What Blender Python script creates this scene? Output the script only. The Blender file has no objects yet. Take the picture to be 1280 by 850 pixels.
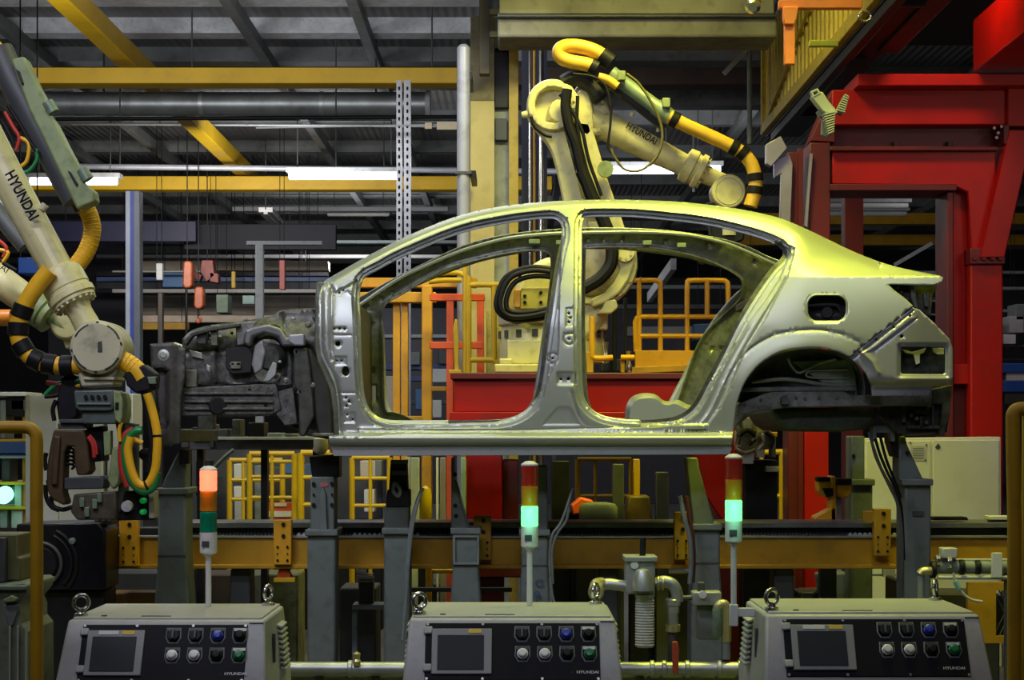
import bpy, bmesh, math, random
import numpy as np
from mathutils import Vector, Matrix
from mathutils.geometry import delaunay_2d_cdt
random.seed(7)
SC = bpy.context.scene
COL = SC.collection
F, CX, HY, EYE = 2200.0, 640.0, 540.0, 1.55
PI = math.pi

def P(px, py, Y):
    """world point seen at photo pixel (px,py) at depth Y"""
    return Vector(((px-CX)*Y/F, Y, EYE+(HY-py)*Y/F))
def S(Y): return Y/F                      # metres per pixel at depth Y

# ------------------------------------------------------------------ camera
cam = bpy.data.cameras.new('camera'); camo = bpy.data.objects.new('camera', cam); COL.objects.link(camo)
camo.location = (0, 0, EYE); camo.rotation_euler = (PI/2, 0, 0)
cam.sensor_width = 36; cam.lens = 36*F/1280; cam.shift_y = (HY-425)/1280.0
cam.clip_end = 300
SC.camera = camo
vs = SC.view_settings
vs.view_transform = 'Standard'; vs.look = 'None'; vs.gamma = 1; vs.use_curve_mapping = False
vs.exposure = 0.0

# ------------------------------------------------------------------ materials
def lin(c):
    return tuple(((v/255)/12.92 if v/255 <= .04045 else ((v/255+.055)/1.055)**2.4) for v in c)
MATS = {}
def mat(name, rgb, rough=.5, metal=0., var=.12, scale=6., bump=0., grime=0., spec=.5, alpha=None):
    if name in MATS: return MATS[name]
    m = bpy.data.materials.new(name); m.use_nodes = True
    nt = m.node_tree; N = nt.nodes; L = nt.links
    b = N['Principled BSDF']
    c = lin(rgb) if max(rgb) > 1.001 else rgb
    b.inputs['Roughness'].default_value = rough; b.inputs['Metallic'].default_value = metal
    b.inputs['Specular IOR Level'].default_value = spec
    tc = N.new('ShaderNodeTexCoord')
    nz = N.new('ShaderNodeTexNoise'); nz.inputs['Scale'].default_value = scale; nz.inputs['Detail'].default_value = 5
    L.new(tc.outputs['Object'], nz.inputs['Vector'])
    r = N.new('ShaderNodeValToRGB')
    r.color_ramp.elements[0].position = .3; r.color_ramp.elements[1].position = .72
    r.color_ramp.elements[0].color = (*[x*(1-var) for x in c], 1)
    r.color_ramp.elements[1].color = (*[min(1, x*(1+var)) for x in c], 1)
    L.new(nz.outputs['Fac'], r.inputs['Fac'])
    out = r.outputs['Color']
    if grime > 0:
        n2 = N.new('ShaderNodeTexNoise'); n2.inputs['Scale'].default_value = scale*3.1; n2.inputs['Detail'].default_value = 8
        L.new(tc.outputs['Object'], n2.inputs['Vector'])
        r2 = N.new('ShaderNodeValToRGB'); r2.color_ramp.elements[0].position = .52; r2.color_ramp.elements[1].position = .7
        r2.color_ramp.elements[0].color = (0, 0, 0, 1); r2.color_ramp.elements[1].color = (grime, grime, grime, 1)
        L.new(n2.outputs['Fac'], r2.inputs['Fac'])
        mx = N.new('ShaderNodeMixRGB'); mx.inputs['Color2'].default_value = (.03, .025, .02, 1)
        L.new(r2.outputs['Color'], mx.inputs['Fac']); L.new(out, mx.inputs['Color1']); out = mx.outputs['Color']
    L.new(out, b.inputs['Base Color'])
    if bump > 0:
        bp = N.new('ShaderNodeBump'); bp.inputs['Strength'].default_value = bump; bp.inputs['Distance'].default_value = .01
        L.new(nz.outputs['Fac'], bp.inputs['Height']); L.new(bp.outputs['Normal'], b.inputs['Normal'])
    MATS[name] = m; return m
def emit(name, rgb, strength, base=None):
    if name in MATS: return MATS[name]
    m = bpy.data.materials.new(name); m.use_nodes = True
    b = m.node_tree.nodes['Principled BSDF']
    c = lin(rgb)
    b.inputs['Base Color'].default_value = (*(lin(base) if base else c), 1)
    b.inputs['Emission Color'].default_value = (*c, 1); b.inputs['Emission Strength'].default_value = strength
    b.inputs['Roughness'].default_value = .4
    MATS[name] = m; return m
def wave_mat(name, rgb, rgb2, scale, direction='X', rough=.5, metal=0., distance=.02, strength=.6):
    """ribbed / corrugated sheet"""
    m = mat(name, rgb, rough, metal, .15, 2.)
    nt = m.node_tree; N = nt.nodes; L = nt.links; b = N['Principled BSDF']
    tc = N.new('ShaderNodeTexCoord'); w = N.new('ShaderNodeTexWave'); w.bands_direction = direction
    w.inputs['Scale'].default_value = scale; w.inputs['Distortion'].default_value = 0
    L.new(tc.outputs['Object'], w.inputs['Vector'])
    bp = N.new('ShaderNodeBump'); bp.inputs['Strength'].default_value = strength; bp.inputs['Distance'].default_value = distance
    L.new(w.outputs['Fac'], bp.inputs['Height']); L.new(bp.outputs['Normal'], b.inputs['Normal'])
    return m

STEEL   = mat('galvanised_body_steel', (.40, .42, .41), .40, .65, .06, 3.)
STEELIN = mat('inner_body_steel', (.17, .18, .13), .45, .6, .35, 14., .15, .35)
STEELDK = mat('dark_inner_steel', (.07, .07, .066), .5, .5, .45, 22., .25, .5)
APRON   = mat('spotted_apron_steel', (.105, .105, .098), .5, .5, .5, 26., .3, .7)
YEL     = mat('yellow_paint', (.62, .39, .008), .45, 0, .12, 3., 0, .12)
YELD    = mat('dirty_yellow_paint', (.48, .26, .007), .5, 0, .15, 3., 0, .22)
ORGYEL  = mat('amber_paint', (.70, .34, .008), .45, 0, .12, 4., 0, .15)
ORANGE  = mat('orange_paint', (.80, .11, .015), .45, 0, .12, 4., 0, .2)
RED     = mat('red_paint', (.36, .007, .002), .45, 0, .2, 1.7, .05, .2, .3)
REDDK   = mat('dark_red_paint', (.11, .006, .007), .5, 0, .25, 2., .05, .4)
CREAM   = mat('cream_robot_paint', (.60, .55, .28), .38, 0, .08, 5., 0, .25)
CREAMG  = mat('grey_cream_robot_paint', (.50, .47, .31), .4, 0, .1, 5., 0, .35)
GREYP   = mat('grey_machine_paint', (.17, .20, .19), .5, 0, .12, 4., .04, .3)
GREYD   = mat('dark_grey_paint', (.055, .06, .062), .5, 0, .2, 5., .04, .3)
GREYL   = mat('light_grey_paint', (.40, .41, .41), .5, 0, .1, 5., 0, .25)
CONS    = mat('console_paint', (.43, .44, .40), .34, 0, .05, 9., 0, .12)
PANELBK = mat('black_panel', (.007, .007, .011), .5, 0, .1, 8., 0, 0, .12)
BLACK   = mat('black_rubber', (.007, .007, .008), .5, 0, .2, 12., 0, 0, .22)
BLACKM  = mat('black_machine_metal', (.013, .013, .015), .45, .2, .3, 10., .1, 0, .3)
DARKIN  = mat('cavity_shade', (.008, .008, .009), .7, 0, .2, 10.)  # near-black that stands in for the shade inside recesses
HOSE    = mat('yellow_hose', (.74, .40, .012), .42, 0, .1, 10.)
HOSEO   = mat('orange_yellow_hose', (.70, .41, .03), .42, 0, .1, 10.)
GREENH  = mat('green_hose', (.01, .20, .05), .4)
REDH    = mat('red_hose', (.45, .03, .02), .4)
GRNGREY = mat('green_grey_metal', (.16, .22, .15), .45, .2, .2, 8., 0, .3)
GRNLT   = mat('pale_green_paint', (.22, .27, .12), .45, 0, .2, 8., 0, .3)
BROWN   = mat('bronze_gun_metal', (.075, .048, .02), .5, .3, .3, 9., .1, .4)
CHROME  = mat('bright_steel', (.62, .62, .60), .22, .95, .1, 8.)
GALV    = mat('galvanised_pipe', (.42, .44, .42), .4, .7, .2, 9., .05)
BRASS   = mat('brass_fitting', (.55, .5, .24), .35, .7, .15, 9.)
WHITEP  = mat('white_paint', (.62, .63, .60), .5, 0, .05, 4., 0, .1)
BLUEP   = mat('blue_paint', (.03, .07, .28), .45, 0, .15, 4.)
BLUEL   = mat('light_blue_paint', (.04, .13, .30), .45, 0, .15, 4.)
CONC    = mat('concrete_beam', (.26, .25, .18), .8, 0, .3, 3., .3, .3)
PALEYEL = mat('pale_yellow_column', (.62, .52, .20), .55, 0, .14, 2., .05, .2)
SIGNW   = mat('white_label', (.65, .65, .63), .5)
SIGNY   = mat('yellow_label', (.75, .48, .02), .5)
BEIGE   = mat('beige_paint', (.55, .47, .38), .5, 0, .12, 1.5, 0, .2)
SCREEN  = mat('dark_screen', (.014, .018, .024), .4, 0, .05, 3., 0, 0, .2)

# ------------------------------------------------------------------ mesh builder
def cat_rom(pts, n=6, closed=False):
    pts = [Vector(p) for p in pts]
    if len(pts) < 3: return pts
    out = []
    m = len(pts)
    rng = m if closed else m-1
    for i in range(rng):
        p1, p2 = pts[i], pts[(i+1) % m]
        p0 = pts[i-1] if (i > 0 or closed) else p1*2-p2
        p3 = pts[(i+2) % m] if (i+2 < m or closed) else p2*2-p1
        for k in range(n):
            t = k/n
            out.append(.5*((2*p1)+(p2-p0)*t+(2*p0-5*p1+4*p2-p3)*t*t+(3*p1-p0-3*p2+p3)*t**3))
    if not closed: out.append(pts[-1])
    return out
def frame_of(axis):
    a = Vector(axis).normalized()
    u = a.cross(Vector((0, 0, 1)))
    if u.length < 1e-3: u = a.cross(Vector((1, 0, 0)))
    u.normalize(); return a, u, a.cross(u).normalized()

class MB:
    def __init__(self): self.bm = bmesh.new()
    def add(self, verts, faces):
        vs_ = [self.bm.verts.new(v) for v in verts]
        for f in faces:
            try: self.bm.faces.new([vs_[i] for i in f])
            except ValueError: pass
        return self
    def box(self, c, s, rot=None):
        c = Vector(c); R = rot or Matrix.Identity(3)
        v = [c+R @ Vector((x*s[0]/2, y*s[1]/2, z*s[2]/2)) for x in (-1, 1) for y in (-1, 1) for z in (-1, 1)]
        return self.add(v, [(0,1,3,2),(4,6,7,5),(0,4,5,1),(2,3,7,6),(0,2,6,4),(1,5,7,3)])
    def pbox(self, x0, y0, x1, y1, Y, d):
        """box whose front face covers a pixel rectangle at depth Y, going back d metres"""
        a, b = P(x0, y0, Y), P(x1, y1, Y)
        return self.box(((a.x+b.x)/2, Y+d/2, (a.z+b.z)/2), (abs(b.x-a.x), d, abs(a.z-b.z)))
    def bar(self, p0, p1, w, h):
        """rectangular bar between two points; h is measured as near vertical as possible"""
        p0, p1 = Vector(p0), Vector(p1); a, u, v = frame_of(p1-p0)
        R = Matrix((u, a, v)).transposed()
        return self.box((p0+p1)/2, (w, (p1-p0).length, h), R)
    def cyl(self, p0, p1, r0, r1=None, seg=20, cap=True):
        if r1 is None: r1 = r0
        p0, p1 = Vector(p0), Vector(p1); a, u, v = frame_of(p1-p0)
        vs_ = []
        for p, r in ((p0, r0), (p1, r1)):
            for k in range(seg):
                t = 2*PI*k/seg; vs_.append(p+u*(r*math.cos(t))+v*(r*math.sin(t)))
        fs = [(k, (k+1) % seg, seg+(k+1) % seg, seg+k) for k in range(seg)]
        if cap: fs += [tuple(range(seg))[::-1], tuple(range(seg, 2*seg))]
        return self.add(vs_, fs)
    def tube(self, pts, r, seg=10, n=6, closed=False, smooth=True, rfun=None):
        pts = cat_rom(pts, n, closed) if smooth else [Vector(p) for p in pts]
        m = len(pts); vs_ = []; u = None
        for i, p in enumerate(pts):
            if closed: t = pts[(i+1) % m]-pts[i-1]
            else: t = pts[min(i+1, m-1)]-pts[max(i-1, 0)]
            if t.length < 1e-9: t = Vector((0, 0, 1))
            t.normalize()
            if u is None: _, u, _ = frame_of(t)
            u = (u-t*u.dot(t)); u.normalize(); w = t.cross(u)
            rr = r if rfun is None else r*rfun(i)
            for k in range(seg):
                a = 2*PI*k/seg; vs_.append(p+u*(rr*math.cos(a))+w*(rr*math.sin(a)))
        fs = []
        for i in range(m if closed else m-1):
            j = (i+1) % m
            for k in range(seg):
                fs.append((i*seg+k, i*seg+(k+1) % seg, j*seg+(k+1) % seg, j*seg+k))
        if not closed: fs += [tuple(range(seg))[::-1], tuple(range((m-1)*seg, m*seg))]
        return self.add(vs_, fs)
    def lathe(self, prof, o, axis, seg=32):
        """prof: (radius, height along axis) list"""
        o = Vector(o); a, u, v = frame_of(axis); vs_ = []
        for r, h in prof:
            for k in range(seg):
                t = 2*PI*k/seg; vs_.append(o+a*h+u*(r*math.cos(t))+v*(r*math.sin(t)))
        fs = []
        for i in range(len(prof)-1):
            for k in range(seg):
                fs.append((i*seg+k, i*seg+(k+1) % seg, (i+1)*seg+(k+1) % seg, (i+1)*seg+k))
        n = len(prof)
        if prof[0][0] > 1e-4: fs.append(tuple(range(seg))[::-1])
        if prof[-1][0] > 1e-4: fs.append(tuple(range((n-1)*seg, n*seg)))
        return self.add(vs_, fs)
    def prism(self, pts, d):
        """polygon of world points extruded by vector d"""
        pts = [Vector(p) for p in pts]; d = Vector(d); n = len(pts)
        return self.add(pts+[p+d for p in pts], [tuple(range(n))[::-1], tuple(range(n, 2*n))]+[(i, (i+1) % n, n+(i+1) % n, n+i) for i in range(n)])
    def pprism(self, pix, Y, d): return self.prism([P(x, y, Y) for x, y in pix], (0, d, 0))
    def plate(self, outer, holes, Y, d):
        """pixel polygon with holes at depth Y, d thick"""
        loops = [outer]+holes
        co = [Vector(p) for l in loops for p in l]; ed = []; b = 0
        for l in loops:
            ed += [(b+i, b+(i+1) % len(l)) for i in range(len(l))]; b += len(l)
        v, e, f, *_ = delaunay_2d_cdt(co, ed, [], 0, 1e-5)
        A = [np.array([(p[0], p[1]) for p in l]) for l in loops]
        keep = []
        for t in f:
            c = sum((Vector(v[i]) for i in t), Vector((0, 0)))/len(t)
            q = np.array([[c.x, c.y]])
            if inside(q, A[0])[0] and not any(inside(q, a)[0] for a in A[1:]): keep.append(t)
        n = len(v)
        front = [P(p[0], p[1], Y) for p in v]; back = [p+Vector((0, d, 0)) for p in front]
        fs = [tuple(t) for t in keep]+[tuple(n+i for i in t)[::-1] for t in keep]
        cnt = {}
        for t in keep:
            for i in range(len(t)):
                a, b2 = t[i], t[(i+1) % len(t)]; cnt[(a, b2)] = 1
        for (a, b2) in cnt:
            if (b2, a) not in cnt: fs.append((a, n+a, n+b2, b2))
        return self.add(front+back, fs)
    def build(self, name, m, parent=None, bevel=0, smooth=35, at=None, kind=None, label=None, seg=2):
        bmesh.ops.recalc_face_normals(self.bm, faces=self.bm.faces)
        me = bpy.data.meshes.new(name); 
        root = parent
        while root is not None and root.parent: root = root.parent
        off = Vector(root.location) if root is not None else (Vector(at) if at is not None else Vector((0, 0, 0)))
        for v in self.bm.verts: v.co -= off
        self.bm.to_mesh(me); self.bm.free()
        o = bpy.data.objects.new(name, me); COL.objects.link(o)
        me.materials.append(m)
        if smooth:
            me.shade_smooth(); me.set_sharp_from_angle(angle=math.radians(smooth))
        if bevel:
            bv = o.modifiers.new('bevel', 'BEVEL'); bv.width = bevel; bv.segments = seg; bv.limit_method = 'ANGLE'; bv.angle_limit = math.radians(40)
        if parent is not None: o.parent = parent
        elif at is not None: o.location = off
        if kind: o['kind'] = kind
        if label: o['label'] = label
        return o
def tag(o, label, cat, group=None, kind=None):
    o['label'] = label; o['category'] = cat
    if group: o['group'] = group
    if kind: o['kind'] = kind
    return o
def thing(name, label, cat, loc=(0, 0, 0), group=None):
    o = bpy.data.objects.new(name, None); COL.objects.link(o); o.empty_display_size = .1
    o.location = loc
    return tag(o, label, cat, group)
def structure(mb, name, m, **k): return mb.build(name, m, kind='structure', **k)
def kids(o): return [c for c in bpy.data.objects if c.parent == o]
def dup(root, loc, label=None):
    r = root.copy(); COL.objects.link(r); r.location = loc
    if label: r['label'] = label
    def rec(a, b):
        for ch in kids(a):
            c = ch.copy(); COL.objects.link(c); c.parent = b
            rec(ch, c)
    for a, b in ((root, r),): rec(a, b)
    return r
FONT = None
def lettering(txt, o, ux, uy, size, m, parent, extrude=.001, name='lettering', width=None, bold=.0):
    """text as a mesh: o = left-baseline, ux = reading direction, uy = up"""
    cu = bpy.data.curves.new('t', 'FONT'); cu.body = txt; cu.size = 1; cu.extrude = 0; cu.offset = bold
    ob = bpy.data.objects.new('t', cu); COL.objects.link(ob)
    dg = bpy.context.evaluated_depsgraph_get(); dg.update()
    me = bpy.data.meshes.new_from_object(ob.evaluated_get(dg))
    COL.objects.unlink(ob); bpy.data.objects.remove(ob)
    xs = [v.co.x for v in me.vertices]; w0 = max(xs)-min(xs)
    ux = Vector(ux).normalized(); uy = Vector(uy); uy = (uy-ux*uy.dot(ux)).normalized(); uz = ux.cross(uy)
    sx = (width/w0) if width else size
    root = parent
    while root.parent: root = root.parent
    off = Vector(root.location); o = Vector(o)
    for v in me.vertices: v.co = o+ux*((v.co.x-min(xs))*sx)+uy*(v.co.y*size)+uz*extrude-off
    me.materials.clear(); me.materials.append(m); me.name = name
    ob = bpy.data.objects.new(name, me); COL.objects.link(ob); ob.parent = parent
    return ob

def inside(q, poly):
    """even-odd test; q (n,2), poly (m,2)"""
    x, y = q[:, 0], q[:, 1]; r = np.zeros(len(q), bool); m = len(poly)
    for i in range(m):
        x0, y0 = poly[i]; x1, y1 = poly[(i+1) % m]
        if y0 == y1: continue
        c = ((y0 > y) != (y1 > y)) & (x < (x1-x0)*(y-y0)/(y1-y0)+x0)
        r ^= c
    return r
def dist(q, pl, closed=True):
    d = np.full(len(q), 1e9); m = len(pl)
    for i in range(m if closed else m-1):
        a = np.array(pl[i], float); b = np.array(pl[(i+1) % m], float); ab = b-a
        l2 = max(ab @ ab, 1e-9)
        t = np.clip(((q-a) @ ab)/l2, 0, 1)
        d = np.minimum(d, np.linalg.norm(q-a-t[:, None]*ab, axis=1))
    return d
def resample(pl, step, closed=True):
    pts = [np.array(p, float) for p in pl]
    if closed: pts.append(pts[0])
    out = []
    for a, b in zip(pts[:-1], pts[1:]):
        n = max(1, int(round(np.linalg.norm(b-a)/step)))
        out += [tuple(a+(b-a)*k/n) for k in range(n)]
    if not closed: out.append(tuple(pts[-1]))
    return out
def smooth2(pl, n=4, closed=False):
    return [(p.x, p.y) for p in cat_rom([Vector((x, y, 0)) for x, y in pl], n, closed)]
def rrect(x0, y0, x1, y1, r, n=5):
    o = []
    for cx, cy, a0 in ((x1-r, y1-r, 0), (x0+r, y1-r, 90), (x0+r, y0+r, 180), (x1-r, y0+r, 270)):
        for k in range(n+1):
            a = math.radians(a0+90*k/n); o.append((cx+r*math.cos(a), cy+r*math.sin(a)))
    return o
def circ(cx, cy, r, n=12, ry=None):
    return [(cx+r*math.cos(2*PI*k/n), cy+(ry or r)*math.sin(2*PI*k/n)) for k in range(n)]
def sstep(t):
    t = np.clip(t, 0, 1); return t*t*(3-2*t)
# ================================================================== CAR BODY
YC = 9.88                                            # car centre plane
car = thing('car_body', 'bare grey steel four-door car body without doors, raised on grey posts', 'car body', (0.2, YC, 1.42))

roofline = smooth2([(403,355),(408,350),(430,337),(460,320),(500,299.5),(540,282),(580,268),(620,259.3),(660,254.3),(700,251.5),(740,250),(780,250),(820,251),(860,253.5),(900,258),(940,264.5),(975,273),(1000,283),(1030,297),(1060,311.5),(1090,324),(1120,333.5),(1150,340),(1174,344.5)], 3)
lamp = [(1179,347),(1177,354),(1160,357.5),(1110,355.5),(1118,363),(1130,372),(1142,383)]
arch = smooth2([(1061,446),(1050,440.5),(1035,436.5),(1020,434.5),(1000,435.5),(975,440),(950,455),(934,474),(926,490),(921,506),(918,525),(916,545)], 4)
tail_end = [(916,557.5),(412,557.5),(411,545),(424,544)]
front = [(424,544),(423,522),(421,500),(419,484),(410,463),(401,447),(399,430),(398,400),(399,370)]
outline = roofline + lamp + arch + tail_end[:-1] + front
fdoor = smooth2([(451.7,430),(451,400),(449.7,378),(450,365),(453,352),(459,345),(475,336.5),(495,325.5),(527,311),(560,297.5),(593,287),(634,279),(668,274.5),(688,273.3),(697,276),(701.5,283),(702,296),(697.5,315),(692,345),(688,372),(683.7,402),(680,430),(676.5,455),(672.5,482),(668.5,497),(661,509),(652,516),(640,521.5),(622,525),(590,525.3),(550,525.4),(512,525.5),(487,525),(472,520.6),(462,511),(456.6,497.5),(454.2,479),(452.6,455)], 3, True)
rdoor = smooth2([(728,285),(730,275),(736,271.5),(760,271),(790,271.5),(820,274),(861,278.3),(894,283.5),(935,293.5),(960,301.5),(974,308.5),(979,316),(975,324),(966,333),(955,347),(940,369),(921,400),(906,430),(893,456),(880,480),(869,501),(857,514),(840,521.5),(815,524.5),(790,524.6),(768,522.5),(752,518.5),(739,510.5),(731,498),(728.3,479),(727.3,446),(727,400),(727.5,340)], 3, True)
filler = rrect(1008.5, 368.5, 1058.5, 402, 13, 5)
small_holes = [circ(418,411,1.5,8), circ(424.5,410.5,1.7,8), circ(430.5,411,1.5,8), circ(422.3,429.5,3.3), circ(432,464,4.6,12,6.2),
    circ(432.5,497,1.7,8), circ(436.5,502,1.7,8), circ(433,507.3,1.7,8), circ(424,366,1.5,8), circ(429,363,1.4,8),
    circ(711,392,1.5,8), circ(713,397.5,1.4,8), circ(711,403,1.5,8), circ(701,474,1.7,8), circ(710.5,473.5,2.1,8), circ(690.5,448,1.3,8), circ(711.5,424,1.2,8),
    circ(434,518,1.4,8), circ(441,524,1.6,8), circ(421,451,1.4,8), circ(427,451,1.5,8)]

# regions stepped inwards: (polygon, depth m, soft px)
bflange = [(703,282),(704,300),(702,330),(700.6,375),(700,425),(699,445),(692.5,463),(684,481),(674,496),(659.5,511),(645,520.6),(620,529),(560,531),(560,520),(640,515),(668,480),(685,380),(695,300)]
cpost1 = [(995,309),(993,322),(985,349),(973,370),(958,400),(932,440),(914,484),(900,512),(886,532),(840,533),(800,533),(800,518),(850,505),(900,420),(960,320),(975,300)]
cpost2 = [(989,312),(986,325),(976,349),(962,371),(940,400),(928,420),(912,446),(897,470),(885,497),(874,516),(858,527),(800,529.5),(800,518),(850,505),(900,420),(960,320),(970,300)]
apost = [(414,368),(436,360),(444,372),(447,400),(449,430),(450,460),(453,490),(459,512),(470,528),(500,536),(450,537),(450,543),(426,543),(424,520),(420,488),(414,455),(413,430)]
REG = [(bflange,.034,2.2),(cpost1,.024,2.2),(cpost2,.022,2.2),(apost,.010,4),
       (rrect(706.5,383.5,719,409.5,2),.008,2),(rrect(695,464,721,482,4),.008,2.5),(rrect(418,445,434,457,1.5),.006,1.5),(rrect(429,515,445,529,1.5),.006,1.5),
       ([(697,508),(712,508),(715,512),(727,532),(676,532)],.004,2)]
GROOVE = [(smooth2([(404,362),(403.5,380),(404,425),(406,444),(414,461),(422,480),(425.5,505),(427,543)],4),.018,1.6),
          (smooth2([(413,362),(412,380),(412.5,430),(414,450)],4),.014,1.5),
          ([(411,352),(419,366),(436,357),(446,351)],.02,1.6),
          ([(448,537),(560,537.5),(640,537),(760,534),(800,533.5)],.008,1.2),
          ([(417,419),(438,419)],.004,1.0),([(421,492),(446,491)],.004,1.0),
          (circ(690.5,448,6.5,20),.005,1.0),(circ(711.5,424,7,20),.006,1.1),([(705,417),(717,417)],.004,1.0),
          (smooth2([(715,490),(718,503),(724,520),(732,531)],4),.006,1.5),
          (smooth2([(451,352),(445,362),(443.5,378),(447,398),(448,430),(449,470),(453,497),(460,515),(472,526),(500,531)],4),-.010,2.2),
          (smooth2([(988,332),(975,357),(957,386),(937,418),(918,452),(903,482),(889,512),(876,530)],4),-.008,1.6)]
FOPEN = [np.array(fdoor), np.array(rdoor)]
topl = np.array(roofline)
REGN = [(np.array(resample(p, 3)), d, s) for p, d, s in REG]
GRVN = [(np.array(p), d, w, (len(p) > 8 and abs(p[0][0]-p[-1][0]) < 4 and abs(p[0][1]-p[-1][1]) < 4)) for p, d, w in GROOVE]

def side_depth(q, detail=True):
    x, y = q[:, 0], q[:, 1]
    u = np.clip((410-y)/155, 0, None)
    green = 9.045+.31*u**1.75-.018*np.sin(np.clip((y-350)/190, 0, 1)*PI)
    sl = .0036+(.0085-.0036)*sstep((x-985)/95)
    up = np.clip(346-y, 0, None)
    q_r = 9.0+up*sl+.045*(np.clip((432-y)/86, 0, 1)**2)*(1-np.clip(up/30,0,1))+.05*np.clip((y-418)/110, 0, 1)**1.6
    w = sstep((x-925)/85)
    Y = green*(1-w)+q_r*w
    # rocker panel
    prof_y = [533, 540.5, 545, 546.0, 547.5, 552, 556, 558]; prof_d = [0, 0, -.055, -.064, -.067, -.060, -.040, -.01]
    Y = Y+np.interp(y, prof_y, prof_d)*(1-.25*sstep((x-880)/35))
    # wheel arch flare
    da = dist(q, arch, False)
    Y = Y-.013*(1-sstep(da/24))*sstep((x-905)/25)*(x > 880)+.006*(1-sstep(np.abs(da-22)/3))*(y < 520)*(x > 905)
    # rolled roof edge
    dt = dist(q, topl, False)
    roll = 9+3*sstep((x-900)/80)
    Y = Y+np.where((dt < roll) & (x < 1100), .075*((roll-dt)/roll)**2, 0)
    if detail:
        for k, o in enumerate(FOPEN):
            d = dist(q, o)
            Y = Y+np.interp(d, [0, 4, 5.6, 9, 10.8], [.062, .060, .034, .032, 0])*(1.0)
        for p, dp, s in REGN:
            ins = inside(q, p); d = dist(q, p)
            Y = Y+np.where(ins, dp*sstep(d/s), 0)
        for p, dp, wd, cl in GRVN:
            d = dist(q, p, cl); Y = Y+dp*np.exp(-(d/wd)**2)
    return Y

def sheet(outer, holes, step, rings, extra=(), bstep=3.):
    """triangulated pixel-space sheet with interior points"""
    outer = resample(outer, bstep); hs = [resample(h, min(bstep, max(1.0, 2*PI*max(1, (max(p[0] for p in h)-min(p[0] for p in h))/2)/10))) for h in holes]
    cand = []
    for pl, offs, closed in rings:
        pl = resample(pl, 2.2, closed); n = len(pl)
        for i in range(n):
            a = np.array(pl[i-1 if closed else max(0, i-1)]); b = np.array(pl[(i+1) % n if closed else min(n-1, i+1)])
            t = b-a; l = np.linalg.norm(t)
            if l < 1e-6: continue
            nr = np.array([-t[1], t[0]])/l
            for o in offs:
                cand.append(np.array(pl[i])+nr*o)
    cand += [np.array(e, float) for e in extra]
    xs = [p[0] for p in outer]; ys = [p[1] for p in outer]
    r = 0
    y = min(ys)
    while y < max(ys):
        x = min(xs)+(step/2 if r % 2 else 0)
        while x < max(xs): cand.append(np.array((x, y))); x += step
        y += step*.87; r += 1
    cand = np.array(cand)
    ok = inside(cand, np.array(outer))
    for h in hs: ok &= ~inside(cand, np.array(h))
    d = dist(cand, np.array(outer))
    for h in hs: d = np.minimum(d, dist(cand, np.array(h)))
    cand = cand[ok & (d > .8)]
    seen = set(); pts = []
    for c in cand:
        k = (int(c[0]/.75), int(c[1]/.75))
        if k in seen: continue
        seen.add(k); pts.append((c[0], c[1]))
    co = []; ed = []
    for l in [outer]+hs:
        b = len(co); co += l; ed += [(b+i, b+(i+1) % len(l)) for i in range(len(l))]
    v, e, f, *_ = delaunay_2d_cdt([Vector(p) for p in co+pts], ed, [], 0, 1e-6)
    V = np.array([(p.x, p.y) for p in v]); T = np.array([t for t in f if len(t) == 3])
    c = V[T].mean(axis=1)
    k = inside(c, np.array(outer))
    for h in hs: k &= ~inside(c, np.array(h))
    return V, T[k]

def sheet_mesh(V, T, depth, tf=None):
    mb = MB()
    pts = [P(x, y, d) for (x, y), d in zip(V, depth)]
    if tf: pts = [tf(p) for p in pts]
    mb.add(pts, [tuple(int(i) for i in t) for t in T]); return mb

rings = [(fdoor, (-4.2, 4.2, -5.6, 5.6, -7.5, 7.5, -9, 9, -10.8, 10.8, 2, -2, 13, -13), True), (rdoor, (-4.2, 4.2, -5.6, 5.6, -7.5, 7.5, -9, 9, -10.8, 10.8, 2, -2, 13, -13), True)]
rings += [(p, (-.0, 1.5, -1.5, 3, -3), True) for p, d, s in REG]
rings += [(p, (0, 1.3, -1.3, 2.6, -2.6), False) for p, d, w in GROOVE]
rings += [(roofline, (1.5, 3, 5, 7, 9, 12), False), (roofline, (-1.5, -3, -5, -7, -9, -12), False), (arch, (2, 5, 9, 14, 19, 22, 25, -2, -5, -9, -14, -19, -22, -25), False)]
ex = [(x, y) for y in (533, 537, 540.5, 542.5, 545, 546.5, 548, 549.5, 552, 554, 555, 556.2) for x in range(413, 918, 5)]
ex += [(x, y) for y in (338, 341, 343.5, 345.2, 346, 346.8, 348.5, 351, 354) for x in range(985, 1178, 4)]
V, T = sheet(outline, [fdoor, rdoor, filler]+small_holes, 5., rings, ex)
Dp = side_depth(V)
side = sheet_mesh(V, T, Dp).build('side_panel', STEEL, car, smooth=50)
so = side.modifiers.new('sheet', 'SOLIDIFY'); so.thickness = .003; so.offset = 0
# reinforcement behind the near panel (closes the access holes)
V2, T2 = sheet(outline, [fdoor, rdoor], 16., [(roofline, (6, -6), False)], (), 6.)
ins2 = sheet_mesh(V2, T2, side_depth(V2, False)+.085).build('inner_reinforcement', STEELDK, car, smooth=50)
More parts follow.
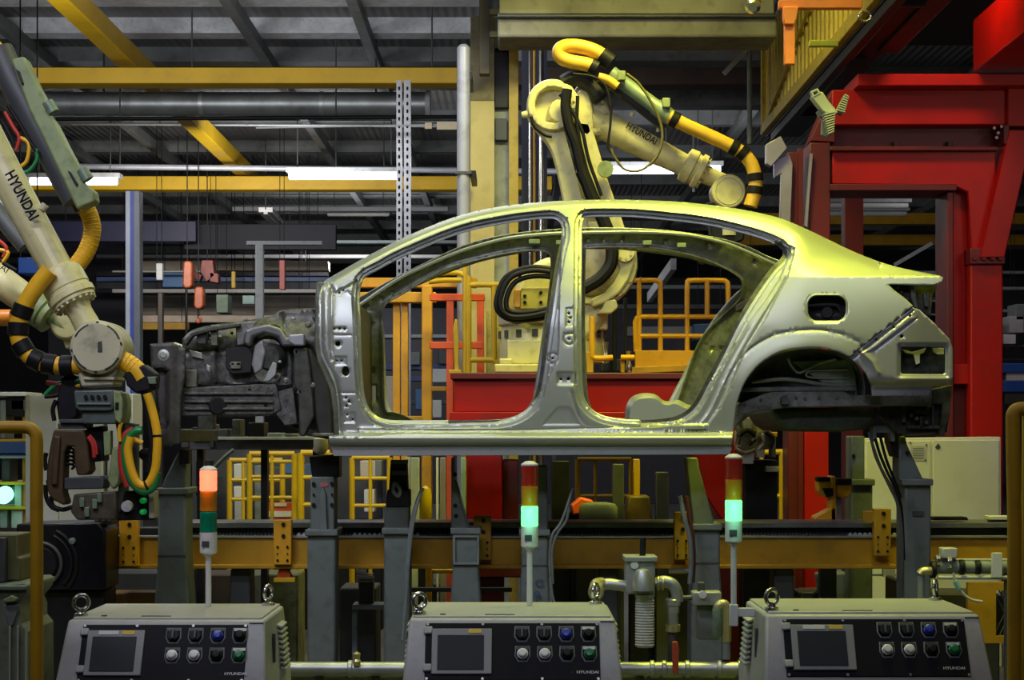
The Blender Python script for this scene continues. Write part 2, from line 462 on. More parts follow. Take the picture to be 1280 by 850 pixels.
# far side, mirrored about the centre plane, a shade lower at the roof
def mir(p):
    z = p.z-.05*max(0, min(1, (p.z-2.25)/.35)); return Vector((p.x, 2*YC-p.y, z))
V3, T3 = sheet(outline, [fdoor, rdoor, filler], 12., [(fdoor, (5, -5, 10, -10), True), (rdoor, (5, -5, 10, -10), True), (roofline, (5, 10, -5, -10), False)], [(x, y) for y in (540, 545, 550, 555) for x in range(413, 918, 9)], 5.)
far = sheet_mesh(V3, T3, side_depth(V3, False), mir).build('side_panel', STEEL, car, smooth=50)
so = far.modifiers.new('sheet', 'SOLIDIFY'); so.thickness = .004; so.offset = 0

# inner panel of the far side as seen through the doorways
YF = 10.52
def far_depth(q):
    return YF-.20*np.clip((400-q[:, 1])/110, 0, 1)**1.3
f_out = smooth2([(446,384),(451,380.5),(495,350.5),(535,331),(573,315),(600,306.5),(634,298),(675,293.3),(698,291.8),(728,291),(780,290),(820,290.7),(861,294),(899,302),(925,311),(968,330),(1000,352)], 3)+[(1000,470),(905,545),(446,545)]
f_front = smooth2([(479,430),(478.5,400),(480,386),(487,377),(503.5,368),(536.5,347.5),(560,335.5),(593,326.5),(634,317),(667,313.5),(682,315.5),(688,323),(688,345),(684,380),(679,420),(676,460),(670,490),(655,515),(630,524),(560,526),(520,525.5),(505,519),(492,515),(482,512),(480,480)], 3, True)
f_rear = smooth2([(732,318),(736,311),(753,309.5),(795,309.5),(820,311),(864,319.5),(894,330),(919,343.5),(927,353),(925,372),(908,390),(889,407),(872,430),(859,465),(848,498),(840,515),(815,523),(775,523),(750,518),(737,505),(733,470),(731,400)], 3, True)
f_holes = [circ(490,367,1.9,8), circ(476.5,374.5,2.0,8), circ(735.5,301,2.4,8), circ(755,301,2,8), circ(832,303,2,8), circ(887,307,2.4,8), circ(943,328,2.2,8), circ(461,386,2.8,8), circ(456,421,2.3,8), circ(463,463,0.1+2,8),
           rrect(460,482,470,501,1.5), circ(902.5,435.5,2.2,8), circ(890,436,2,8), circ(462,405,1.6,8), circ(458,437,2.2,8), circ(777,301,1.6,8)]
V4, T4 = sheet(f_out, [f_front, f_rear]+f_holes, 9., [(f_front, (3, -3, 6, -6), True), (f_rear, (3, -3, 6, -6), True)], (), 4.)
d4 = far_depth(V4)
dd = np.minimum(dist(V4, np.array(f_front)), dist(V4, np.array(f_rear)))
d4 = d4-.030*(1-sstep(dd/4.5)); d4 = d4-.025*(1-sstep(dist(V4, np.array(f_out[:40]), False)/3.5))
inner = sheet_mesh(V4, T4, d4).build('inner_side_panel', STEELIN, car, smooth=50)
so = inner.modifiers.new('sheet', 'SOLIDIFY'); so.thickness = .004; so.offset = 0
# bright upper flange of the far roof rail
pth = [(446,384),(451,380.5),(495,350.5),(535,331),(573,315),(600,306.5),(634,298),(675,293.3),(698,291.8),(728,291),(780,290),(820,290.7),(861,294),(899,302),(925,311),(968,330)]
mb = MB(); mb.tube([P(x, y, YF-.20*min(1, max(0, (400-y)/110))**1.3-.035) for x, y in pth], .011, 8, 4); mb.build('roof_rail_flange', STEEL, car)
for x, y, w in ((809,303.5,11),(852,306.5,11),(668,302,14),(700,303,10)): MB().pbox(x-w/2, y-3, x+w/2, y+2.5, 10.28, .03).build('rail_clip', GRNLT, car, bevel=.003)

# rocker flange, seat hump, floor pan, dash panel, parcel shelf
mb = MB(); mb.pprism([(413,556),(913,556),(915,561),(912,568),(417,570)], 9.03, .02)
for x in range(430, 900, 23): mb.cyl(P(x, 563, 9.031), P(x, 563, 9.025), .004, None, 8)
mb.build('sill_flange', STEEL, car, bevel=.004)
hum = smooth2([(781,535),(781.5,515),(784,504),(790,496),(800,492),(812,491.5),(821,494),(829,500.5),(838,501.5),(848,500),(858,505),(866,510),(868,535)], 4)
mb = MB(); n = len(hum); rows = []
for k, (f_, yy) in enumerate(((.86, 9.28), (.97, 9.32), (1, 9.40), (1, 9.62), (.93, 9.75), (.8, 9.80))):
    rows += [P(824+(x-824)*f_, 535-(535-y)*f_, yy) for x, y in hum]
mb.add(rows, [(k*n+i, k*n+i+1, (k+1)*n+i+1, (k+1)*n+i) for k in range(5) for i in range(n-1)]+[tuple(range(n)), tuple(range(5*n, 6*n))[::-1]])
mb.build('seat_pan_hump', STEEL, car, smooth=45)
mb = MB()
zf = P(0, 541, 9.2).z
mb.box((-.05, YC, zf-.01), (1.98, 1.44, .02)); 
mb.prism([(-.9, YC-.14, zf), (-.9, YC-.10, zf+.045), (-.9, YC+.10, zf+.045), (-.9, YC+.14, zf)], (1.5, 0, 0))
mb.build('floor_pan', STEELIN, car, bevel=.006)
mb = MB()
a, b = P(432, 372, 9.2), P(436, 540, 9.2)
mb.prism([(a.x-.02, 9.22, a.z), (a.x+.03, 9.22, a.z), (b.x+.02, 9.22, b.z), (b.x-.02, 9.22, b.z)], (0, 1.32, 0))
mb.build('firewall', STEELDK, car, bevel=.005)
mb = MB()
a, b = P(1010, 352, 9.3), P(1120, 356, 9.3)
mb.prism([(a.x-.25, 9.40, a.z-.05), (b.x, 9.40, b.z-.05), (b.x, 9.40, b.z-.09), (a.x-.25, 9.40, a.z-.09)], (0, .95, 0)); mb.build('parcel_shelf', STEELDK, car, bevel=.004)

# rear lower corner panel with its window
rl = [(1061,446.5),(1141.5,384.5),(1149,387),(1168,404),(1187,424),(1191,436),(1191,479),(1165,486),(1164,494),(1090,495),(1088,481),(1083,468),(1074,457)]
win = rrect(1126,433.5,1181.5,467.5,3)
rlz = [(rrect(1121,428.5,1187,473,4),.012,3),([(1074,444),(1140,390),(1146,398),(1094,437)],-.006,2.5)]
rlg = [([(1066,448.5),(1142,388)],.009,1.0),([(1094,437.5),(1146,398)],.008,1.0),([(1077,440),(1090,452),(1097,466)],-.014,3.)]
V5, T5 = sheet(rl, [win, circ(1127,420.5,2.3,8), circ(1117,409,1.8,8), circ(1095,424,1.8,8), circ(1137.5,394.5,1.8,8), circ(1074,440,1.6,8)], 5., [(rlz[0][0], (0, 1.5, -1.5, 3, -3), True), (rlz[1][0], (0, 1.5, -1.5), True)]+[(p, (0, 1.4, -1.4, 3, -3), False) for p, d, w in rlg])
d5 = 9.010+.06*sstep((V5[:, 0]-1120)/75)+.055*sstep((V5[:, 1]-474)/10)
for p, dp, s in rlz: d5 = d5+np.where(inside(V5, np.array(p)), dp*sstep(dist(V5, np.array(p))/s), 0)
for p, dp, wd in rlg: d5 = d5+dp*np.exp(-(dist(V5, np.array(p), False)/wd)**2)
o = sheet_mesh(V5, T5, d5).build('rear_corner_panel', mat('rear_corner_steel', (.36, .36, .40), .4, .6, .06, 4.), car, smooth=50)
so = o.modifiers.new('sheet', 'SOLIDIFY'); so.thickness = .003; so.offset = 0
mb = MB(); mb.pbox(1124, 431, 1184, 470, 9.16, .02); mb.build('window_backing', mat('corner_dark', (.05, .055, .05), .4, .3, .6, 30.), car)  # dark sheet for the shade behind the corner window
mb = MB()
for pix in ([(1127,436),(1140,440),(1158,435),(1155,441),(1150,443),(1150,454),(1145,456),(1142,443),(1132,441)], [(1166,435),(1180,435),(1180,443),(1172,443),(1167,440)]): mb.pprism(pix, 9.13, .012)
mb.build('window_glint', WHITEP, car, bevel=.002)  # white pieces painted as glints inside the corner window
# tail lamp pocket
mb = MB(); mb.pprism([(1109,354),(1172,356),(1166,372),(1164,396),(1150,388),(1139,384),(1118,363)], 9.12, .05); mb.build('tail_lamp_pocket', STEELDK, car, bevel=.004)
mb = MB()
for pix in ([(1139,357),(1143,356),(1146,375),(1148,386),(1143,383),(1139,372)], [(1155,366),(1162,366),(1161,384),(1156,382)]): mb.pprism(pix, 9.08, .04)
for x, y in ((1122,360),(1127,366),(1135,374)): mb.cyl(P(x, y, 9.125), P(x, y, 9.10), .009, .006, 8)
mb.build('lamp_bracket', STEELIN, car, bevel=.003)
# fuel filler bowl
mb = MB()
n = len(filler); rows = []
for k, (s_, y_) in enumerate(((1.0, 0), (.98, .02), (.93, .055), (.62, .075))): rows += [P(1033.5+(x-1033.5)*s_, 385+(y-385)*s_, 9.02+y_) for x, y in filler]
mb.add(rows, [(k*n+i, k*n+(i+1) % n, (k+1)*n+(i+1) % n, (k+1)*n+i) for k in range(3) for i in range(n)]+[tuple(range(3*n, 4*n))])
fb = mb.build('fuel_filler_bowl', DARKIN, car, smooth=50)
mb = MB(); mb.tube([P(x, y, 9.055) for x, y in ((1010,382.5),(1025,381),(1042,381),(1048,384),(1056,397))], .008, 8, 4); mb.cyl(P(1034,390.5, 9.088), P(1034, 390.5, 9.06), .032, .028, 20); mb.build('filler_neck', DARKIN, fb)
mb = MB(); mb.tube([P(x, y, 9.012) for x, y in filler], .006, 8, 2, True); mb.build('filler_lip', STEEL, fb)

# rear wheelhouse, side rail, spare-wheel tub, bumper beam
WH = mat('wheelhouse_steel', (.20, .215, .20), .42, .6, .4, 12., .1, .4)
mb = MB()
prof = smooth2([(921,503),(927,486),(936,470),(953,455),(976,443),(1000,438),(1022,437),(1045,441),(1062,449),(1073,462),(1079,478),(1080,500)], 3)
rows = []; n = len(prof)
for f_, y_ in ((1.02, 9.05), (1, 9.20), (.93, 9.30), (.72, 9.36), (.3, 9.38)): rows += [P(1000+(x-1000)*f_, 503+(y-503)*f_, y_) for x, y in prof]
mb.add(rows, [(k*n+i, k*n+i+1, (k+1)*n+i+1, (k+1)*n+i) for k in range(4) for i in range(n-1)]+[tuple(range(4*n, 5*n))])
mb.build('rear_wheelhouse', WH, car, smooth=60)
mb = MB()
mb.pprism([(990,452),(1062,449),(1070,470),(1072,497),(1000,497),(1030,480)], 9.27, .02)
mb.build('wheelhouse_panel', mat('green_lit_panel', (.30, .37, .28), .4, .5, .3, 9., .1, .3), car, bevel=.006)  # green tower light is painted into the panel colour
mb = MB()
mb.tube([P(x, y, 9.262) for x, y in ((1060,462),(1020,463),(1009,466),(1010,471),(1030,473),(1062,472))], .006, 8, 3)
mb.tube([P(x, y, 9.255) for x, y in ((940,478),(975,474),(1000,476),(1030,481),(1058,483))], .012, 8, 3)
mb.tube([P(x, y, 9.255) for x, y in ((985,448),(990,458),(1000,466),(1022,455),(1045,449))], .008, 8, 3)
mb.build('wheelhouse_bead', GALV, car)
mb = MB()
mb.pprism([(921,505),(940,498),(965,489.5),(1055,489),(1064,494),(1165,493),(1165,507),(1060,508),(985,509.5),(950,514),(922,520)], 9.22, .12)
mb.pprism([(927,484),(1070,482),(1070,489),(926,490)], 9.22, .06)
mb.build('rear_rail', mat('rail_steel', (.16, .165, .15), .5, .5, .4, 14., .1, .5), car, bevel=.006)
for x, y in ((931,506),(951,500),(995,497),(1006,498),(1023,497),(1045,497)): MB().cyl(P(x, y, 9.225), P(x, y, 9.212), .009, .008, 10).build('rail_stud', STEELDK, car)
mb = MB(); mb.pprism([(977,497),(980,494),(984,494),(987,505),(977,505)], 9.17, .05)
mb.build('rail_bracket', STEELDK, car)
mb = MB()
prof = [(960,510),(972,530),(985,538),(1050,540),(1082,537),(1094,528),(1100,508)]
mb.pprism(prof, 9.35, .95); mb.build('spare_wheel_tub', mat('tub_steel', (.07, .085, .07), .5, .4, .4, 8., .1, .4), car, bevel=.03, seg=3)
mb = MB()
mb.pprism([(1100,494),(1164,494),(1164,487),(1191,481),(1189,498),(1184,540),(1124,543),(1100,520)], 9.35, .06)
mb.pprism([(1164,487),(1191,481),(1187,520),(1180,545),(1174,545),(1178,505),(1164,505)], 9.3, 1.15)
mb.build('rear_end_panel', mat('rear_end_steel', (.045, .045, .042), .5, .4, .6, 22., .2, .3), car, bevel=.004)
mb = MB()
for x0, y0, x1, y1 in ((1128,506,1133,528),(1143,512,1160,517),(1150,520,1154,536),(1165,503,1168,535),(1134,532,1176,536)): mb.pbox(x0, y0, x1, y1, 9.31, .04)
for x, y in ((1146,523),(1158,528),(1162,507),(1139,519)): mb.cyl(P(x, y, 9.34), P(x, y, 9.29), .012, None, 10)
mb.build('rear_end_bracket', STEELDK, car, bevel=.003)

# ---- front structure: apron, strut tower, longitudinal, radiator support
ap = smooth2([(228,424),(240,413),(262,407),(300,402),(340,395),(352,388),(393,385)], 3)+[(395,368),(401,366),(400,430),(402,447),(411,463),(420,484),(424,520),(424,547),(412,549),(385,545),(355,530),(338,516),(228,520)]
ap_cut = [rrect(318,424,352,478,14), rrect(292,436,312,460,3), rrect(247,416,262,426,2), circ(339,411,12,14,5)]
ap_g = [(smooth2([(315,440),(308,425),(315,412),(335,407),(352,414),(356,430)],4),-.02,3.),([(367,436),(366,520)],.016,1.8),([(228,440),(300,436)],.014,2),([(228,484),(345,480)],.018,2),([(228,497),(345,493)],.012,1.8),([(228,511),(350,507)],.016,2),
        (smooth2([(366,436),(386,434),(396,452),(406,470),(412,500),(414,540)],4),.03,3.),([(352,388),(358,436),(356,470)],.01,2),([(270,402),(272,480)],.014,2.2),([(296,404),(298,436)],.012,2)]
V6, T6 = sheet(ap, ap_cut+[circ(290,417,2,8), circ(371,440,2.6,8), circ(375,490,2.4,8), circ(386,407,1.8,8), circ(323,458,2.5,8), circ(322,414,1.6,8), circ(263,420,1.8,8), circ(381,524,2,8), circ(382,516,1.8,8)], 6., [(p, (0, 2, -2, 4, -4), False) for p, d, w in ap_g])
d6 = 9.27+.07*(1-sstep((V6[:, 1]-395)/30))*(V6[:, 0] < 395)+.02*np.sin(V6[:, 0]/9.)*np.sin(V6[:, 1]/7.)*(V6[:, 1] > 478)
dark = inside(V6, np.array([(366,430),(386,432),(396,452),(408,470),(416,500),(418,546),(366,530)]))
d6 = d6+np.where(dark, .05*sstep(dist(V6, np.array([(366,430),(386,432),(396,452),(408,470),(416,500),(418,546),(366,530)]))/8), 0)
for p, dp, wd in ap_g: d6 = d6+dp*np.exp(-(dist(V6, np.array(p), False)/wd)**2)
o = sheet_mesh(V6, T6, d6).build('front_apron', APRON, car, smooth=45)
so = o.modifiers.new('sheet', 'SOLIDIFY'); so.thickness = .004; so.offset = 0
def mirp(p): return Vector((p.x, 2*YC-p.y, p.z))
V7, T7 = sheet(ap, [], 14., [], (), 8.)
o = sheet_mesh(V7, T7, 9.30+0*V7[:, 0], mirp).build('front_apron', APRON, car)
so = o.modifiers.new('sheet', 'SOLIDIFY'); so.thickness = .004; so.offset = 0
mb = MB(); mb.pprism([(396,352),(404,352),(401,372),(400,430),(403,447),(412,463),(420,484),(424,520),(425,546),(417,546),(416,515),(412,487),(404,468),(396,450),(393,430),(394,372)], 9.13, .05); mb.build('fender_mounting_flange', STEELIN, car, bevel=.006)
mb = MB()
mb.lathe([(.01, 0), (.06, .0), (.075, .03), (.075, .12), (.08, .17)], P(335,446,9.20), (.25, 1, 0), 24); mb.build('strut_tower', STEELDK, car)
mb = MB(); mb.pprism([(303,428),(306,414),(317,408),(336,405),(352,411),(358,422),(380,419),(378,432),(352,433),(347,421),(330,416),(316,421),(312,434)], 9.17, .10); mb.build('strut_brace', mat('brace_steel', (.20, .20, .215), .4, .7, .2, 10.), car, bevel=.012)
mb = MB(); mb.pprism([(332,470),(341,452),(346,455),(345,468),(337,476),(328,477)], 9.165, .03); mb.build('tower_highlight', GALV, car, bevel=.004)  # bright crescent standing in for the highlight on the strut tower
mb = MB()
mb.pprism([(226,485),(345,479),(352,512),(340,518),(226,520)], 9.19, .09)
for y in (490, 500, 509): mb.pbox(230, y, 342, y+4, 9.175, .03)
mb.build('front_rail', APRON, car, bevel=.006)
mb = MB(); mb.cyl(P(272,507,9.17), P(272,507,9.21), .045, .05, 20); mb.build('rail_bushing', BLACKM, car, bevel=.004)
mb = MB(); mb.pprism([(345,490),(366,484),(372,530),(356,532),(345,518)], 9.20, .06); mb.build('rail_gusset', APRON, car, bevel=.005)
for x, y in ((371,440),(375,490),(358,476),(391,482),(323,458),(205,444),(386,406),(345,470)): MB().lathe([(.016, .0), (.016, .02), (.010, .023), (.008, .03)], P(x, y, 9.23), (0, -1, 0), 12).build('boss', mat('boss_zinc', (.22, .22, .21), .4, .6), car)
for x, y in ((306,398.6),(366,398),(290,455),(298,455),(242,500),(312,487),(332,507),(303,512),(255,491),(349,452),(275,420),(310,418)): MB().pbox(x-2.5, y-1.5, x+2.5, y+1.5, 9.19, .04).build('weld_tab', GALV, car, bevel=.002)
mb = MB(); mb.pprism([(229,430),(238,416),(262,409),(300,404),(300,408),(262,414),(241,420),(232,432)], 9.16, .06); mb.build('upper_tie_bar', STEELDK, car, bevel=.004)
mb = MB(); mb.pprism([(384,434),(392,444),(398,455),(408,471),(415,500),(417,546),(398,548),(394,525),(391,490),(387,455)], 9.215, .05); mb.build('wheel_arch_shade', mat('arch_shade_black', (.018, .017, .015), .6, 0, .4, 14., .1), car, bevel=.012)  # near-black piece painted as the shade inside the front wheel arch
mb = MB(); mb.pprism([(367,434),(384,435),(387,455),(391,490),(393,520),(380,546),(374,544),(372,490),(367,480)], 9.20, .05); mb.build('arch_plate', mat('olive_plate', (.065, .068, .055), .5, .4, .4, 18., .2, .4), car, bevel=.008)
mb = MB(); mb.pprism([(282,435),(312,433),(316,445),(314,466),(290,468),(282,460)], 9.205, .03); mb.build('recess_shade', DARKIN, car, bevel=.006)  # dark slab painted as the shade of an apron opening
mb = MB(); mb.pprism([(288,452),(301,452),(301,461),(288,461)], 9.19, .03); mb.build('recess_bracket', STEELIN, car, bevel=.003)
mb = MB(); mb.pprism([(294,403),(322,401),(312,416),(305,431),(296,432)], 9.195, .03); mb.build('apron_patch', mat('patch_grey', (.20, .20, .19), .45, .5, .4, 20., .2, .4), car, bevel=.006)
mb = MB(); mb.pprism([(362,418),(380,417),(381,432),(368,432),(360,427)], 9.16, .05); mb.build('brace_end', mat('brace_end_steel', (.42, .42, .45), .4, .5), car, bevel=.008)
mb = MB(); mb.pprism([(318,432),(328,424),(332,440),(327,462),(318,468),(314,455)], 9.19, .03); mb.build('tower_plate', mat('tower_plate_steel', (.30, .30, .30), .4, .5, .3, 14.), car, bevel=.008)
for i_, (x0, y0, x1, y1) in enumerate(((263,406,272,432),(246,414,258,430),(232,462,246,484))): MB().pbox(x0, y0, x1, y1, 9.19, .04).build('apron_rib', [STEELIN, STEELDK, STEELIN][i_], car, bevel=.004)
# radiator support
V8, T8 = sheet([(188,430),(214,428),(232,436),(231,470),(226,500),(225,555),(196,560),(192,520),(190,470)], [circ(205,444,2,8)], 6., [(rrect(193,456,212,530,4), (0, 2, -2), True)])
rp = np.array([(190,458),(208,458),(213,463),(213,530),(206,540),(194,535)])
d8 = 9.10+.05*np.where(inside(V8, rp), sstep(dist(V8, rp)/4), 0)+.02*sstep((V8[:, 0]-214)/8)
o = sheet_mesh(V8, T8, d8).build('radiator_support', mat('support_steel', (.085, .08, .075), .5, .5, .3, 12., .1, .5), car, smooth=50)
so = o.modifiers.new('sheet', 'SOLIDIFY'); so.thickness = .02; so.offset = 0
mb = MB(); mb.lathe([(.03, 0), (.03, .012), (.018, .014), (.014, .02)], P(205,444,9.10), (0, -1, 0), 16); mb.build('support_boss', GALV, car)
a = P(200, 438, 9.14); b = P(205, 545, 9.14)
mb = MB(); mb.box((a.x, YC, a.z), (.07, 1.4, .05)); mb.box((b.x, YC, b.z), (.08, 1.4, .07)); mb.box((a.x, 10.55, (a.z+b.z)/2), (.1, .08, a.z-b.z)); mb.build('radiator_crossmember', STEELDK, car, bevel=.006)
# bright odd bits in the engine bay
mb = MB()
mb.tube([P(x, y, 9.3) for x, y in ((217,430),(226,433),(238,438),(250,442),(255,450))], .012, 8, 4)
mb.pprism([(236,437),(252,441),(254,449),(240,446)], 9.25, .05)
mb.pprism([(258,455),(263,458),(262,466),(258,462)], 9.2, .03)
mb.build('latch_bracket', GALV, car, bevel=.003)
mb = MB(); mb.pprism([(225,452),(231,457),(230,465),(226,462)], 9.2, .03); mb.build('copper_tab', mat('copper', (.6, .25, .15), .4, .6), car)
# ================================================================== ROBOTS
def pixtube(parent, name, m, pts, Y, r, **k):
    """hose through pixel points; each point may carry its own depth"""
    mb = MB(); mb.tube([P(p[0], p[1], p[2] if len(p) > 2 else Y) for p in pts], r, k.get('seg', 12), k.get('n', 6)); return mb.build(name, m, parent)
def band(parent, pts, i, t, Y, r, m=BLACK, name='hose_clamp', ln=.05):
    """short sleeve around a hose at a given spot"""
    pp = cat_rom([P(p[0], p[1], p[2] if len(p) > 2 else Y) for p in pts], 12)
    k = min(len(pp)-2, int((i+t)*12)); c = pp[k]; d = (pp[k+1]-pp[max(0, k-1)]).normalized()
    MB().cyl(c-d*ln/2, c+d*ln/2, r, None, 16).build(name, m, parent, bevel=.004)
def ring_bolts(parent, c, axis, R, n, r, h, m, name='bolt', a0=0, a1=360):
    a, u, v = frame_of(axis)
    for k in range(n):
        t = math.radians(a0+(a1-a0)*k/n); p = Vector(c)+u*(R*math.cos(t))+v*(R*math.sin(t))
        MB().cyl(p, p+a*h, r, None, 8).build(name, m, parent)

# ---------------------------------------------- robot behind the car on the red platform
Y = 11.9; s = S(Y)
rb = thing('industrial_robot', 'cream robot arm with yellow hoses standing on the red platform, reaching over the car roof', 'robot', (P(690, 462, 12.1).x, 12.1, P(690, 464, 12.1).z))
mb = MB(); mb.pbox(618, 455, 742, 466, 11.6, 1.0); mb.pbox(624, 448, 640, 456, 11.62, .9); mb.build('mounting_flange', CREAM, rb, bevel=.01)
mb = MB(); mb.lathe([(.36, 0), (.36, .22), (.34, .25), (.34, .34)], P(690, 455, 12.1), (0, 0, 1), 40); mb.pbox(634, 425, 700, 455, 11.68, .3); mb.build('base', CREAM, rb, bevel=.008)
mb = MB(); mb.lathe([(.34, 0), (.34, .05), (.37, .06), (.37, .13), (.32, .15)], P(690, 418, 12.1), (0, 0, 1), 40); mb.build('turntable', CREAMG, rb, bevel=.004)
for k in range(9):
    t = math.radians(190+k*20); c = P(690, 414, 12.1)+Vector((.355*math.cos(t), .355*math.sin(t), -.03)); MB().box(c, (.04, .04, .05)).build('turntable_bolt', STEELDK, rb)
mb = MB(); mb.lathe([(.10, -.02), (.28, -.02), (.315, .02), (.315, .55), (.25, .6)], P(700, 378, 11.8), (0, 1, 0), 40); mb.pbox(662, 380, 760, 412, 11.85, .5); sh = mb.build('shoulder_housing', CREAM, rb, bevel=.01)
mb = MB(); mb.pbox(651, 360, 692, 386, 11.72, .12); mb.pbox(688, 366, 700, 384, 11.74, .1); cb = mb.build('connector_box', mat('bright_yellow_paint', (.62, .50, .03), .45, 0, .1, 5., 0, .2), rb, bevel=.006)
for x, y in ((656, 370), (656, 378), (676, 366), (676, 378)): MB().cyl(P(x, y, 11.72), P(x, y, 11.69), .012, None, 10).build('plug', BLACK, cb)
mb = MB(); mb.pbox(642, 362, 651, 384, 11.74, .06); mb.build('orange_connector', ORGYEL, rb, bevel=.004)
loops = [[(700,342),(668,338),(640,346),(628,365),(626,385),(640,396),(670,394),(706,384)], [(700,348),(670,345),(645,352),(634,370),(634,386),(648,391),(676,388),(706,378)], [(700,338),(664,334),(634,345),(622,368),(622,388),(640,400),(676,398),(706,388)], [(636,398),(646,402),(658,398),(652,392)]]
for i, l in enumerate(loops): pixtube(rb, 'cable', BLACK, l, 11.62+.02*i, .017)
# lower arm pivot
mb = MB(); mb.lathe([(.02, -.03), (.18, -.02), (.235, .03), (.235, .10), (.20, .12), (.20, .3)], P(741, 326, 11.74), (0, 1, 0), 40); mb.build('pivot_motor', mat('worn_cream', (.50, .42, .26), .35, .1, .25, 5., 0, .4), rb, smooth=50)
mb = MB(); mb.lathe([(.235, 0), (.235, -.05), (.275, -.05), (.285, 0), (.285, .14), (.235, .14)], P(744, 330, 11.80), (0, 1, 0), 48); mb.build('pivot_ring', CREAMG, rb, bevel=.004)
ring_bolts(rb, P(744, 330, 11.75), (0, -1, 0), .26, 14, .011, .012, CREAM, 'ring_bolt')
mb = MB(); mb.pprism([(768,312),(771,303),(781,300),(792,304),(796,314),(793,330),(786,350),(775,366),(757,378),(740,384),(738,374),(756,366),(768,352),(776,335)], 11.70, .14); mb.build('lower_arm_end', CREAM, rb, bevel=.015)
mb = MB(); mb.lathe([(.03, 0), (.065, 0), (.07, .02), (.07, .05)], P(781, 314.5, 11.66), (0, 1, 0), 24); mb.build('pivot_cap', CREAM, rb)
ring_bolts(rb, P(781, 314.5, 11.66), (0, -1, 0), .045, 7, .009, .008, CREAMG, 'cap_bolt')
mb = MB(); mb.pprism([(757,376),(770,374),(773,384),(764,392),(745,392),(752,386)], 11.7, .1); mb.build('lifting_lug', CREAM, rb, bevel=.01)
# lower arm rails
mb = MB(); mb.pprism(smooth2([(659,138),(664,152),(676,167),(688,184),(695,205),(701,232),(707,262),(714,300)], 3)+smooth2([(739,305),(731,262),(722,225),(714,195),(708,172),(703,156),(692,162),(676,155)], 3), 11.72, .16); mb.build('lower_arm', CREAM, rb, bevel=.02, seg=3)
mb = MB(); mb.pprism([(719,120),(725,112),(736,113),(741,132),(742,165),(750,192),(761,228),(774,264),(790,310),(770,318),(757,280),(746,247),(735,212),(727,182),(722,160)], 11.74, .16); mb.build('lower_arm', CREAM, rb, bevel=.015, seg=3)
MB().pprism([(712,150),(728,150),(775,310),(735,310)], 11.90, .10).build('arm_web', CREAMG, rb, bevel=.01)
# elbow
mb = MB(); mb.lathe([(.118, .02), (.118, -.05), (.125, -.06), (.165, -.06), (.175, -.04), (.175, .18), (.1, .2)], P(691, 133, 11.74), (0, 1, 0), 48); mb.build('elbow_ring', CREAM, rb, bevel=.004)
ring_bolts(rb, P(691, 133, 11.68), (0, -1, 0), .145, 16, .009, .010, CREAMG, 'ring_bolt', 20, 300)
MB().lathe([(.001, 0), (.115, 0), (.118, .05)], P(691, 133, 11.79), (0, 1, 0), 32).build('elbow_recess', STEELDK, rb)
mb = MB(); mb.lathe([(.02, -.02), (.075, -.02), (.085, .02), (.085, .1)], P(700, 139, 11.71), (0, 1, 0), 10); mb.build('elbow_motor', CREAM, rb, bevel=.004)
mb = MB(); mb.cyl(P(660, 143, 11.72), P(652, 144, 11.72), .028, .02, 12); mb.build('grease_plug', CREAM, rb)
mb = MB(); mb.pprism([(713,118),(724,104),(744,106),(757,122),(764,142),(757,168),(742,170),(728,160),(716,150)], 11.78, .28); mb.build('elbow_block', CREAM, rb, bevel=.025, seg=3)
for x, y in ((753,128),(756,140),(754,152),(748,162),(728,115),(722,124)): MB().cyl(P(x, y, 11.78), P(x, y, 11.755), .013, None, 8).build('elbow_bolt', CREAMG, rb)
mb = MB(); mb.pprism([(722,150),(738,152),(742,165),(735,172),(724,168)], 11.74, .2); mb.build('elbow_boss', CREAM, rb, bevel=.02)
mb = MB(); mb.tube([P(x, y, 11.73) for x, y in ((704,104),(716,98),(730,100),(742,110),(750,124))], .055, 10, 5); mb.build('dark_cover', BLACKM, rb)
mb = MB(); mb.tube([P(x, y, 11.60) for x, y in ((709,112),(707,128),(708,142),(712,160),(719,178),(723,195),(727,212),(731,222))], .036, 10, 5); mb.build('cable_bundle', BLACK, rb)
mb = MB(); mb.tube([P(x, y, 11.60) for x, y in ((727,214),(733,228),(740,246),(748,262),(756,280),(764,302),(764,328),(752,346),(734,358),(706,372))], .045, 10, 5); mb.build('cable_bundle', BLACK, rb)
for l in ([(700,118),(716,140),(728,165),(736,200),(752,245)], [(722,120),(722,160),(734,215),(748,255)], [(664,146),(668,158),(680,168),(690,171)]): pixtube(rb, 'cable', BLACK, l, 11.62, .012)
pixtube(rb, 'air_pipe', CREAMG, [(728,165),(738,205),(752,246)], 11.66, .008)
mb = MB(); mb.lathe([(.03, 0), (.055, 0), (.055, .03)], P(757, 211, 11.65), (0, 1, 0), 16); mb.build('cable_clip', GRNLT, rb)
# upper arm
mb = MB(); a0, a1 = P(742, 150, 11.86), P(858, 208, 11.86); d = (a1-a0).normalized()
mb.lathe([(.088, -.06), (.10, 0), (.094, .3), (.078, .62), (.075, (a1-a0).length)], a0, d, 32); ua = mb.build('upper_arm', CREAM, rb)
uxx = P(818, 176, 11.75)-P(782, 155, 11.75)
lettering('HYUNDAI', P(782, 160, 11.752), uxx, Vector((-uxx.z, 0, uxx.x)), .066, BLACK, rb, .004, width=.225, bold=.02)
for x, y in ((789,146),(822,165)): MB().cyl(P(x, y, 11.8), P(x+2, y-5, 11.8), .012, .016, 10).build('arm_plug', CREAM, rb)
mb = MB(); c = P(856, 205, 11.86); mb.lathe([(.08, -.01), (.115, .0), (.118, .06), (.105, .065), (.105, .09), (.12, .095), (.12, .13), (.07, .15)], c, d, 36); mb.build('wrist_collar', CREAM, rb, bevel=.003)
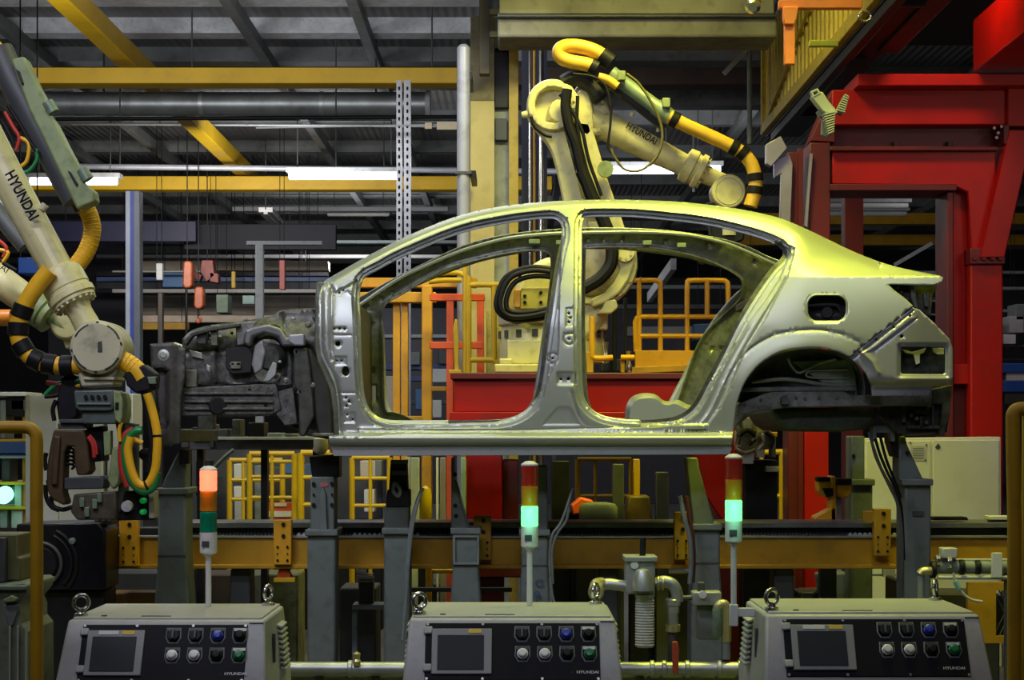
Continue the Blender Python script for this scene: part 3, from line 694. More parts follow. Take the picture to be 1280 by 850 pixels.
ring_bolts(rb, c+d*.128, d, .10, 14, .010, .02, CREAMG, 'collar_bolt')
mb = MB(); mb.lathe([(.07, 0), (.062, .05), (.062, .22)], c+d*.13, d, 24); mb.build('forearm', CREAM, rb)
mb = MB(); mb.lathe([(.01, -.01), (.105, -.01), (.114, .0), (.114, .17), (.105, .18)], P(911, 239, 11.74), (0, 1, 0), 40); wd = mb.build('wrist', CREAM, rb)
mb = MB(); mb.tube([P(911, 239, 11.73)+Vector((.088*math.cos(t*PI/18), 0, .088*math.sin(t*PI/18))) for t in range(36)], .004, 6, 1, True, smooth=False); mb.build('wrist_ring', CREAMG, wd)
mb = MB(); mb.lathe([(.055, 0), (.055, .24)], P(911, 250, 11.83), (.0, 0, -1), 20); mb.build('tool_mount', CREAMG, rb)
mb = MB(); mb.pprism([(884,252),(935,255),(930,300),(915,305),(890,300)], 11.8, .15); mb.pprism([(893,296),(905,300),(880,330),(872,325)], 11.82, .1); mb.build('tool', BLACKM, rb, bevel=.01)
# hoses and carrier of the upper arm
c0, c1 = P(763, 92, 11.66), P(842, 150, 11.66); dd_ = (c1-c0).normalized()
mb = MB(); mb.lathe([(.055, 0), (.055, .07), (.05, .075), (.05, .36), (.056, .37), (.056, (c1-c0).length)], c0, dd_, 20); mb.build('hose_carrier', GRNGREY, rb)
mb = MB(); mb.bar(P(752, 96, 11.72), P(832, 160, 11.72), .10, .05); mb.build('carrier_rail', BLACKM, rb, bevel=.004)
for x, y in ((777,94),(833,128)): MB().pbox(x-5, y-6, x+5, y+6, 11.58, .06).build('carrier_clamp', GRNLT, rb, bevel=.006)
h1 = [(746,86),(735,81),(718,78),(703,73),(699,64),(707,58),(724,58),(744,64),(763,77)]
pixtube(rb, 'hose', HOSEO, h1, 11.66, .048); band(rb, h1, 7, .75, 11.66, .058, ln=.09); band(rb, h1, 0, .4, 11.66, .056)
h2 = [(836,146),(858,157),(885,169),(912,182),(931,194),(942,212),(944,236),(938,258)]
pixtube(rb, 'hose', HOSEO, h2, 11.62, .046)
for i, t in ((0,.35),(3,.25),(3,.85),(5,.45),(6,.1)): band(rb, h2, i, t, 11.62, .055)
h3 = [(748,96),(760,100),(772,108)]
pixtube(rb, 'hose', HOSEO, h3, 11.60, .03)
pixtube(rb, 'thin_cable', mat('olive_cable', (.12, .10, .02), .4), [(783,92),(797,103),(812,124),(823,146),(828,168),(824,190),(812,206),(796,214),(780,211),(770,199),(763,186)], 11.5, .009, n=10)
pixtube(rb, 'thin_cable', BLACK, [(716,92),(742,96),(757,108),(763,130),(763,155),(760,182),(764,192)], 11.55, .008)

# ---------------------------------------------- left robot in front of the car nose
Y = 8.5; s = S(Y)
BX = P(-95, 540, 8.9).x
lb = thing('industrial_robot', 'cream robot arm holding a welding gun in front of the car nose', 'robot', (BX, 8.9, 0))
mb = MB(); mb.lathe([(.45, 0), (.45, .12), (.34, .16), (.30, .7), (.36, .72), (.36, .9)], (BX, 8.9, 0), (0, 0, 1), 32); mb.build('base', CREAM, lb)
mb = MB(); mb.bar((BX, 8.9, .95), P(-70, 60, 8.75), .26, .30); mb.build('lower_arm', CREAM, lb, bevel=.05)
a0, a1 = P(-32, 145, 8.62), P(76, 345, 8.55); d = (a1-a0).normalized()
mb = MB(); mb.lathe([(.16, -.35), (.16, -.1), (.10, 0), (.088, .35), (.083, (a1-a0).length+.02)], a0, d, 8); ua = mb.build('upper_arm', CREAM, lb, bevel=.02, seg=3)
ux = P(44, 270, 8.4)-P(4, 196, 8.4)
lettering('HYUNDAI', P(6.5, 218, 8.455), ux, Vector((-ux.z, 0, ux.x)), .072, PANELBK, lb, .004, width=.255, bold=.03)
mb = MB(); mb.cyl(P(52, 262, 8.55), P(57, 256, 8.55), .02, .02, 12); mb.build('arm_plug', CREAMG, lb)
c = P(74, 342, 8.55)
mb = MB(); mb.lathe([(.085, -.02), (.108, .0), (.112, .03), (.112, .09), (.108, .095), (.108, .11), (.118, .115), (.118, .145), (.108, .15), (.108, .165), (.06, .18)], c, d, 40); mb.build('wrist_collar', CREAM, lb)
ring_bolts(lb, c+d*.16, d, .098, 18, .009, .018, CREAMG, 'collar_bolt')
mb = MB(); mb.lathe([(.068, 0), (.060, .05), (.066, .2)], c+d*.17, d, 24); mb.build('forearm', CREAM, lb)
mb = MB(); mb.lathe([(.001, -.012), (.112, -.012), (.127, 0), (.129, .02), (.129, .22), (.11, .25)], P(121, 434, 8.36), (0, 1, 0), 48); wd = mb.build('wrist', CREAMG, lb)
for a_ in (20, 110, 200, 290):
    mb = MB(); pts = []
    for k in range(9):
        t = math.radians(a_+k*5.5); pts.append(P(121, 434, 8.352)+Vector((.112*math.cos(t), 0, .112*math.sin(t))))
    mb.tube(pts, .006, 6, 2); mb.build('wrist_slot', STEELDK, wd)
for a_ in (0, 80, 180, 260): 
    t = math.radians(a_+8); q = P(121, 434, 8.358)+Vector((.114*math.cos(t), 0, .114*math.sin(t))); MB().cyl(q, q+Vector((0, -.008, 0)), .009, None, 8).build('wrist_bolt', BLACKM, wd)
mb = MB(); mb.pprism([(122,428),(127,426),(128,440),(122,440)], 8.345, .006); mb.build('index_plate', STEELDK, wd)
mb = MB(); mb.pprism([(99,440),(147,440),(146,466),(142,470),(142,482),(101,484),(97,466)], 8.40, .2); tb = mb.build('tool_body', CREAMG, lb, bevel=.012)
mb = MB(); mb.pbox(115, 460, 128, 467, 8.385, .02); mb.build('plate', CREAM, tb, bevel=.002)
mb = MB(); mb.pbox(104, 471, 143, 475, 8.385, .22); mb.build('flange', CREAMG, tb, bevel=.004)
# carrier and hoses
mb = MB(); mb.tube([P(x, y, 8.50) for x, y in ((-2,62),(14,98),(50,165),(86,232),(96,250))], .070, 14, 4); mb.build('hose_carrier', GREYD, lb)
mb = MB(); mb.pprism([(13,73),(30,70),(36,84),(47,108),(55,122),(58,140),(68,152),(84,184),(97,208),(101,226),(117,238),(119,252),(96,262),(88,246),(80,228),(52,170),(36,138),(22,100)], 8.40, .11); mb.build('carrier_shell', GRNLT, lb, bevel=.012)
for x, y in ((62,134),(105,218)): MB().cyl(P(x-3, y-6, 8.42), P(x+5, y+7, 8.42), .030, .03, 14).build('carrier_latch', GRNGREY, lb)
for pix in ([(19,86),(24,89),(29,104),(26,104)], [(84,213),(88,215),(97,230),(94,231)]): MB().pprism(pix, 8.385, .03).build('carrier_slot', BLACKM, lb)
h = [(102,250),(113,272),(115,292),(107,316),(90,338),(74,350)]
pixtube(lb, 'hose', HOSE, h, 8.66, .043, seg=16); band(lb, h, 0, .12, 8.66, .056, ln=.07)
for i in range(4):
    for t in (0, .2, .4, .6, .8): band(lb, h, i+.3, t, 8.66, .0445, HOSE, 'hose_rib', .006)
pixtube(lb, 'hose', HOSE, [(-12,48),(0,64),(14,82)], 8.5, .03)
h = [(62,338),(46,358),(32,380),(24,402),(24,424),(36,444),(56,454),(80,457),(104,456)]
pixtube(lb, 'hose', HOSE, h, 8.42, .042, seg=16)
for i, t in ((2,.45),(3,.45),(4,.5),(5,.5),(6,.3),(7,.2)): band(lb, h, i, t, 8.42, .050, ln=.062)
h = [(138,447),(154,451),(170,462),(178,474)]
pixtube(lb, 'hose', HOSE, h, 8.42, .046, seg=16)
for t in (0, .25, .5, .75): band(lb, h, 1, t, 8.42, .048, HOSE, 'hose_rib', .006)
mb = MB(); mb.pprism([(155,466),(180,455),(196,468),(194,486),(170,492),(158,482)], 8.38, .10); mb.pprism([(182,470),(196,470),(196,482),(186,484)], 8.34, .05); mb.build('hose_bracket', BLACKM, lb, bevel=.01)
mb = MB(); mb.pprism([(184,471),(194,471),(195,480),(186,480)], 8.33, .02); mb.build('bracket_plate', GRNGREY, lb, bevel=.003)
h = [(184,492),(190,512),(196,540),(196,568),(193,590),(184,606),(172,604),(164,586),(160,562),(164,546)]
pixtube(lb, 'hose', HOSE, h, 8.36, .021)
for i, t in ((2,.2),(5,.1)): band(lb, h, i, t, 8.36, .024, ln=.012)
pixtube(lb, 'green_hose', GREENH, [(197,590),(190,610),(176,613),(163,598),(157,572),(158,552),(168,540),(178,538)], 8.37, .020)
pixtube(lb, 'red_hose', REDH, [(160,608),(153,586),(152,560),(157,544),(167,537)], 8.39, .018)
pixtube(lb, 'hose', HOSE, [(165,548),(172,551),(178,554)], 8.37, .012)
pixtube(lb, 'hose', HOSE, [(152,528),(149,538),(150,552)], 8.37, .010)
pixtube(lb, 'dark_hose', BLACK, [(180,488),(185,520),(190,560),(186,590)], 8.41, .018)
for l, m in (([(6,140),(16,158),(24,172),(20,188)], REDH), ([(26,172),(36,180),(34,200),(27,208)], HOSE), ([(46,186),(46,200),(38,212),(31,216)], GREENH), ([(10,132),(24,154),(38,178),(48,192)], BLACK), ([(2,150),(14,172),(18,184)], BLACK)): pixtube(lb, 'wire', m, l, 8.42, .010)
for l, m in (([(88,482),(72,480),(58,478)], REDH), ([(100,476),(80,477),(66,484),(56,494)], GREENH), ([(100,482),(88,483),(80,480)], HOSE), ([(98,488),(82,486),(72,494),(56,496)], BLACK)): pixtube(lb, 'wire', m, l, 8.46, .010)
# welding gun
mb = MB(); mb.pprism([(92,488),(142,487),(142,512),(136,514),(100,514),(94,510)], 8.36, .22); mb.pbox(102, 513, 146, 530, 8.38, .2); gh = mb.build('gun_head', mat('gun_green_grey', (.10, .125, .11), .45, .3, .2, 9., 0, .3), lb, bevel=.008)
mb = MB(); mb.pprism([(141,488),(150,490),(153,500),(153,520),(150,530),(143,524)], 8.35, .2); mb.build('gun_flange', GRNLT, lb, bevel=.006)
for x in (107, 115, 123, 131): MB().cyl(P(x, 496, 8.362), P(x, 496, 8.345), .010, None, 8).build('gun_bolt', BLACKM, gh)
MB().pbox(96, 503, 138, 505.5, 8.345, .03).build('gun_seam', GREYP, gh)
MB().pbox(144, 503, 148, 512, 8.345, .01).build('flange_slot', BLACK, lb)
mb = MB(); mb.pprism([(75,472),(84,466),(96,470),(97,520),(86,528),(73,526),(70,506)], 8.45, .15); mb.build('gun_actuator', BLACKM, lb, bevel=.01)
mb = MB(); mb.pbox(74, 524, 104, 529, 8.4, .12); mb.pbox(72, 529, 108, 536, 8.42, .14); mb.build('actuator_plate', GREYD, lb, bevel=.004)
mb = MB(); mb.pprism(smooth2([(67,537),(62,560),(58,590),(59,612),(65,624),(72,628),(80,632)],3)+[(82,628),(78,616),(79,596),(80,566),(84,558),(92,558),(93,580),(96,594),(108,594),(113,588),(110,560),(107,546),(104,537)], 8.40, .12); mb.build('gun_arm', BROWN, lb, bevel=.012)
mb = MB(); mb.bar(P(72, 545, 8.39), P(68, 606, 8.39), .02, .03); mb.build('arm_rib', BROWN, lb, bevel=.006)
for k in range(5):
    MB().tube([P(83, 562+k*5, 8.47), P(88, 560+k*5, 8.43), P(93, 563+k*5, 8.47), P(90, 566+k*5, 8.5)], .006, 8, 4).build('coil_turn', BLACK, lb)
for l in ([(58,566),(56,575),(58,588)], [(64,620),(66,632),(78,637),(90,634)], [(57,606),(58,622),(64,633),(74,638)], [(70,500),(66,512),(68,526)], [(60,600),(62,614)]): pixtube(lb, 'dark_hose', BLACK, l, 8.44, .011)
mb = MB(); mb.pprism([(80,597),(126,595),(130,600),(129,611),(80,612)], 8.40, .14); mb.build('gun_crossbar', GREYD, lb, bevel=.006)
mb = MB(); mb.pprism([(92,618),(145,614),(145,650),(96,650),(88,640)], 8.42, .16); mb.build('gun_base', mat('brown_gun_base', (.085, .07, .045), .5, .3, .4, 14., .1, .4), lb, bevel=.008)
for x, y in ((102,628),(118,630),(124,622),(108,640)): MB().pbox(x-3, y-6, x+3, y+6, 8.40, .03).build('gun_block', GRNGREY, lb, bevel=.003)
mb = MB(); mb.pprism([(108,535),(128,532),(130,576),(112,578)], 8.46, .12); mb.build('transformer', BLACKM, lb, bevel=.006)
pixtube(lb, 'red_hose', REDH, [(110,546),(116,556),(118,572)], 8.41, .010); pixtube(lb, 'red_hose', REDH, [(112,544),(119,554),(121,568)], 8.41, .008)
mb = MB(); mb.pprism([(129,540),(138,538),(138,568),(130,570)], 8.40, .06); mb.build('pale_bracket', GRNLT, lb, bevel=.004)
mb = MB(); mb.pprism([(140,560),(149,558),(152,580),(148,604),(141,612),(134,600),(137,584)], 8.40, .07); mb.build('pale_arm', GRNLT, lb, bevel=.008)
mb = MB(); mb.pprism([(144,528),(156,528),(158,536),(158,600),(154,620),(150,640),(146,640),(148,600),(149,560)], 8.48, .1); mb.build('gun_rail', GREYD, lb, bevel=.006)
mb = MB(); mb.pprism([(146,614),(193,612),(193,650),(146,651)], 8.50, .08); mb.build('gear_case', BLACKM, lb, bevel=.006)
mb = MB(); mb.pbox(186, 614, 193, 648, 8.44, .1); mb.build('case_plate', mat('case_beige', (.25, .24, .18), .5), lb, bevel=.003)
mb = MB(); mb.lathe([(.005, 0), (.026, 0), (.028, .03)], P(158, 633, 8.46), (0, 1, 0), 18); mb.build('motor_cap', GREYL, lb)
for y in (626, 640): MB().lathe([(.001, -.012), (.010, -.008), (.014, .0), (.014, .05)], P(178, y, 8.46), (0, 1, 0), 14).build('green_indicator', emit('green_dim', (20, 150, 70), .35), lb)
mb = MB(); mb.pprism([(158,528),(172,530),(172,600),(158,600)], 8.56, .05); mb.build('back_plate', GREYD, lb, bevel=.004)
MB().lathe([(.03, 0), (.03, .03)], P(181, 568, 8.5), (0, 1, 0), 14).build('knob', BLACKM, lb)

# ---------------------------------------------- second robot behind the left one
rc = thing('industrial_robot', 'smaller cream robot arm further back at the left edge, behind the welding robot', 'robot', (P(-120, 540, 11.).x, 11., 0))
mb = MB(); mb.lathe([(.45, 0), (.45, .12), (.34, .16), (.30, .7), (.36, .72), (.3, 1.0)], rc.location, (0, 0, 1), 32); mb.build('base', CREAM, rc)
mb = MB(); mb.bar(Vector(rc.location)+Vector((0, 0, .95)), P(-90, 290, 11.), .26, .3); mb.build('lower_arm', CREAM, rc, bevel=.04)
a0, a1 = P(-85, 292, 10.9), P(46, 384, 10.8); d = (a1-a0).normalized()
mb = MB(); mb.lathe([(.15, -.1), (.11, .1), (.09, (a1-a0).length)], a0, d, 28); mb.build('upper_arm', CREAM, rc)
c = a1
mb = MB(); mb.lathe([(.09, -.02), (.11, 0), (.11, .06), (.095, .07), (.11, .08), (.11, .11), (.05, .12), (.05, .26)], c, d, 28); mb.build('wrist_collar', GRNLT, rc)
mb = MB(); mb.lathe([(.02, 0), (.10, 0), (.115, .02), (.115, .2)], P(82, 402, 10.72), (.2, 1, 0), 28); mb.pprism([(74,410),(92,410),(96,432),(82,436)], 10.75, .15); mb.build('wrist', CREAM, rc, bevel=.006)
lettering('AI', P(-1, 336, 10.69), P(5, 340, 10.7)-P(-1, 336, 10.7), Vector((.55, 0, .83)), .06, PANELBK, rc, .002)
mb = MB(); mb.tube([P(x, y, 10.6) for x, y in ((-20,396),(-4,397),(14,397))], .05, 14, 4); mb.build('hose', mat('amber_hose', (.75, .25, .02), .4), rc)
MB().tube([P(x, y, 10.7) for x, y in ((-12,255),(10,282),(32,308))], .055, 12, 4).build('hose_carrier', GREYD, rc)
MB().pprism([(-8,240),(20,262),(32,284),(30,300),(4,280),(-8,266)], 10.8, .08).build('carrier_shell', GREYL, rc, bevel=.01)
for l, m in (([(-2,300),(8,310),(4,322)], REDH), ([(-2,312),(10,316),(2,330)], HOSE), ([(-6,320),(6,330),(20,338)], BLACK)): pixtube(rc, 'wire', m, l, 10.6, .012)
# ================================================================== LINE: posts, rail, consoles, lamps, valve
LAV = mat('console_grey_paint', (.42, .42, .42), .4, 0, .05, 9., 0, .12)
# ---------------- consoles
def console(px0, px1, ytop_f, ytop_b, label, offs):
    """px0..px1 = front top edge in pixels at the front depth"""
    YF_, YB = 7.0, 7.58
    x0, x1 = P(px0, 0, YF_).x, P(px1, 0, YF_).x; zt = P(0, ytop_f, YF_).z
    cx = (x0+x1)/2
    c = thing('control_console', label, 'control console', (cx, 7.3, 0), 'control consoles along the front')
    W = x1-x0
    # side profile (y, z): panel leans towards the viewer at the bottom
    prof = [(YF_, zt), (YB, zt+.0), (YB+.04, zt-.30), (YB+.04, .02), (YF_-.16, .02), (YF_-.16, zt-.30)]
    mb = MB(); fl = .028
    def xs(z, side): return cx+side*(W/2+fl*max(0, min(1, (zt-z)/.3)))
    L_ = [Vector((xs(z, -1), y, z)) for y, z in prof]; R_ = [Vector((xs(z, 1), y, z)) for y, z in prof]
    n = len(prof)
    mb.add(L_+R_, [tuple(range(n)), tuple(range(n, 2*n))[::-1]]+[(i, n+i, n+(i+1) % n, (i+1) % n) for i in range(n)])
    mb.build('body', LAV, c, bevel=.012, seg=3)
    mb = MB(); mb.box((cx, (YF_+YB)/2+.01, zt+.003), (W-.03, YB-YF_-.02, .012)); mb.build('top_plate', CONS, c, bevel=.004)
    MB().box((cx-.05, YF_+.05, zt+.0105), (.12, .008, .003)).build('top_slot', GREYD, c)
    MB().cyl((cx-W/2+.13, YF_+.06, zt+.009), (cx-W/2+.13, YF_+.06, zt+.013), .012, None, 12).build('top_plug', GREYD, c)
    # control panel local frame on the sloping front
    a = Vector((cx, YF_, zt)); b = Vector((cx, YF_-.16, zt-.30)); dn = (b-a).normalized(); up = -dn; nx = Vector((1, 0, 0)); nn = nx.cross(up)   # outward
    if nn.y > 0: nn = -nn
    R = Matrix((nx, up, -nn)).transposed()
    def at(u, v, h=0): return a+nx*u+dn*v+nn*h            # u right from the middle, v down the slope
    PW, V0, V1 = W-.13, .022, .262
    MB().box(at(0, (V0+V1)/2, .003), (PW, V1-V0, .008), R).build('panel', PANELBK, c, bevel=.002)
    for u in (-PW/2+.008, -PW*.17, PW*.17, PW/2-.008):
        for v in (V0+.006, V1-.006): MB().cyl(at(u, v, .006), at(u, v, .010), .006, None, 10).build('panel_screw', CHROME, c)
    MB().box(at(PW/2+.033, .014, .001), (.055, .004, .006), R).build('side_seam', GREYD, c)
    # screen with bezel and hinges
    us = -PW*.29; vs_ = (V0+V1)/2+.002
    bz = MB(); bz.box(at(us, vs_, .010), (PW*.345, .19, .014), R); bz = bz.build('screen_bezel', mat('bezel_grey', (.23, .235, .24), .4, 0, .06, 8.), c, bevel=.003)
    MB().box(at(us-.004, vs_+.006, .0185), (PW*.265, .145, .004), R).build('screen', SCREEN, bz, bevel=.001)
    MB().box(at(us-PW*.045, vs_-.083, .018), (PW*.12, .016, .003), R).build('white_label', SIGNW, bz) if offs != 1 else None
    MB().box(at(us+PW*.075, vs_-.083, .018), (PW*.075, .016, .003), R).build('yellow_label', SIGNY, bz)
    for v in (V0+.034, V1-.05):
        MB().box(at(us-PW*.195, v, .012), (.034, .030, .016), R).build('hinge', GREYL, c, bevel=.004)
        for k in (-1, 1): pass
    # eight operators in two rows
    k = 0
    for r_, vv in enumerate((V0+.045, V0+.128)):
        for i in range(4):
            u = PW*.055+i*.0875+ (0.0 if r_ == 0 else .002); p = at(u, vv, .007)
            sh = [(-.029, -.030), (.029, -.030), (.031, .012), (.018, .036), (-.018, .036), (-.031, .012)]
            mb = MB(); m_ = len(sh)
            o1 = [at(u+x, vv+y, .008) for x, y in sh]; i1 = [at(u+x*.86, vv+y*.86, .010) for x, y in sh]; b1 = [at(u+x, vv+y, .004) for x, y in sh]
            mb.add(b1+o1+i1, [(j, (j+1) % m_, m_+(j+1) % m_, m_+j) for j in range(m_)]+[(m_+j, m_+(j+1) % m_, 2*m_+(j+1) % m_, 2*m_+j) for j in range(m_)])
            pl = mb.build('button_guard', GREYP, c, smooth=0)
            MB().box(at(u, vv-.022, .0085), (.048, .012, .003), R).build('name_tag', SIGNW if i == 3 else GREYD, pl)
            kind = [['sel', 'sel', 'blue', 'black'], ['white', 'white', 'black', 'green']][r_][i]
            mm = {'blue': mat('blue_button', (.03, .05, .42), .3), 'white': mat('white_button', (.80, .80, .80), .3), 'green': mat('green_button', (.01, .16, .06), .3)}.get(kind, BLACK)
            bt = MB().lathe([(.022, 0), (.022, .010), (.018, .012), (.0175, .022), (.013, .026), (.001, .027)] if kind != 'sel' else [(.022, 0), (.021, .014), (.001, .015)], at(u, vv+.004, .007), nn, 20).build('button', mm, pl, label='%s push button' % kind if kind not in ('sel', 'black') else None)
            if kind == 'sel': MB().box(at(u, vv+.004, .026), (.010, .036, .012), R).build('selector_lever', GREYD, pl, bevel=.002)
    lettering('HYUNDAI', at(PW*.055+2.45*.0875, V1-.028, .0075), nx, up, .016, WHITEP, c, .001, width=.085, bold=.02)
    lettering('<', at(PW*.055+2.2*.0875, V1-.028, .0075), nx, up, .012, GREYD, c, .001, width=.008)
    # eye bolts
    for u, yy in ((-W/2+.035, YF_+.07), (W/2-.055, YB-.08)):
        o = Vector((cx+u, yy, zt+.008)); e = MB()
        e.lathe([(.028, 0), (.028, .012), (.016, .016), (.013, .03)], o, (0, 0, 1), 16)
        q = o+Vector((0, 0, .055)); ang = .5 if u < 0 else 1.15
        e.tube([q+Vector((.030*math.cos(t*PI/12)*math.cos(ang), .030*math.cos(t*PI/12)*math.sin(ang), .030*math.sin(t*PI/12))) for t in range(24)], .0085, 10, 1, True, smooth=False)
        e.build('eye_bolt', CHROME, c)
    # side louvres
    for side in (-1, 1):
        for k in range(9):
            z = zt-.06-.022*k; MB().box((xs(z, side)+side*.010, YB-.18, z), (.026, .16, .011), Matrix.Rotation(side*.35, 3, 'Y')).build('louvre', CONS, c, bevel=.003)
        MB().box((xs(zt-.12, side)+side*.004, YF_+.16, zt-.13), (.012, .02, .12)).build('latch', GREYD, c, bevel=.003)
    MB().box((cx, 7.21, .01), (W+.02, .76, .06)).build('plinth', GREYD, c, bevel=.01)
    return c, zt
c1, zt1 = console(85, 331, 775, 757, 'grey control console at the left, with white and yellow labels over its screen', 0)
c2, zt2 = console(512, 769, 773, 755, 'grey control console in the middle, with only a yellow label above its screen', 1)
c3, zt3 = console(957, 1224, 768, 752, 'grey control console at the right, with a stack light bracket on its left side', 2)

# ---------------- stack lights
def stack_light(px, ytop, ybot, Yd, pole_bot, lit, label, half=11.5, parent_bracket=None):
    s_ = S(Yd); base = P(px, pole_bot, Yd)
    t = thing('stack_light', label, 'signal tower light', base, 'stack lights on poles')
    hh = (ybot-ytop)/4*s_; top = P(px, ytop, Yd).z; r = half*s_*.93
    cols = [('red', (235, 40, 25), (.40, .02, .012)), ('amber', (240, 130, 10), (.55, .20, .01)), ('green', (10, 200, 90), (.0, .22, .11))]
    for k, (n_, e_, b_) in enumerate(cols):
        on = n_ == lit
        m_ = emit(n_+'_lens_lit', (255, 105, 75) if n_ == 'red' else (95, 255, 130), 2.6 if n_ == 'red' else 2.4) if on else mat(n_+'_lens', b_, .25, 0, .1, 20.)
        z1 = top-hh*k; mb = MB()
        mb.lathe([(r*.9, 0), (r, .004), (r*.985, hh*.33), (r, hh*.34), (r*.985, hh*.66), (r, hh*.67), (r*1.0, hh-.004), (r*.9, hh)], (base.x, Yd, z1-hh), (0, 0, 1), 24)
        mb.build('lens', m_, t, label=n_+' lens'+(', lit' if on else ''))
    MB().lathe([(r*1.02, 0), (r*1.02, .006), (r*.5, .018), (.001, .02)], (base.x, Yd, top), (0, 0, 1), 24).build('cap', WHITEP, t)
    zb = top-3*hh
    MB().lathe([(r*.5, -hh*1.08), (r*.9, -hh*1.02), (r, -hh*.98), (r, 0)], (base.x, Yd, zb), (0, 0, 1), 24).build('housing', WHITEP, t)
    MB().box((base.x-.006, Yd-r*.98, zb-hh*.55), (.030, .008, .024)).build('rating_plate', GREYD, t)
    MB().cyl((base.x, Yd, base.z), (base.x, Yd, zb-hh), 3.6*s_, None, 14).build('pole', WHITEP, t)
    MB().lathe([(5.5*s_, 0), (5.5*s_, .02), (3.6*s_, .03)], (base.x, Yd, zb-hh*1.17), (0, 0, 1), 14).build('pole_collar', WHITEP, t)
    if lit:
        l = bpy.data.lights.new('lens_glow', 'POINT'); l.energy = .35 if lit == 'red' else .4; l.color = (1, .18, .1) if lit == 'red' else (.2, 1, .45); l.shadow_soft_size = r*1.05
        lo = bpy.data.objects.new('lens_glow', l); COL.objects.link(lo); lo.location = (base.x, Yd-r-.05, top-hh*(.5 if lit == 'red' else 2.5))
    return t
def top_of(pc): return None
stack_light(260.5, 588, 691, 7.42, 758, 'red', 'signal tower lit red on top, on a white pole behind the left console')
stack_light(662, 582, 683, 7.42, 756, 'green', 'signal tower lit green at its foot, on a white pole behind the middle console')
sl = stack_light(917, 573, 677, 7.25, 781, 'green', 'signal tower lit green, on a bracket at the left side of the right console')
b = sl.location
MB().box((b.x, 7.25, b.z+.04), (.034, .034, .09)).build('socket', WHITEP, sl, bevel=.004)
x1 = P(957, 0, 7.0).x
MB().box(((b.x+x1)/2, 7.25, b.z+.052), (abs(x1-b.x)-.02, .02, .036)).build('bracket_arm', WHITEP, sl, bevel=.003)

# ---------------- jig posts carrying the car
POSTM = mat('post_paint', (.13, .155, .14), .55, 0, .14, 5., .04, .3)
def post(label, xl, xr, cap, top, shape, Yd=9.45, flare=0, yfl=700, dpt=.22, gus=None, m=POSTM):
    cx = (P(xl, 0, Yd).x+P(xr, 0, Yd).x)/2
    t = thing('jig_post', label, 'support post', (cx, Yd+dpt/2, 0), 'grey posts under the car')
    floor_px = HY+EYE*F/Yd
    pix = [(xl, cap+6), (xr, cap+6), (xr, yfl), (xr+flare, 757+flare*2), (xr+flare, floor_px), (xl-flare, floor_px), (xl-flare, 757+flare*2), (xl, yfl)]
    mb = MB(); mb.pprism(pix, Yd, dpt); mb.build('column', m, t, bevel=.012)
    if flare: MB().pbox(xl, yfl-1, xr, yfl+1, Yd-.004, .01).build('weld_seam', GREYD, t)
    MB().pbox(xl-3, cap, xr+3, cap+8, Yd-.03, dpt+.06).build('cap_plate', m, t, bevel=.006)
    if shape: MB().pprism(shape, Yd+.02, dpt-.04).build('head', m, t, bevel=.008)
    if gus: MB().pprism(gus, Yd+dpt*.4, .03).build('gusset', m, t, bevel=.004)
    return t
Y = 9.45
p = post('leftmost grey post, under the radiator frame of the car', 197, 232, 610, 530, [(224,562),(231,562),(231,612),(201,612),(206,598)], yfl=695, flare=5)
MB().pprism([(224,561),(236,561),(236,580),(224,580)], 9.42, .1).build('clamp', BLACKM, p, bevel=.006)
p = post('grey post with a ribbed and bolted head plate, left of the door sill', 384, 419, 662, 596, [(388,596),(418,596),(418,664),(388,664)], yfl=720)
MB().pprism([(386,570),(424,568),(424,597),(390,597)], 9.5, .16).build('clamp', BLACKM, p, bevel=.008)
MB().pprism([(399,664),(401,616),(404,609),(407,616),(409,664)], 9.44, .04).build('rib', POSTM, p, bevel=.004)
for x, y, r in ((392,605,2.6),(415,604.5,2.6),(392,631,2.6),(415,631,2.6),(392,618,1.5),(415,618,1.5)): MB().cyl(P(x, y, 9.475), P(x, y, 9.455), r*S(9.45), None, 10).build('bolt', BLACK, p)
MB().pprism([(400,604),(410,603),(410,608),(401,609)], 9.465, .01).build('red_smear', mat('pink_mark', (.45, .12, .12), .6), p)
p = post('grey post with a dark clamp head, right of the bolted post', 480, 512, 660, 632, [(480,632),(511,632),(511,662),(480,662)], yfl=720)
mb = MB(); mb.pprism([(484,612),(512,612),(512,634),(482,634)], 9.46, .16); mb.pprism([(488,576),(508,576),(510,614),(486,614)], 9.5, .12); mb.build('clamp', BLACKM, p, bevel=.006)
mb = MB(); mb.pbox(488, 575, 509, 580, 9.46, .1); mb.pbox(490, 588, 508, 594, 9.46, .1); mb.build('clamp_jaw', GREYD, p, bevel=.004)
MB().tube([P(494, 604, 9.45), P(500, 612, 9.44), P(498, 620, 9.45), P(492, 614, 9.45)], .012, 8, 4, True).build('clamp_ring', GREYP, p)
p = post('grey post with a tall triangular gusset and framed window', 566, 598, 660, 572, [(564,572),(567,572),(567,598),(586,662),(564,662)], yfl=707, flare=4)
MB().pprism([(567,600),(571,600),(588,664),(567,664)], 9.5, .02).build('gusset', GREYP, p)
mb = MB(); mb.plate([(566,668),(599,668),(599,706),(566,706)], [[(569,672),(596,672),(596,703),(569,703)]], 9.43, .03); mb.build('window_frame', GREYP, p, bevel=.002)
for x, y in ((569,593),(569,632),(570,645)): MB().cyl(P(x, y, 9.475), P(x, y, 9.465), .012, None, 8).build('bolt', BLACK, p)
p = post('grey post marked 4 G 8 in blue, behind the middle signal tower', 652, 685, 662, 580, [(656,582),(684,582),(685,664),(654,664)], yfl=707, flare=3)
INK = mat('blue_ink', (.03, .07, .16), .6)
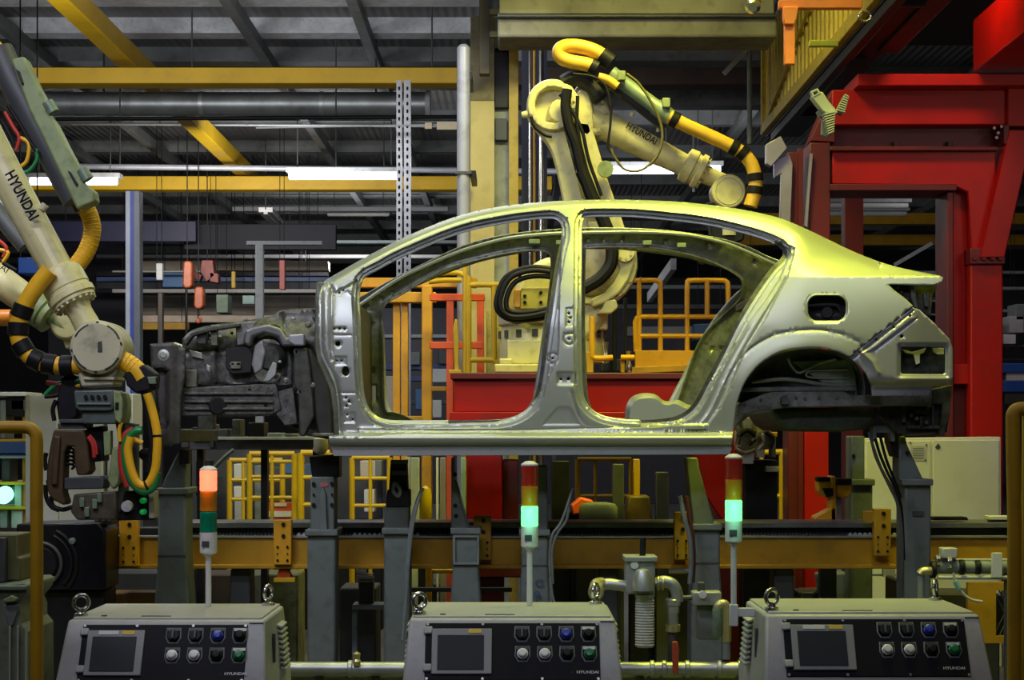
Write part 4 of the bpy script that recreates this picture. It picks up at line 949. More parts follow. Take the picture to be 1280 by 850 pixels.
lettering('4 G', P(656, 733, 9.44), (1, 0, 0), (0, 0, 1), .055, INK, p, .002, width=.10)
lettering('8', P(667, 749, 9.43), (1, 0, 0), (0, 0, 1), .062, INK, p, .002, width=.034)
p = post('grey post with a slanted head, left of the right-hand green signal tower', 868, 900, 655, 570, [(858,572),(872,572),(874,585),(894,658),(866,658)], yfl=704, flare=4)
p = post('grey post with a cap, half hidden under the rear wheel arch', 1064, 1091, 599, 545, [(1064,545),(1081,545),(1081,600),(1064,600)], Yd=10.75, yfl=700)
MB().cyl(P(1067, 570, 10.77), P(1067, 570, 10.75), .012, None, 8).build('bolt', BLACK, p)
p = post('grey post with a small nameplate, in front of the white cabinet', 1131, 1164, 599, 545, [(1124,545),(1132,545),(1134,556),(1155,601),(1124,601)], yfl=699)
MB().pbox(1141, 639, 1155, 645, 9.44, .01).build('nameplate', GREYD, p)
mb = MB(); mb.pprism([(1112,505),(1128,505),(1130,560),(1126,572),(1118,571),(1112,552)], 9.48, .14); mb.build('clamp', BLACKM, p, bevel=.006)
mb = MB(); mb.pprism([(1091,532),(1116,532),(1119,537),(1119,552),(1115,552),(1113,541),(1096,541),(1096,552),(1091,552)], 9.42, .08); mb.build('clamp_arm', GREYP, p, bevel=.004)
MB().cyl(P(1134, 566, 9.47), P(1134, 566, 9.45), .012, None, 8).build('bolt', BLACK, p)
# support pins from posts up to the car
for i, l in enumerate(([(1086,540),(1092,560),(1101,585),(1113,610),(1122,630),(1127,660),(1128,700),(1127,752)], [(1094,548),(1100,568),(1110,592),(1120,612),(1127,640),(1130,700)], [(1088,545),(1095,572),(1107,596),(1119,618),(1125,650)], [(1100,545),(1108,575),(1118,600),(1126,622)])):
    o = MB().tube([P(x, y, 9.30+.045*i) for x, y in l], .008, 8, 6).build('hanging_cable', [GREYD, BLACK, mat('rusty_hose', (.12, .06, .04), .5), BLACK][i], at=P(l[0][0], l[0][1], 9.4))
    tag(o, ['grey cable running down the post in front of the white cabinet', 'black cable beside the grey one, in front of the white cabinet', 'brown cable sagging to the post in front of the white cabinet', 'short black cable above the cap of the post by the white cabinet'][i], 'cable', 'cables under the rear of the car')
for i, l in enumerate(([(529,610),(524,622),(517,650),(512,690),(507,760),(503,800)], [(527,612),(520,630),(513,660),(508,720),(504,790)])):
    o = MB().tube([P(x, y, 9.26+.05*i) for x, y in l], .008, 8, 6).build('hanging_cable', GREYP, at=P(529, 610, 9.3))
    tag(o, ['outer grey cable hanging down beside the post with the dark clamp', 'inner grey cable hanging down beside the post with the dark clamp'][i], 'cable', 'grey cables by the clamp post')
for i, l in enumerate(([(716,610),(708,635),(700,655),(690,670),(687,700),(690,740),(694,757)], [(712,625),(708,650),(696,668),(690,690),(691,730)])):
    o = MB().tube([P(x, y, 9.26+.05*i) for x, y in l], .007, 8, 6).build('hanging_cable', GREYP, at=P(714, 615, 9.3))
    tag(o, ['longer grey cable curving down beside the post marked 4 G 8', 'shorter grey cable curving down beside the post marked 4 G 8'][i], 'cable', 'grey cables by the marked post')
for i, (l, m_) in enumerate((([(850,620),(856,650),(862,670),(864,700),(862,730)], GREYP), ([(858,620),(863,655),(867,690),(866,728)], mat('maroon_cable', (.12, .03, .025), .5)))):
    o = MB().tube([P(x, y, 9.33+.05*i) for x, y in l], .012, 8, 6).build('hanging_cable', m_, at=P(850, 620, 9.38))
    tag(o, ['grey cable hanging left of the slanted-head post', 'maroon cable hanging left of the slanted-head post'][i], 'cable')

# ---------------- transfer rail
YR = 9.95
rl_ = thing('transfer_rail', 'long yellow rail with a dark toothed track on top, running under the car', 'rail', (P(697, 0, YR).x, YR+.15, 0))
MB().pbox(134, 672, 1260, 708, YR, .30).build('beam', YELD, rl_, bevel=.008)
MB().pbox(134, 706, 1260, 711, YR-.05, .40).build('lower_flange', YELD, rl_, bevel=.004)
MB().pbox(205, 653, 1262, 660, YR+.05, .35).build('top_plate', mat('rail_grey', (.15, .155, .165), .4, .3, .2, 6., 0, .3), rl_, bevel=.005)
MB().pbox(150, 660, 1262, 673, YR+.10, .15).build('track', BLACKM, rl_, bevel=.003)
MB().pbox(134, 670.3, 1262, 672.3, YR-.02, .1).build('edge_strip', GALV, rl_)
mb = MB(); pts = [(215, 669.8)]; x = 215
while x < 1090: pts += [(x+2.2, 666.5), (x+4.4, 669.8)]; x += 4.4
pts += [(1090, 671), (215, 671)]
mb.pprism(pts, YR+.04, .05); mb.build('tooth_rack', GREYD, rl_, smooth=0)
for i, (a_, b_) in enumerate(((440, 478), (370, 384), (1060, 1120), (500, 520))): 
    mb = MB(); pts = [(a_, 669.8)]; x = a_
    while x < b_: pts += [(x+3, 666), (x+4, 666), (x+6.2, 669.8)]; x += 6.2
    mb.pprism(pts+[(x, 671), (a_, 671)], YR+.02, .03); mb.build('bright_rack', GREYL, rl_, smooth=0)
# bracket plates of the rail
for x0, x1, y0, y1 in ((149,172,650,708),(342,364,650,706),(592,614,645,700),(843,862,640,700),(1093,1114,636,695)):
    pl = MB().pbox(x0, y0, x1, y1, YR-.09, .06).build('bracket_plate', ORGYEL if x0 < 400 else YELD, rl_, bevel=.004)
    w_ = x1-x0
    for fx, fy, r in ((.55,.10,2.6),(.55,.36,2.6),(.22,.60,1.6),(.78,.60,1.6),(.22,.90,1.6),(.78,.90,1.6),(.22,.75,.9),(.78,.75,.9)):
        MB().cyl(P(x0+fx*w_, y0+fy*(y1-y0), YR-.085), P(x0+fx*w_, y0+fy*(y1-y0), YR-.10), r*S(YR), None, 10).build('bolt', BLACK, pl)
MB().pbox(1079, 639, 1096, 652, YR-.07, .05).build('side_tab', YELD, rl_, bevel=.003)
for x in (300, 760, 980): MB().pprism([(x-12,711),(x+12,711),(x+16,900),(x-16,900)], YR+.05, .2).build('leg', GREYD, rl_, bevel=.01)
# lower beam and dark drive housing on the left
o = MB().pbox(20, 741, 195, 758, 10.15, .2).build('lower_beam', mat('brown_orange_paint', (.22, .11, .02), .5, 0, .2, 4., 0, .4), at=P(100, 757, 10.2), bevel=.008); tag(o, 'brown-orange beam low at the left behind the console', 'beam')
MB().pbox(30, 758, 50, 900, 10.18, .15).build('leg', GREYD, o, bevel=.01)
MB().pbox(150, 758, 170, 900, 10.18, .15).build('leg', GREYD, o, bevel=.01)
dh = thing('drive_housing', 'dark blue-black machine housing with a round cover, left of the leftmost post', 'machine', P(75, 740, 9.7))
MB().pprism([(20,655),(122,652),(132,664),(132,738),(20,738)], 9.55, .33).build('housing', mat('night_blue_metal', (.006, .006, .012), .35, .3, .3, 4., 0, .3), dh, bevel=.012)
mb = MB(); mb.lathe([(.001, -.03), (.09, -.03), (.10, -.02), (.115, 0)], P(50, 705, 9.55), (0, 1, 0), 36); mb.build('round_cover', BLACKM, dh)
mb = MB(); mb.tube([P(50, 705, 9.53)+Vector((.115*math.cos(t*PI/18), 0, .115*math.sin(t*PI/18))) for t in range(36)], .010, 8, 1, True, smooth=False); mb.build('cover_ring', GREYD, dh)
for R_ in (.17, .20): MB().tube([P(50, 705, 9.545)+Vector((R_*math.cos(math.radians(t)), 0, R_*math.sin(math.radians(t)))) for t in range(-40, 70, 8)], .010, 8, 2).build('cover_rib', BLACKM, dh)
MB().lathe([(.018, 0), (.018, -.02), (.001, -.025)], P(91, 676, 9.55), (0, 1, 0), 12).build('bolt', GREYP, dh)
MB().pbox(22, 738, 130, 900, 9.6, .3).build('pedestal', BLACKM, dh, bevel=.01)
for x in (118, 126, 134): MB().pbox(x, 650, x+5, 656, 9.56, .2).build('rib', BLACKM, dh, bevel=.003)

# ---------------- air filter and valve between the consoles
Y = 8.0
vv = thing('filter_regulator', 'grey air filter with pale ribbed bowl and galvanised elbows, right of the middle console', 'air filter', P(803, 835, Y))
VG = mat('valve_grey', (.30, .32, .29), .45, .2, .15, 9., 0, .2)
MB().pbox(783, 700, 819, 743, Y-.06, .14).build('head', VG, vv, bevel=.008)
MB().pbox(781, 696, 822, 702, Y-.08, .18).build('head_lid', VG, vv, bevel=.003)
MB().lathe([(.02, 0), (.018, -.012), (.001, -.013)], P(793, 706, Y-.06), (0, 1, 0), 18).build('gauge', WHITEP, vv)
MB().cyl(P(804, 672, Y), P(803, 697, Y), .014, None, 12).build('inlet_hose', BLACKM, vv)
MB().lathe([(.001, -.10), (.03, -.092), (.045, -.06), (.048, 0)], P(803.5, 738, Y-.10), (0, 0, -1), 20).build('dome', GALV, vv)
prof = [(.001, 0), (.036, 0), (.042, .006)]
for k in range(17): prof += [(.045, .012+k*.0125), (.041, .018+k*.0125)]
prof += [(.045, .235), (.045, .24)]
MB().lathe(prof, P(806, 809, Y-.02), (0, 0, 1), 28).build('ribbed_bowl', mat('pale_bowl', (.46, .46, .40), .45, 0, .1, 20., 0, .3), vv, smooth=20)
MB().tube([P(x, y, Y) for x, y in ((784,733),(770,731),(758,730),(750,733))], .026, 14, 4).build('pipe', GALV, vv)
MB().tube([P(752, 730, Y), P(746, 731, Y-.03), P(745, 736, Y-.08), P(745, 740, Y-.13)], .030, 14, 4).build('elbow', BRASS, vv)
mb = MB(); mb.tube([P(745, 740, Y-.135)+Vector((.026*math.cos(t*PI/10), 0, .030*math.sin(t*PI/10))) for t in range(20)], .010, 8, 1, True, smooth=False); mb.build('elbow_rim', BRASS, vv)
MB().tube([P(x, y, Y) for x, y in ((819,730),(830,727),(841,731),(846,742),(846,752))], .028, 14, 5).build('elbow', GALV, vv)
for x in (823, 829): MB().cyl(P(x-2, 729, Y), P(x+1, 729, Y), .034, None, 14).build('union_nut', BRASS, vv, bevel=.003)
MB().lathe([(.03, 0), (.03, .03), (.036, .035), (.036, .06), (.03, .065)], P(841, 766, Y), (0, 0, 1), 8).build('valve_nut', GALV, vv)
MB().cyl(P(841, 752, Y), P(841, 790, Y), .026, None, 16).build('pipe', GALV, vv)
MB().lathe([(.034, 0), (.034, .03)], P(841, 789, Y), (0, 0, 1), 14).build('pipe_union', BRASS, vv)
MB().cyl(P(841, 789, Y), P(841, 824, Y), .020, None, 14).build('pipe', STEELDK, vv)
MB().pprism([(840,802),(847,802),(849,812),(848,842),(841,842)], Y-.07, .02).build('lever', mat('red_lever', (.40, .06, .02), .5, 0, .2, 20., 0, .3), vv, bevel=.004)
# second regulator further right
v2 = thing('filter_regulator', 'small brass-topped regulator with a gauge, left of the right console', 'air filter', P(900, 838, 8.05))
MB().cyl(P(908, 800, 8.05), P(908, 824, 8.05), .018, None, 12).build('pipe', GREYP, v2)
MB().lathe([(.02, 0), (.024, .02), (.024, .12), (.018, .14)], P(897, 795, 8.05), (0, 0, 1), 16).build('bowl', GRNGREY, v2)
MB().tube([P(897, 762, 8.05), P(900, 756, 8.05), P(906, 756, 8.05), P(908, 766, 8.05), P(908, 802, 8.05)], .022, 12, 5).build('elbow', BRASS, v2)
MB().pbox(866, 740, 902, 757, 8.1, .1).build('head', VG, v2, bevel=.006)
MB().pbox(872, 757, 900, 800, 8.15, .1).build('filter_case', GREYP, v2, bevel=.008)
MB().lathe([(.018, 0), (.018, -.02), (.001, -.022)], P(878, 743, 8.1), (0, 1, 0), 16).build('gauge', WHITEP, v2)
MB().pbox(873, 728, 881, 741, 8.12, .05).build('knob', GREYD, v2, bevel=.004)
MB().cyl(P(866, 747, 8.14), P(842, 748, 8.14), .012, None, 10).build('pipe', GREYD, v2)
# horizontal pipe line across the bottom
hp = thing('air_pipe', 'galvanised pipe running along the bottom between the consoles', 'pipe', P(640, 836, 8.05))
MB().cyl(P(352, 836, 8.05), P(960, 836, 8.05), .032, None, 18).build('pipe', GALV, hp)
MB().cyl(P(352, 847, 8.12), P(960, 848, 8.12), .036, None, 18).build('lower_pipe', GREYP, hp)
for x in (438, 815, 830, 859, 899, 925): MB().cyl(P(x-3, 836, 8.05), P(x+3, 836, 8.05), .040, None, 16).build('coupling', GALV, hp, bevel=.004)
MB().lathe([(.016, 0), (.020, .02), (.014, .03), (.018, .055), (.001, .065)], P(446, 832, 8.02), (0, 0, 1), 14).build('bleed_valve', BRASS, hp)
# stands so that the pipe does not hang in the air
for x in (400, 470, 800, 930): MB().cyl(P(x, 836, 8.09), (P(x, 0, 8.09).x, 8.09, 0), .02, None, 10).build('stand', GREYD, hp)

# ---------------- yellow tubular guards in the foreground
Y = 6.5
g = thing('guard_rail', 'bent yellow pipe guard at the left edge', 'guard rail', (P(45, 0, Y).x, Y, 0))
MB().tube([P(-40, 534, Y), P(20, 534, Y), P(36, 535, Y), P(43.5, 541, Y), P(46, 553, Y), P(46, 600, Y)]+[(P(46, 0, Y).x, Y, z) for z in (1.2, .8, .4, .02)], .0235, 16, 6).build('pipe', YELD, g)
MB().tube([(P(-40, 0, Y).x, Y, .02), P(-40, 536, Y)], .0235, 12, 2).build('upright', YELD, g)
g = thing('guard_rail', 'yellow pipe guard post pair at the right edge', 'guard rail', (P(1268, 0, Y).x, Y, 0))
MB().tube([P(1330, 511, Y), P(1285, 511, Y), P(1272, 512, Y), P(1267, 517, Y), P(1266, 530, Y), P(1267, 600, Y)]+[(P(1268, 0, Y).x, Y, z) for z in (1.2, .8, .4, .02)], .026, 16, 6).build('pipe', YELD, g)
MB().tube([P(1285, 511, Y+.02), P(1284, 700, Y+.02), (P(1284, 0, Y).x, Y+.02, .02)], .022, 14, 4).build('upright', YEL, g)
MB().tube([P(1330, 511, Y), (P(1330, 0, Y).x, Y, .02)], .024, 12, 2).build('upright', YELD, g)

# ---------------- small machine at the lower left edge
Y = 6.9
m_ = thing('green_machine', 'pale green-grey ribbed machine cabinet at the lower left corner', 'machine', (P(5, 0, Y).x, Y+.2, 0))
mb = MB(); mb.pprism([(-40,734),(30,728),(35,732),(33,742),(22,755),(26,765),(26,780),(34,790),(36,1033),(-40,1033)], Y, .4); mb.build('cabinet', mat('machine_green', (.17, .19, .13), .5, 0, .15, 6., .03, .35), m_, bevel=.006)
MB().pbox(-40, 732, 32, 738, Y-.02, .45).build('lid', GRNGREY, m_, bevel=.004)
for x in (12, 22, 32): MB().pbox(x-1.2, 782, x+1.2, 1000, Y-.015, .02).build('rib', mat('machine_pale', (.34, .36, .26), .5), m_, bevel=.002)
MB().pprism([(3,750),(14,744),(22,748),(20,752),(6,754)], Y-.03, .05).build('handle', GRNLT, m_, bevel=.005)
MB().pprism([(4,756),(24,756),(16,782),(10,782)], Y-.01, .03).build('bracket', GREYP, m_, bevel=.003)
MB().pprism([(-20,668),(22,668),(22,696),(26,698),(26,726),(-20,726)], Y+.12, .2).build('motor', mat('olive_motor', (.11, .11, .04), .5, 0, .2, 6., 0, .3), m_, bevel=.006)
MB().pbox(-20, 672, 6, 728, Y+.08, .08).build('motor_cover', GREYD, m_, bevel=.004)
# ================================================================== HALL SHELL
CONCF = mat('concrete_floor', (.09, .09, .085), .45, 0, .25, 1.5, .03, .4)
WALLM = mat('dark_wall_sheet', (.10, .105, .115), .7, 0, .2, 1.)
DECK = wave_mat('corrugated_deck', (.20, .20, .20), None, 3.2, 'X', .55, .3, .03, .55)
structure(MB().box((0, 22, -.05), (34, 60, .1)), 'floor', CONCF)
structure(MB().box((0, 22, 6.15), (34, 60, .1)), 'ceiling', DECK)
structure(MB().box((0, 52, 3.05), (34, .2, 6.3)), 'wall_back', WALLM)
structure(MB().box((-17, 22, 3.05), (.2, 60, 6.3)), 'wall_left', WALLM)
structure(MB().box((17, 22, 3.05), (.2, 60, 6.3)), 'wall_right', WALLM)
structure(MB().box((0, -8, 3.05), (34, .2, 6.3)), 'wall_front', WALLM)
ROOFG = mat('roof_steel', (.17, .18, .18), .55, .2, .2, 3., 0, .3)
PURL = mat('pale_purlin', (.60, .61, .63), .5, .1, .2, 8., 0, .2)
yv = 14.98; k = 0
while yv < 48:
    mb = MB(); mb.box((-7.0, yv, 6.02), (13.4, .22, .16)); mb.box((-7.0, yv, 5.93), (13.4, .30, .02))
    o = structure(mb, 'trim_%d' % (k+1), PURL if yv < 20 else ROOFG); k += 1
    yv += 1.48 if yv < 22 else 2.6
for x in (-2.83, -1.58, -5.4, -6.7):
    structure(MB().box((x, 31, 5.86), (.11, 34.5, .14)), 'trim_%d' % (k+1), ROOFG, bevel=.005); k += 1
for x in (.8, 3.2, 5.6, 8.):
    structure(MB().box((x, 34, 5.86), (.12, 28, .14)), 'trim_%d' % (k+1), ROOFG, bevel=.005); k += 1
for yv in (22, 25, 28, 31, 34, 38, 42):
    structure(MB().box((7.5, yv, 6.0), (16, .2, .2)), 'trim_%d' % (k+1), ROOFG); k += 1

def beam(name, mb, m, label, cat='beam', at=(0, 0, 0), group=None, **kw):
    o = mb.build(name, m, at=at, **kw); tag(o, label, cat, group); return o
def ibeam(mb, p0, p1, w, h, t=.03):
    p0, p1 = Vector(p0), Vector(p1); up = Vector((0, 0, 1))
    mb.bar(p0+up*(h/2-t/2), p1+up*(h/2-t/2), w, t); mb.bar(p0-up*(h/2-t/2), p1-up*(h/2-t/2), w, t); mb.bar(p0, p1, t, h)
    return mb
CY = mat('crane_yellow', (.66, .40, .006), .45, 0, .1, 2., 0, .1)
HALL = 'yellow crane beams under the roof'
beam('crane_beam', MB().pbox(-260, 84, 573, 104, 18.5, .30), CY, 'nearest yellow crane beam crossing the ceiling, ending at the grey vertical pipe', at=P(160, 94, 18.6), bevel=.01, group=HALL)
beam('crane_beam', MB().pbox(-300, 220, 690, 237, 26.5, .30), CY, 'second yellow crane beam, behind the lit tubes', at=P(200, 229, 26.6), bevel=.01, group=HALL)
a = P(100, 30, 16.3)
beam('crane_girder', MB().box((-4.12, 20.5, 5.57), (.20, 15., .22)), CY, 'yellow crane girder running away from the viewer under the roof at the left', at=(-4.12, 20.5, 5.45), bevel=.012)
beam('crane_beam', MB().pbox(920, 266, 1600, 280, 31, .25), YELD, 'upper yellow crane beam far off at the right, seen under the red gantry', at=P(1200, 273, 31), bevel=.01, group=HALL)
beam('crane_beam', MB().pbox(920, 293, 1600, 306, 34, .25), YELD, 'lower yellow crane beam far off at the right, seen under the red gantry', at=P(1200, 300, 34), bevel=.01, group=HALL)
def hang(px, py, Y_):     # hanger rods up to the roof
    q = P(px, py, Y_); return q
for px, py, Y_, nm in ((240, 84, 18.6, 'at the left end of the nearest crane beam'), (540, 84, 18.6, 'at the right end of the nearest crane beam'), (480, 220, 26.6, 'on the second crane beam')):
    q = P(px, py, Y_); beam('hanger', MB().cyl(q, (q.x, q.y, 6.1), .009), GREYD, 'short grey hanger rod '+nm, 'hanger', at=q)
q = P(0, 130, 20)
o = thing('round_duct', 'large round galvanised duct under the nearest yellow crane beam', 'duct', (P(300, 0, 20).x, 20, q.z))
mb = MB(); mb.cyl(P(20, 130, 20), P(532, 130, 20), .135, None, 28); mb.build('duct', mat('duct_zinc', (.32, .34, .34), .42, .7, .25, 3., .08, .2), o)
for x in (60, 250, 400, 505): MB().cyl(P(x, 130, 20), P(x+5, 130, 20), .142, None, 28).build('joint_band', GALV, o)
MB().cyl(P(532, 130, 20), P(538, 130, 20), .15, None, 28).build('end_flange', GREYL, o)
for x in (130, 470): MB().cyl(P(x, 118, 20), (P(x, 0, 20).x, 20, 6.1), .012, None, 8).build('hanger', GREYD, o)
o = beam('black_pipe', MB().cyl(P(70, 149, 19.6), P(575, 146, 19.6), .022, None, 12), BLACK, 'thin black pipe just under the round duct', 'pipe', at=P(300, 148, 19.6))
o = beam('conduit', MB().cyl(P(90, 208, 25.2), P(700, 214, 25.2), .042, None, 12), mat('pale_conduit', (.45, .46, .50), .45, .3), 'pale conduit above the lit tubes', 'pipe', at=P(300, 210, 25.2))
o2 = beam('conduit', MB().cyl(P(90, 155, 24), P(600, 158, 24), .016, None, 10), GREYL, 'thin pale wire line under the round duct', 'pipe', at=P(300, 157, 24))
for x in (150, 420, 640): MB().cyl(P(x, 209, 25.2), (P(x, 0, 25.2).x, 25.2, 6.1), .01, None, 8).build('drop_rod', GREYD, o)
for x in (200, 480): MB().cyl(P(x, 156, 24), (P(x, 0, 24).x, 24, 6.1), .008, None, 8).build('drop_rod', GREYD, o2)
for x in (150, 420): MB().cyl(P(x, 148, 19.6), (P(x, 0, 19.6).x, 19.6, 6.1), .008, None, 8).build('drop_rod', GREYD, bpy.data.objects['black_pipe'])
# fluorescent fixtures
TUBE = emit('fluorescent_tube', (240, 244, 255), 9.)
def fixture(x0, x1, y, Y_, label, lit=True, px_h=9):
    t = thing('tube_light', label, 'ceiling light', P((x0+x1)/2, y-px_h, Y_), 'fluorescent tube lights')
    s_ = S(Y_); a, b = P(x0, y, Y_), P(x1, y, Y_)
    MB().box(((a.x+b.x)/2, Y_+.06, a.z+px_h*.85*s_), (b.x-a.x+.1, .22, px_h*.7*s_)).build('housing', GREYL, t, bevel=.01)
    MB().cyl(a, b, px_h*.5*s_, None, 16).build('tube', TUBE if lit else WHITEP, t)
    for q in (a, b): MB().box(q+Vector((0, .03, .02)), (.03, .08, px_h*1.0*s_)).build('lamp_holder', GREYL, t)
    for q in (a.x+.1, b.x-.1): MB().cyl((q, Y_+.06, a.z+px_h*1.1*s_), (q, Y_+.06, 6.1), .008, None, 6).build('drop_rod', GREYD, t)
    return t
fixture(362, 498, 220, 24, 'lit tube light left of the slotted uprights')
fixture(38, 146, 227, 24, 'lit tube light at the far left, behind the robot hose')
fixture(757, 842, 213, 24, 'lit tube light behind the robot arm over the car')
fixture(864, 900, 212, 24.6, 'short lit tube light right of the robot wrist')
fixture(410, 486, 268, 30, 'dim unlit tube light below the lit one, near the slotted uprights', False, 5)
fixture(1036, 1134, 257, 22, 'upper unlit tube light framed by the red gantry', False, 7)
fixture(1036, 1132, 267, 23, 'lower unlit tube light framed by the red gantry', False, 6)
a, b = P(332, 262, 27), P(362, 296, 34)
t = thing('tube_light', 'tube light running away from the viewer, left of the car roof', 'ceiling light', a, 'fluorescent tube lights')
MB().bar(a, b, .22, .08).build('housing', mat('lamp_white', (.7, .7, .72), .4), t, bevel=.01)
MB().bar(a-Vector((0, 0, .05)), b-Vector((0, 0, .05)), .06, .04).build('tube', WHITEP, t)
for q in (a, b): MB().cyl(q, (q.x, q.y, 6.1), .01, None, 6).build('drop_rod', GREYD, t)
beam('cable_tray', MB().pbox(290, 258, 560, 264, 29.6, .2), mat('tray_grey', (.30, .31, .33), .5), 'grey cable tray under the dark roof, left of the slotted uprights', 'cable tray', at=P(420, 261, 29), bevel=.01)
beam('cable_tray', MB().pbox(150, 300, 640, 304, 33, .2), GREYP, 'thin grey tray far back, under the other cable tray', 'cable tray', at=P(400, 302, 33), bevel=.01)
beam('roof_strut', MB().bar(P(842, 330, 19), P(812, 372, 22), .06, .12), GREYL, 'pale slanted strut seen through the rear doorway', 'strut', at=P(830, 350, 20))
beam('roof_strut', MB().bar(P(1118, 331, 24), P(1165, 304, 24), .05, .05), GREYL, 'pale slanted strut above the boot, under the gantry', 'strut', at=P(1140, 318, 24))
beam('roof_strut', MB().bar(P(905, 92, 15), P(940, 55, 15), .04, .04), GREYL, 'thin slanted strut beside the yellow walkway panel', 'strut', at=P(920, 72, 15))
for i, (x, Y_) in enumerate(((937, 15), (867, 26))):
    q = P(x, 180+60*i, Y_); beam('drop_pipe', MB().cyl(q, (q.x, Y_, 6.1), .022, None, 10), GREYP, ['thin grey drop pipe left of the yellow walkway panel', 'thin grey drop pipe above the robot wrist, far back'][i], 'pipe', at=q)

# concrete beam and column
o = thing('concrete_beam', 'weathered concrete double beam across the top, above the roof robot', 'beam', P(800, 40, 13.6))
MB().pbox(624, -80, 968, 17, 13.3, .5).build('upper_beam', mat('beam_beige', (.30, .29, .20), .8, 0, .3, 2.5, .3, .35), o, bevel=.01)
MB().pbox(622, 20, 972, 46, 13.4, .5).build('lower_beam', CONC, o, bevel=.02)
MB().pbox(622, 16.5, 970, 20.5, 13.32, .4).build('joint', GREYD, o)
beam('roof_girder', MB().pbox(620, 56, 960, 76, 16.5, .3), mat('girder_grey', (.12, .125, .12), .6, 0, .3, 4., .1, .4), 'dark grey girder behind the concrete beam', 'beam', at=P(790, 66, 16.6), bevel=.01)
beam('roof_girder', MB().pbox(600, 78, 1000, 106, 18.2, .3), mat('girder_brown', (.05, .028, .02), .6, 0, .3, 4.), 'dark brown girder behind the roof robot', 'beam', at=P(800, 92, 18.3), bevel=.01)
beam('roof_girder', MB().pbox(600, 112, 1000, 132, 20.5, .3), mat('girder_grey', (.1, .1, .1)), 'grey girder third behind the concrete beam', 'beam', at=P(800, 122, 20.6), bevel=.01)
Y = 14.2
o = thing('steel_column', 'pale yellow building column behind the front half of the car roof', 'column', (P(618, 0, Y).x, Y+.15, 0))
fl = HY+EYE*F/Y
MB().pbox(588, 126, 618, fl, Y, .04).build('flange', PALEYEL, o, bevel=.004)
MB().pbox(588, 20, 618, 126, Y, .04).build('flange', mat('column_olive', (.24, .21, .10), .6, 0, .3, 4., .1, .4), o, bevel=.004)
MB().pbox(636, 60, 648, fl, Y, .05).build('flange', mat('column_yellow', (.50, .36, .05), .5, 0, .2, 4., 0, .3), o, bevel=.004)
MB().pbox(617, 20, 637, fl, Y+.12, .03).build('web', mat('column_web', (.34, .37, .30), .6, 0, .3, 3., .1, .4), o)
MB().pbox(618, 60, 636, 135, Y+.06, .05).build('cable_riser', BLACKM, o, bevel=.006)
MB().pbox(619, 148, 634, 175, Y+.05, .06).build('bracket', GREYD, o, bevel=.004)
beam('dark_stub', MB().pbox(599, -178, 612, 92, 13.9, .12), mat('stub_brown', (.10, .085, .05), .6, 0, .3, 5.), 'dark brown hanging steel stub at the top, left of the concrete beam', 'beam', at=P(605, 92, 13.9), bevel=.004)
for i, y in enumerate((15, 43)):
    beam('stub_bar', MB().pbox(612, y-4, 640, y+3, 13.85, .05), mat('stub_yellow', (.25, .22, .06)), ['upper short dull yellow bar beside the hanging stub', 'lower short dull yellow bar beside the hanging stub'][i], 'bar', at=P(626, y, 13.85))
Y = 13.6
o = thing('vertical_pipe', 'thick grey vertical pipe left of the pale yellow column', 'pipe', (P(579.5, 0, Y).x, Y, 0))
MB().lathe([(.052, 0), (.052, P(0, 60, Y).z), (.03, P(0, 56, Y).z)], o.location, (0, 0, 1), 24).build('pipe', mat('pipe_grey', (.36, .37, .42), .4, .1, .12, 3., 0, .2), o)
mb = MB(); mb.cyl(P(571, 217, Y), P(571.1, 219, Y), .002); MB().box(P(579.5, 217, Y), (.125, .12, .02)).build('pipe_clamp', GREYD, o)
MB().pbox(588, 213, 595, 222, Y-.02, .5).build('clamp_arm', BLACKM, o, bevel=.003)
MB().pbox(586, 90, 590, 100, Y-.02, .5).build('clamp_arm', BLACKM, o, bevel=.003)
beam('hanging_tag', MB().pbox(546, 152, 572, 162, 17, .03), mat('cream_sign', (.5, .42, .26), .6), 'small cream tag board left of the thick grey pipe', 'sign', at=P(560, 157, 17), bevel=.003)
beam('hanging_tag', MB().pbox(531, 153, 540, 161, 17, .03), mat('cream_sign', (.5, .42, .26)), 'tiny cream tag left of the cream tag board', 'sign', at=P(535, 157, 17), bevel=.003)
o3 = beam('tag_wire', MB().cyl(P(320, 160, 17.05), P(600, 155, 17.05), .008, None, 8), GREYL, 'thin taut wire carrying the cream tags', 'wire', at=P(450, 157, 17.05))  # taut wire, not part of any rail
# slotted strut uprights
Y = 17.5; fl = HY+EYE*F/Y
for i, (x0, x1) in enumerate(((495.5, 502.5), (505, 513.5))):
    holes = []; y = 108.
    while y < 560: holes.append(rrect((x0+x1)/2-1.3, y, (x0+x1)/2+1.3, y+5, 1.2, 2)); y += 9.5
    o = thing('slotted_upright', ['left slotted steel upright of the pair', 'right slotted steel upright of the pair, wider'][i], 'upright', (P((x0+x1)/2, 0, Y).x, Y, 0))
    MB().plate([(x0, 100), (x1, 100), (x1, fl), (x0, fl)], holes, Y, .006).build('slotted_face', mat('zinc_pale', (.28, .28, .29), .4, .5, .2, 9.), o)
    MB().pbox(x0, 100, x0+.8, fl, Y+.006, .06).build('side_web', GALV, o); MB().pbox(x1-.8, 100, x1, fl, Y+.006, .06).build('side_web', GALV, o)
    MB().pbox(x0+.8, 100, x1-.8, fl, Y+.055, .006).build('back_web', DARKIN, o)
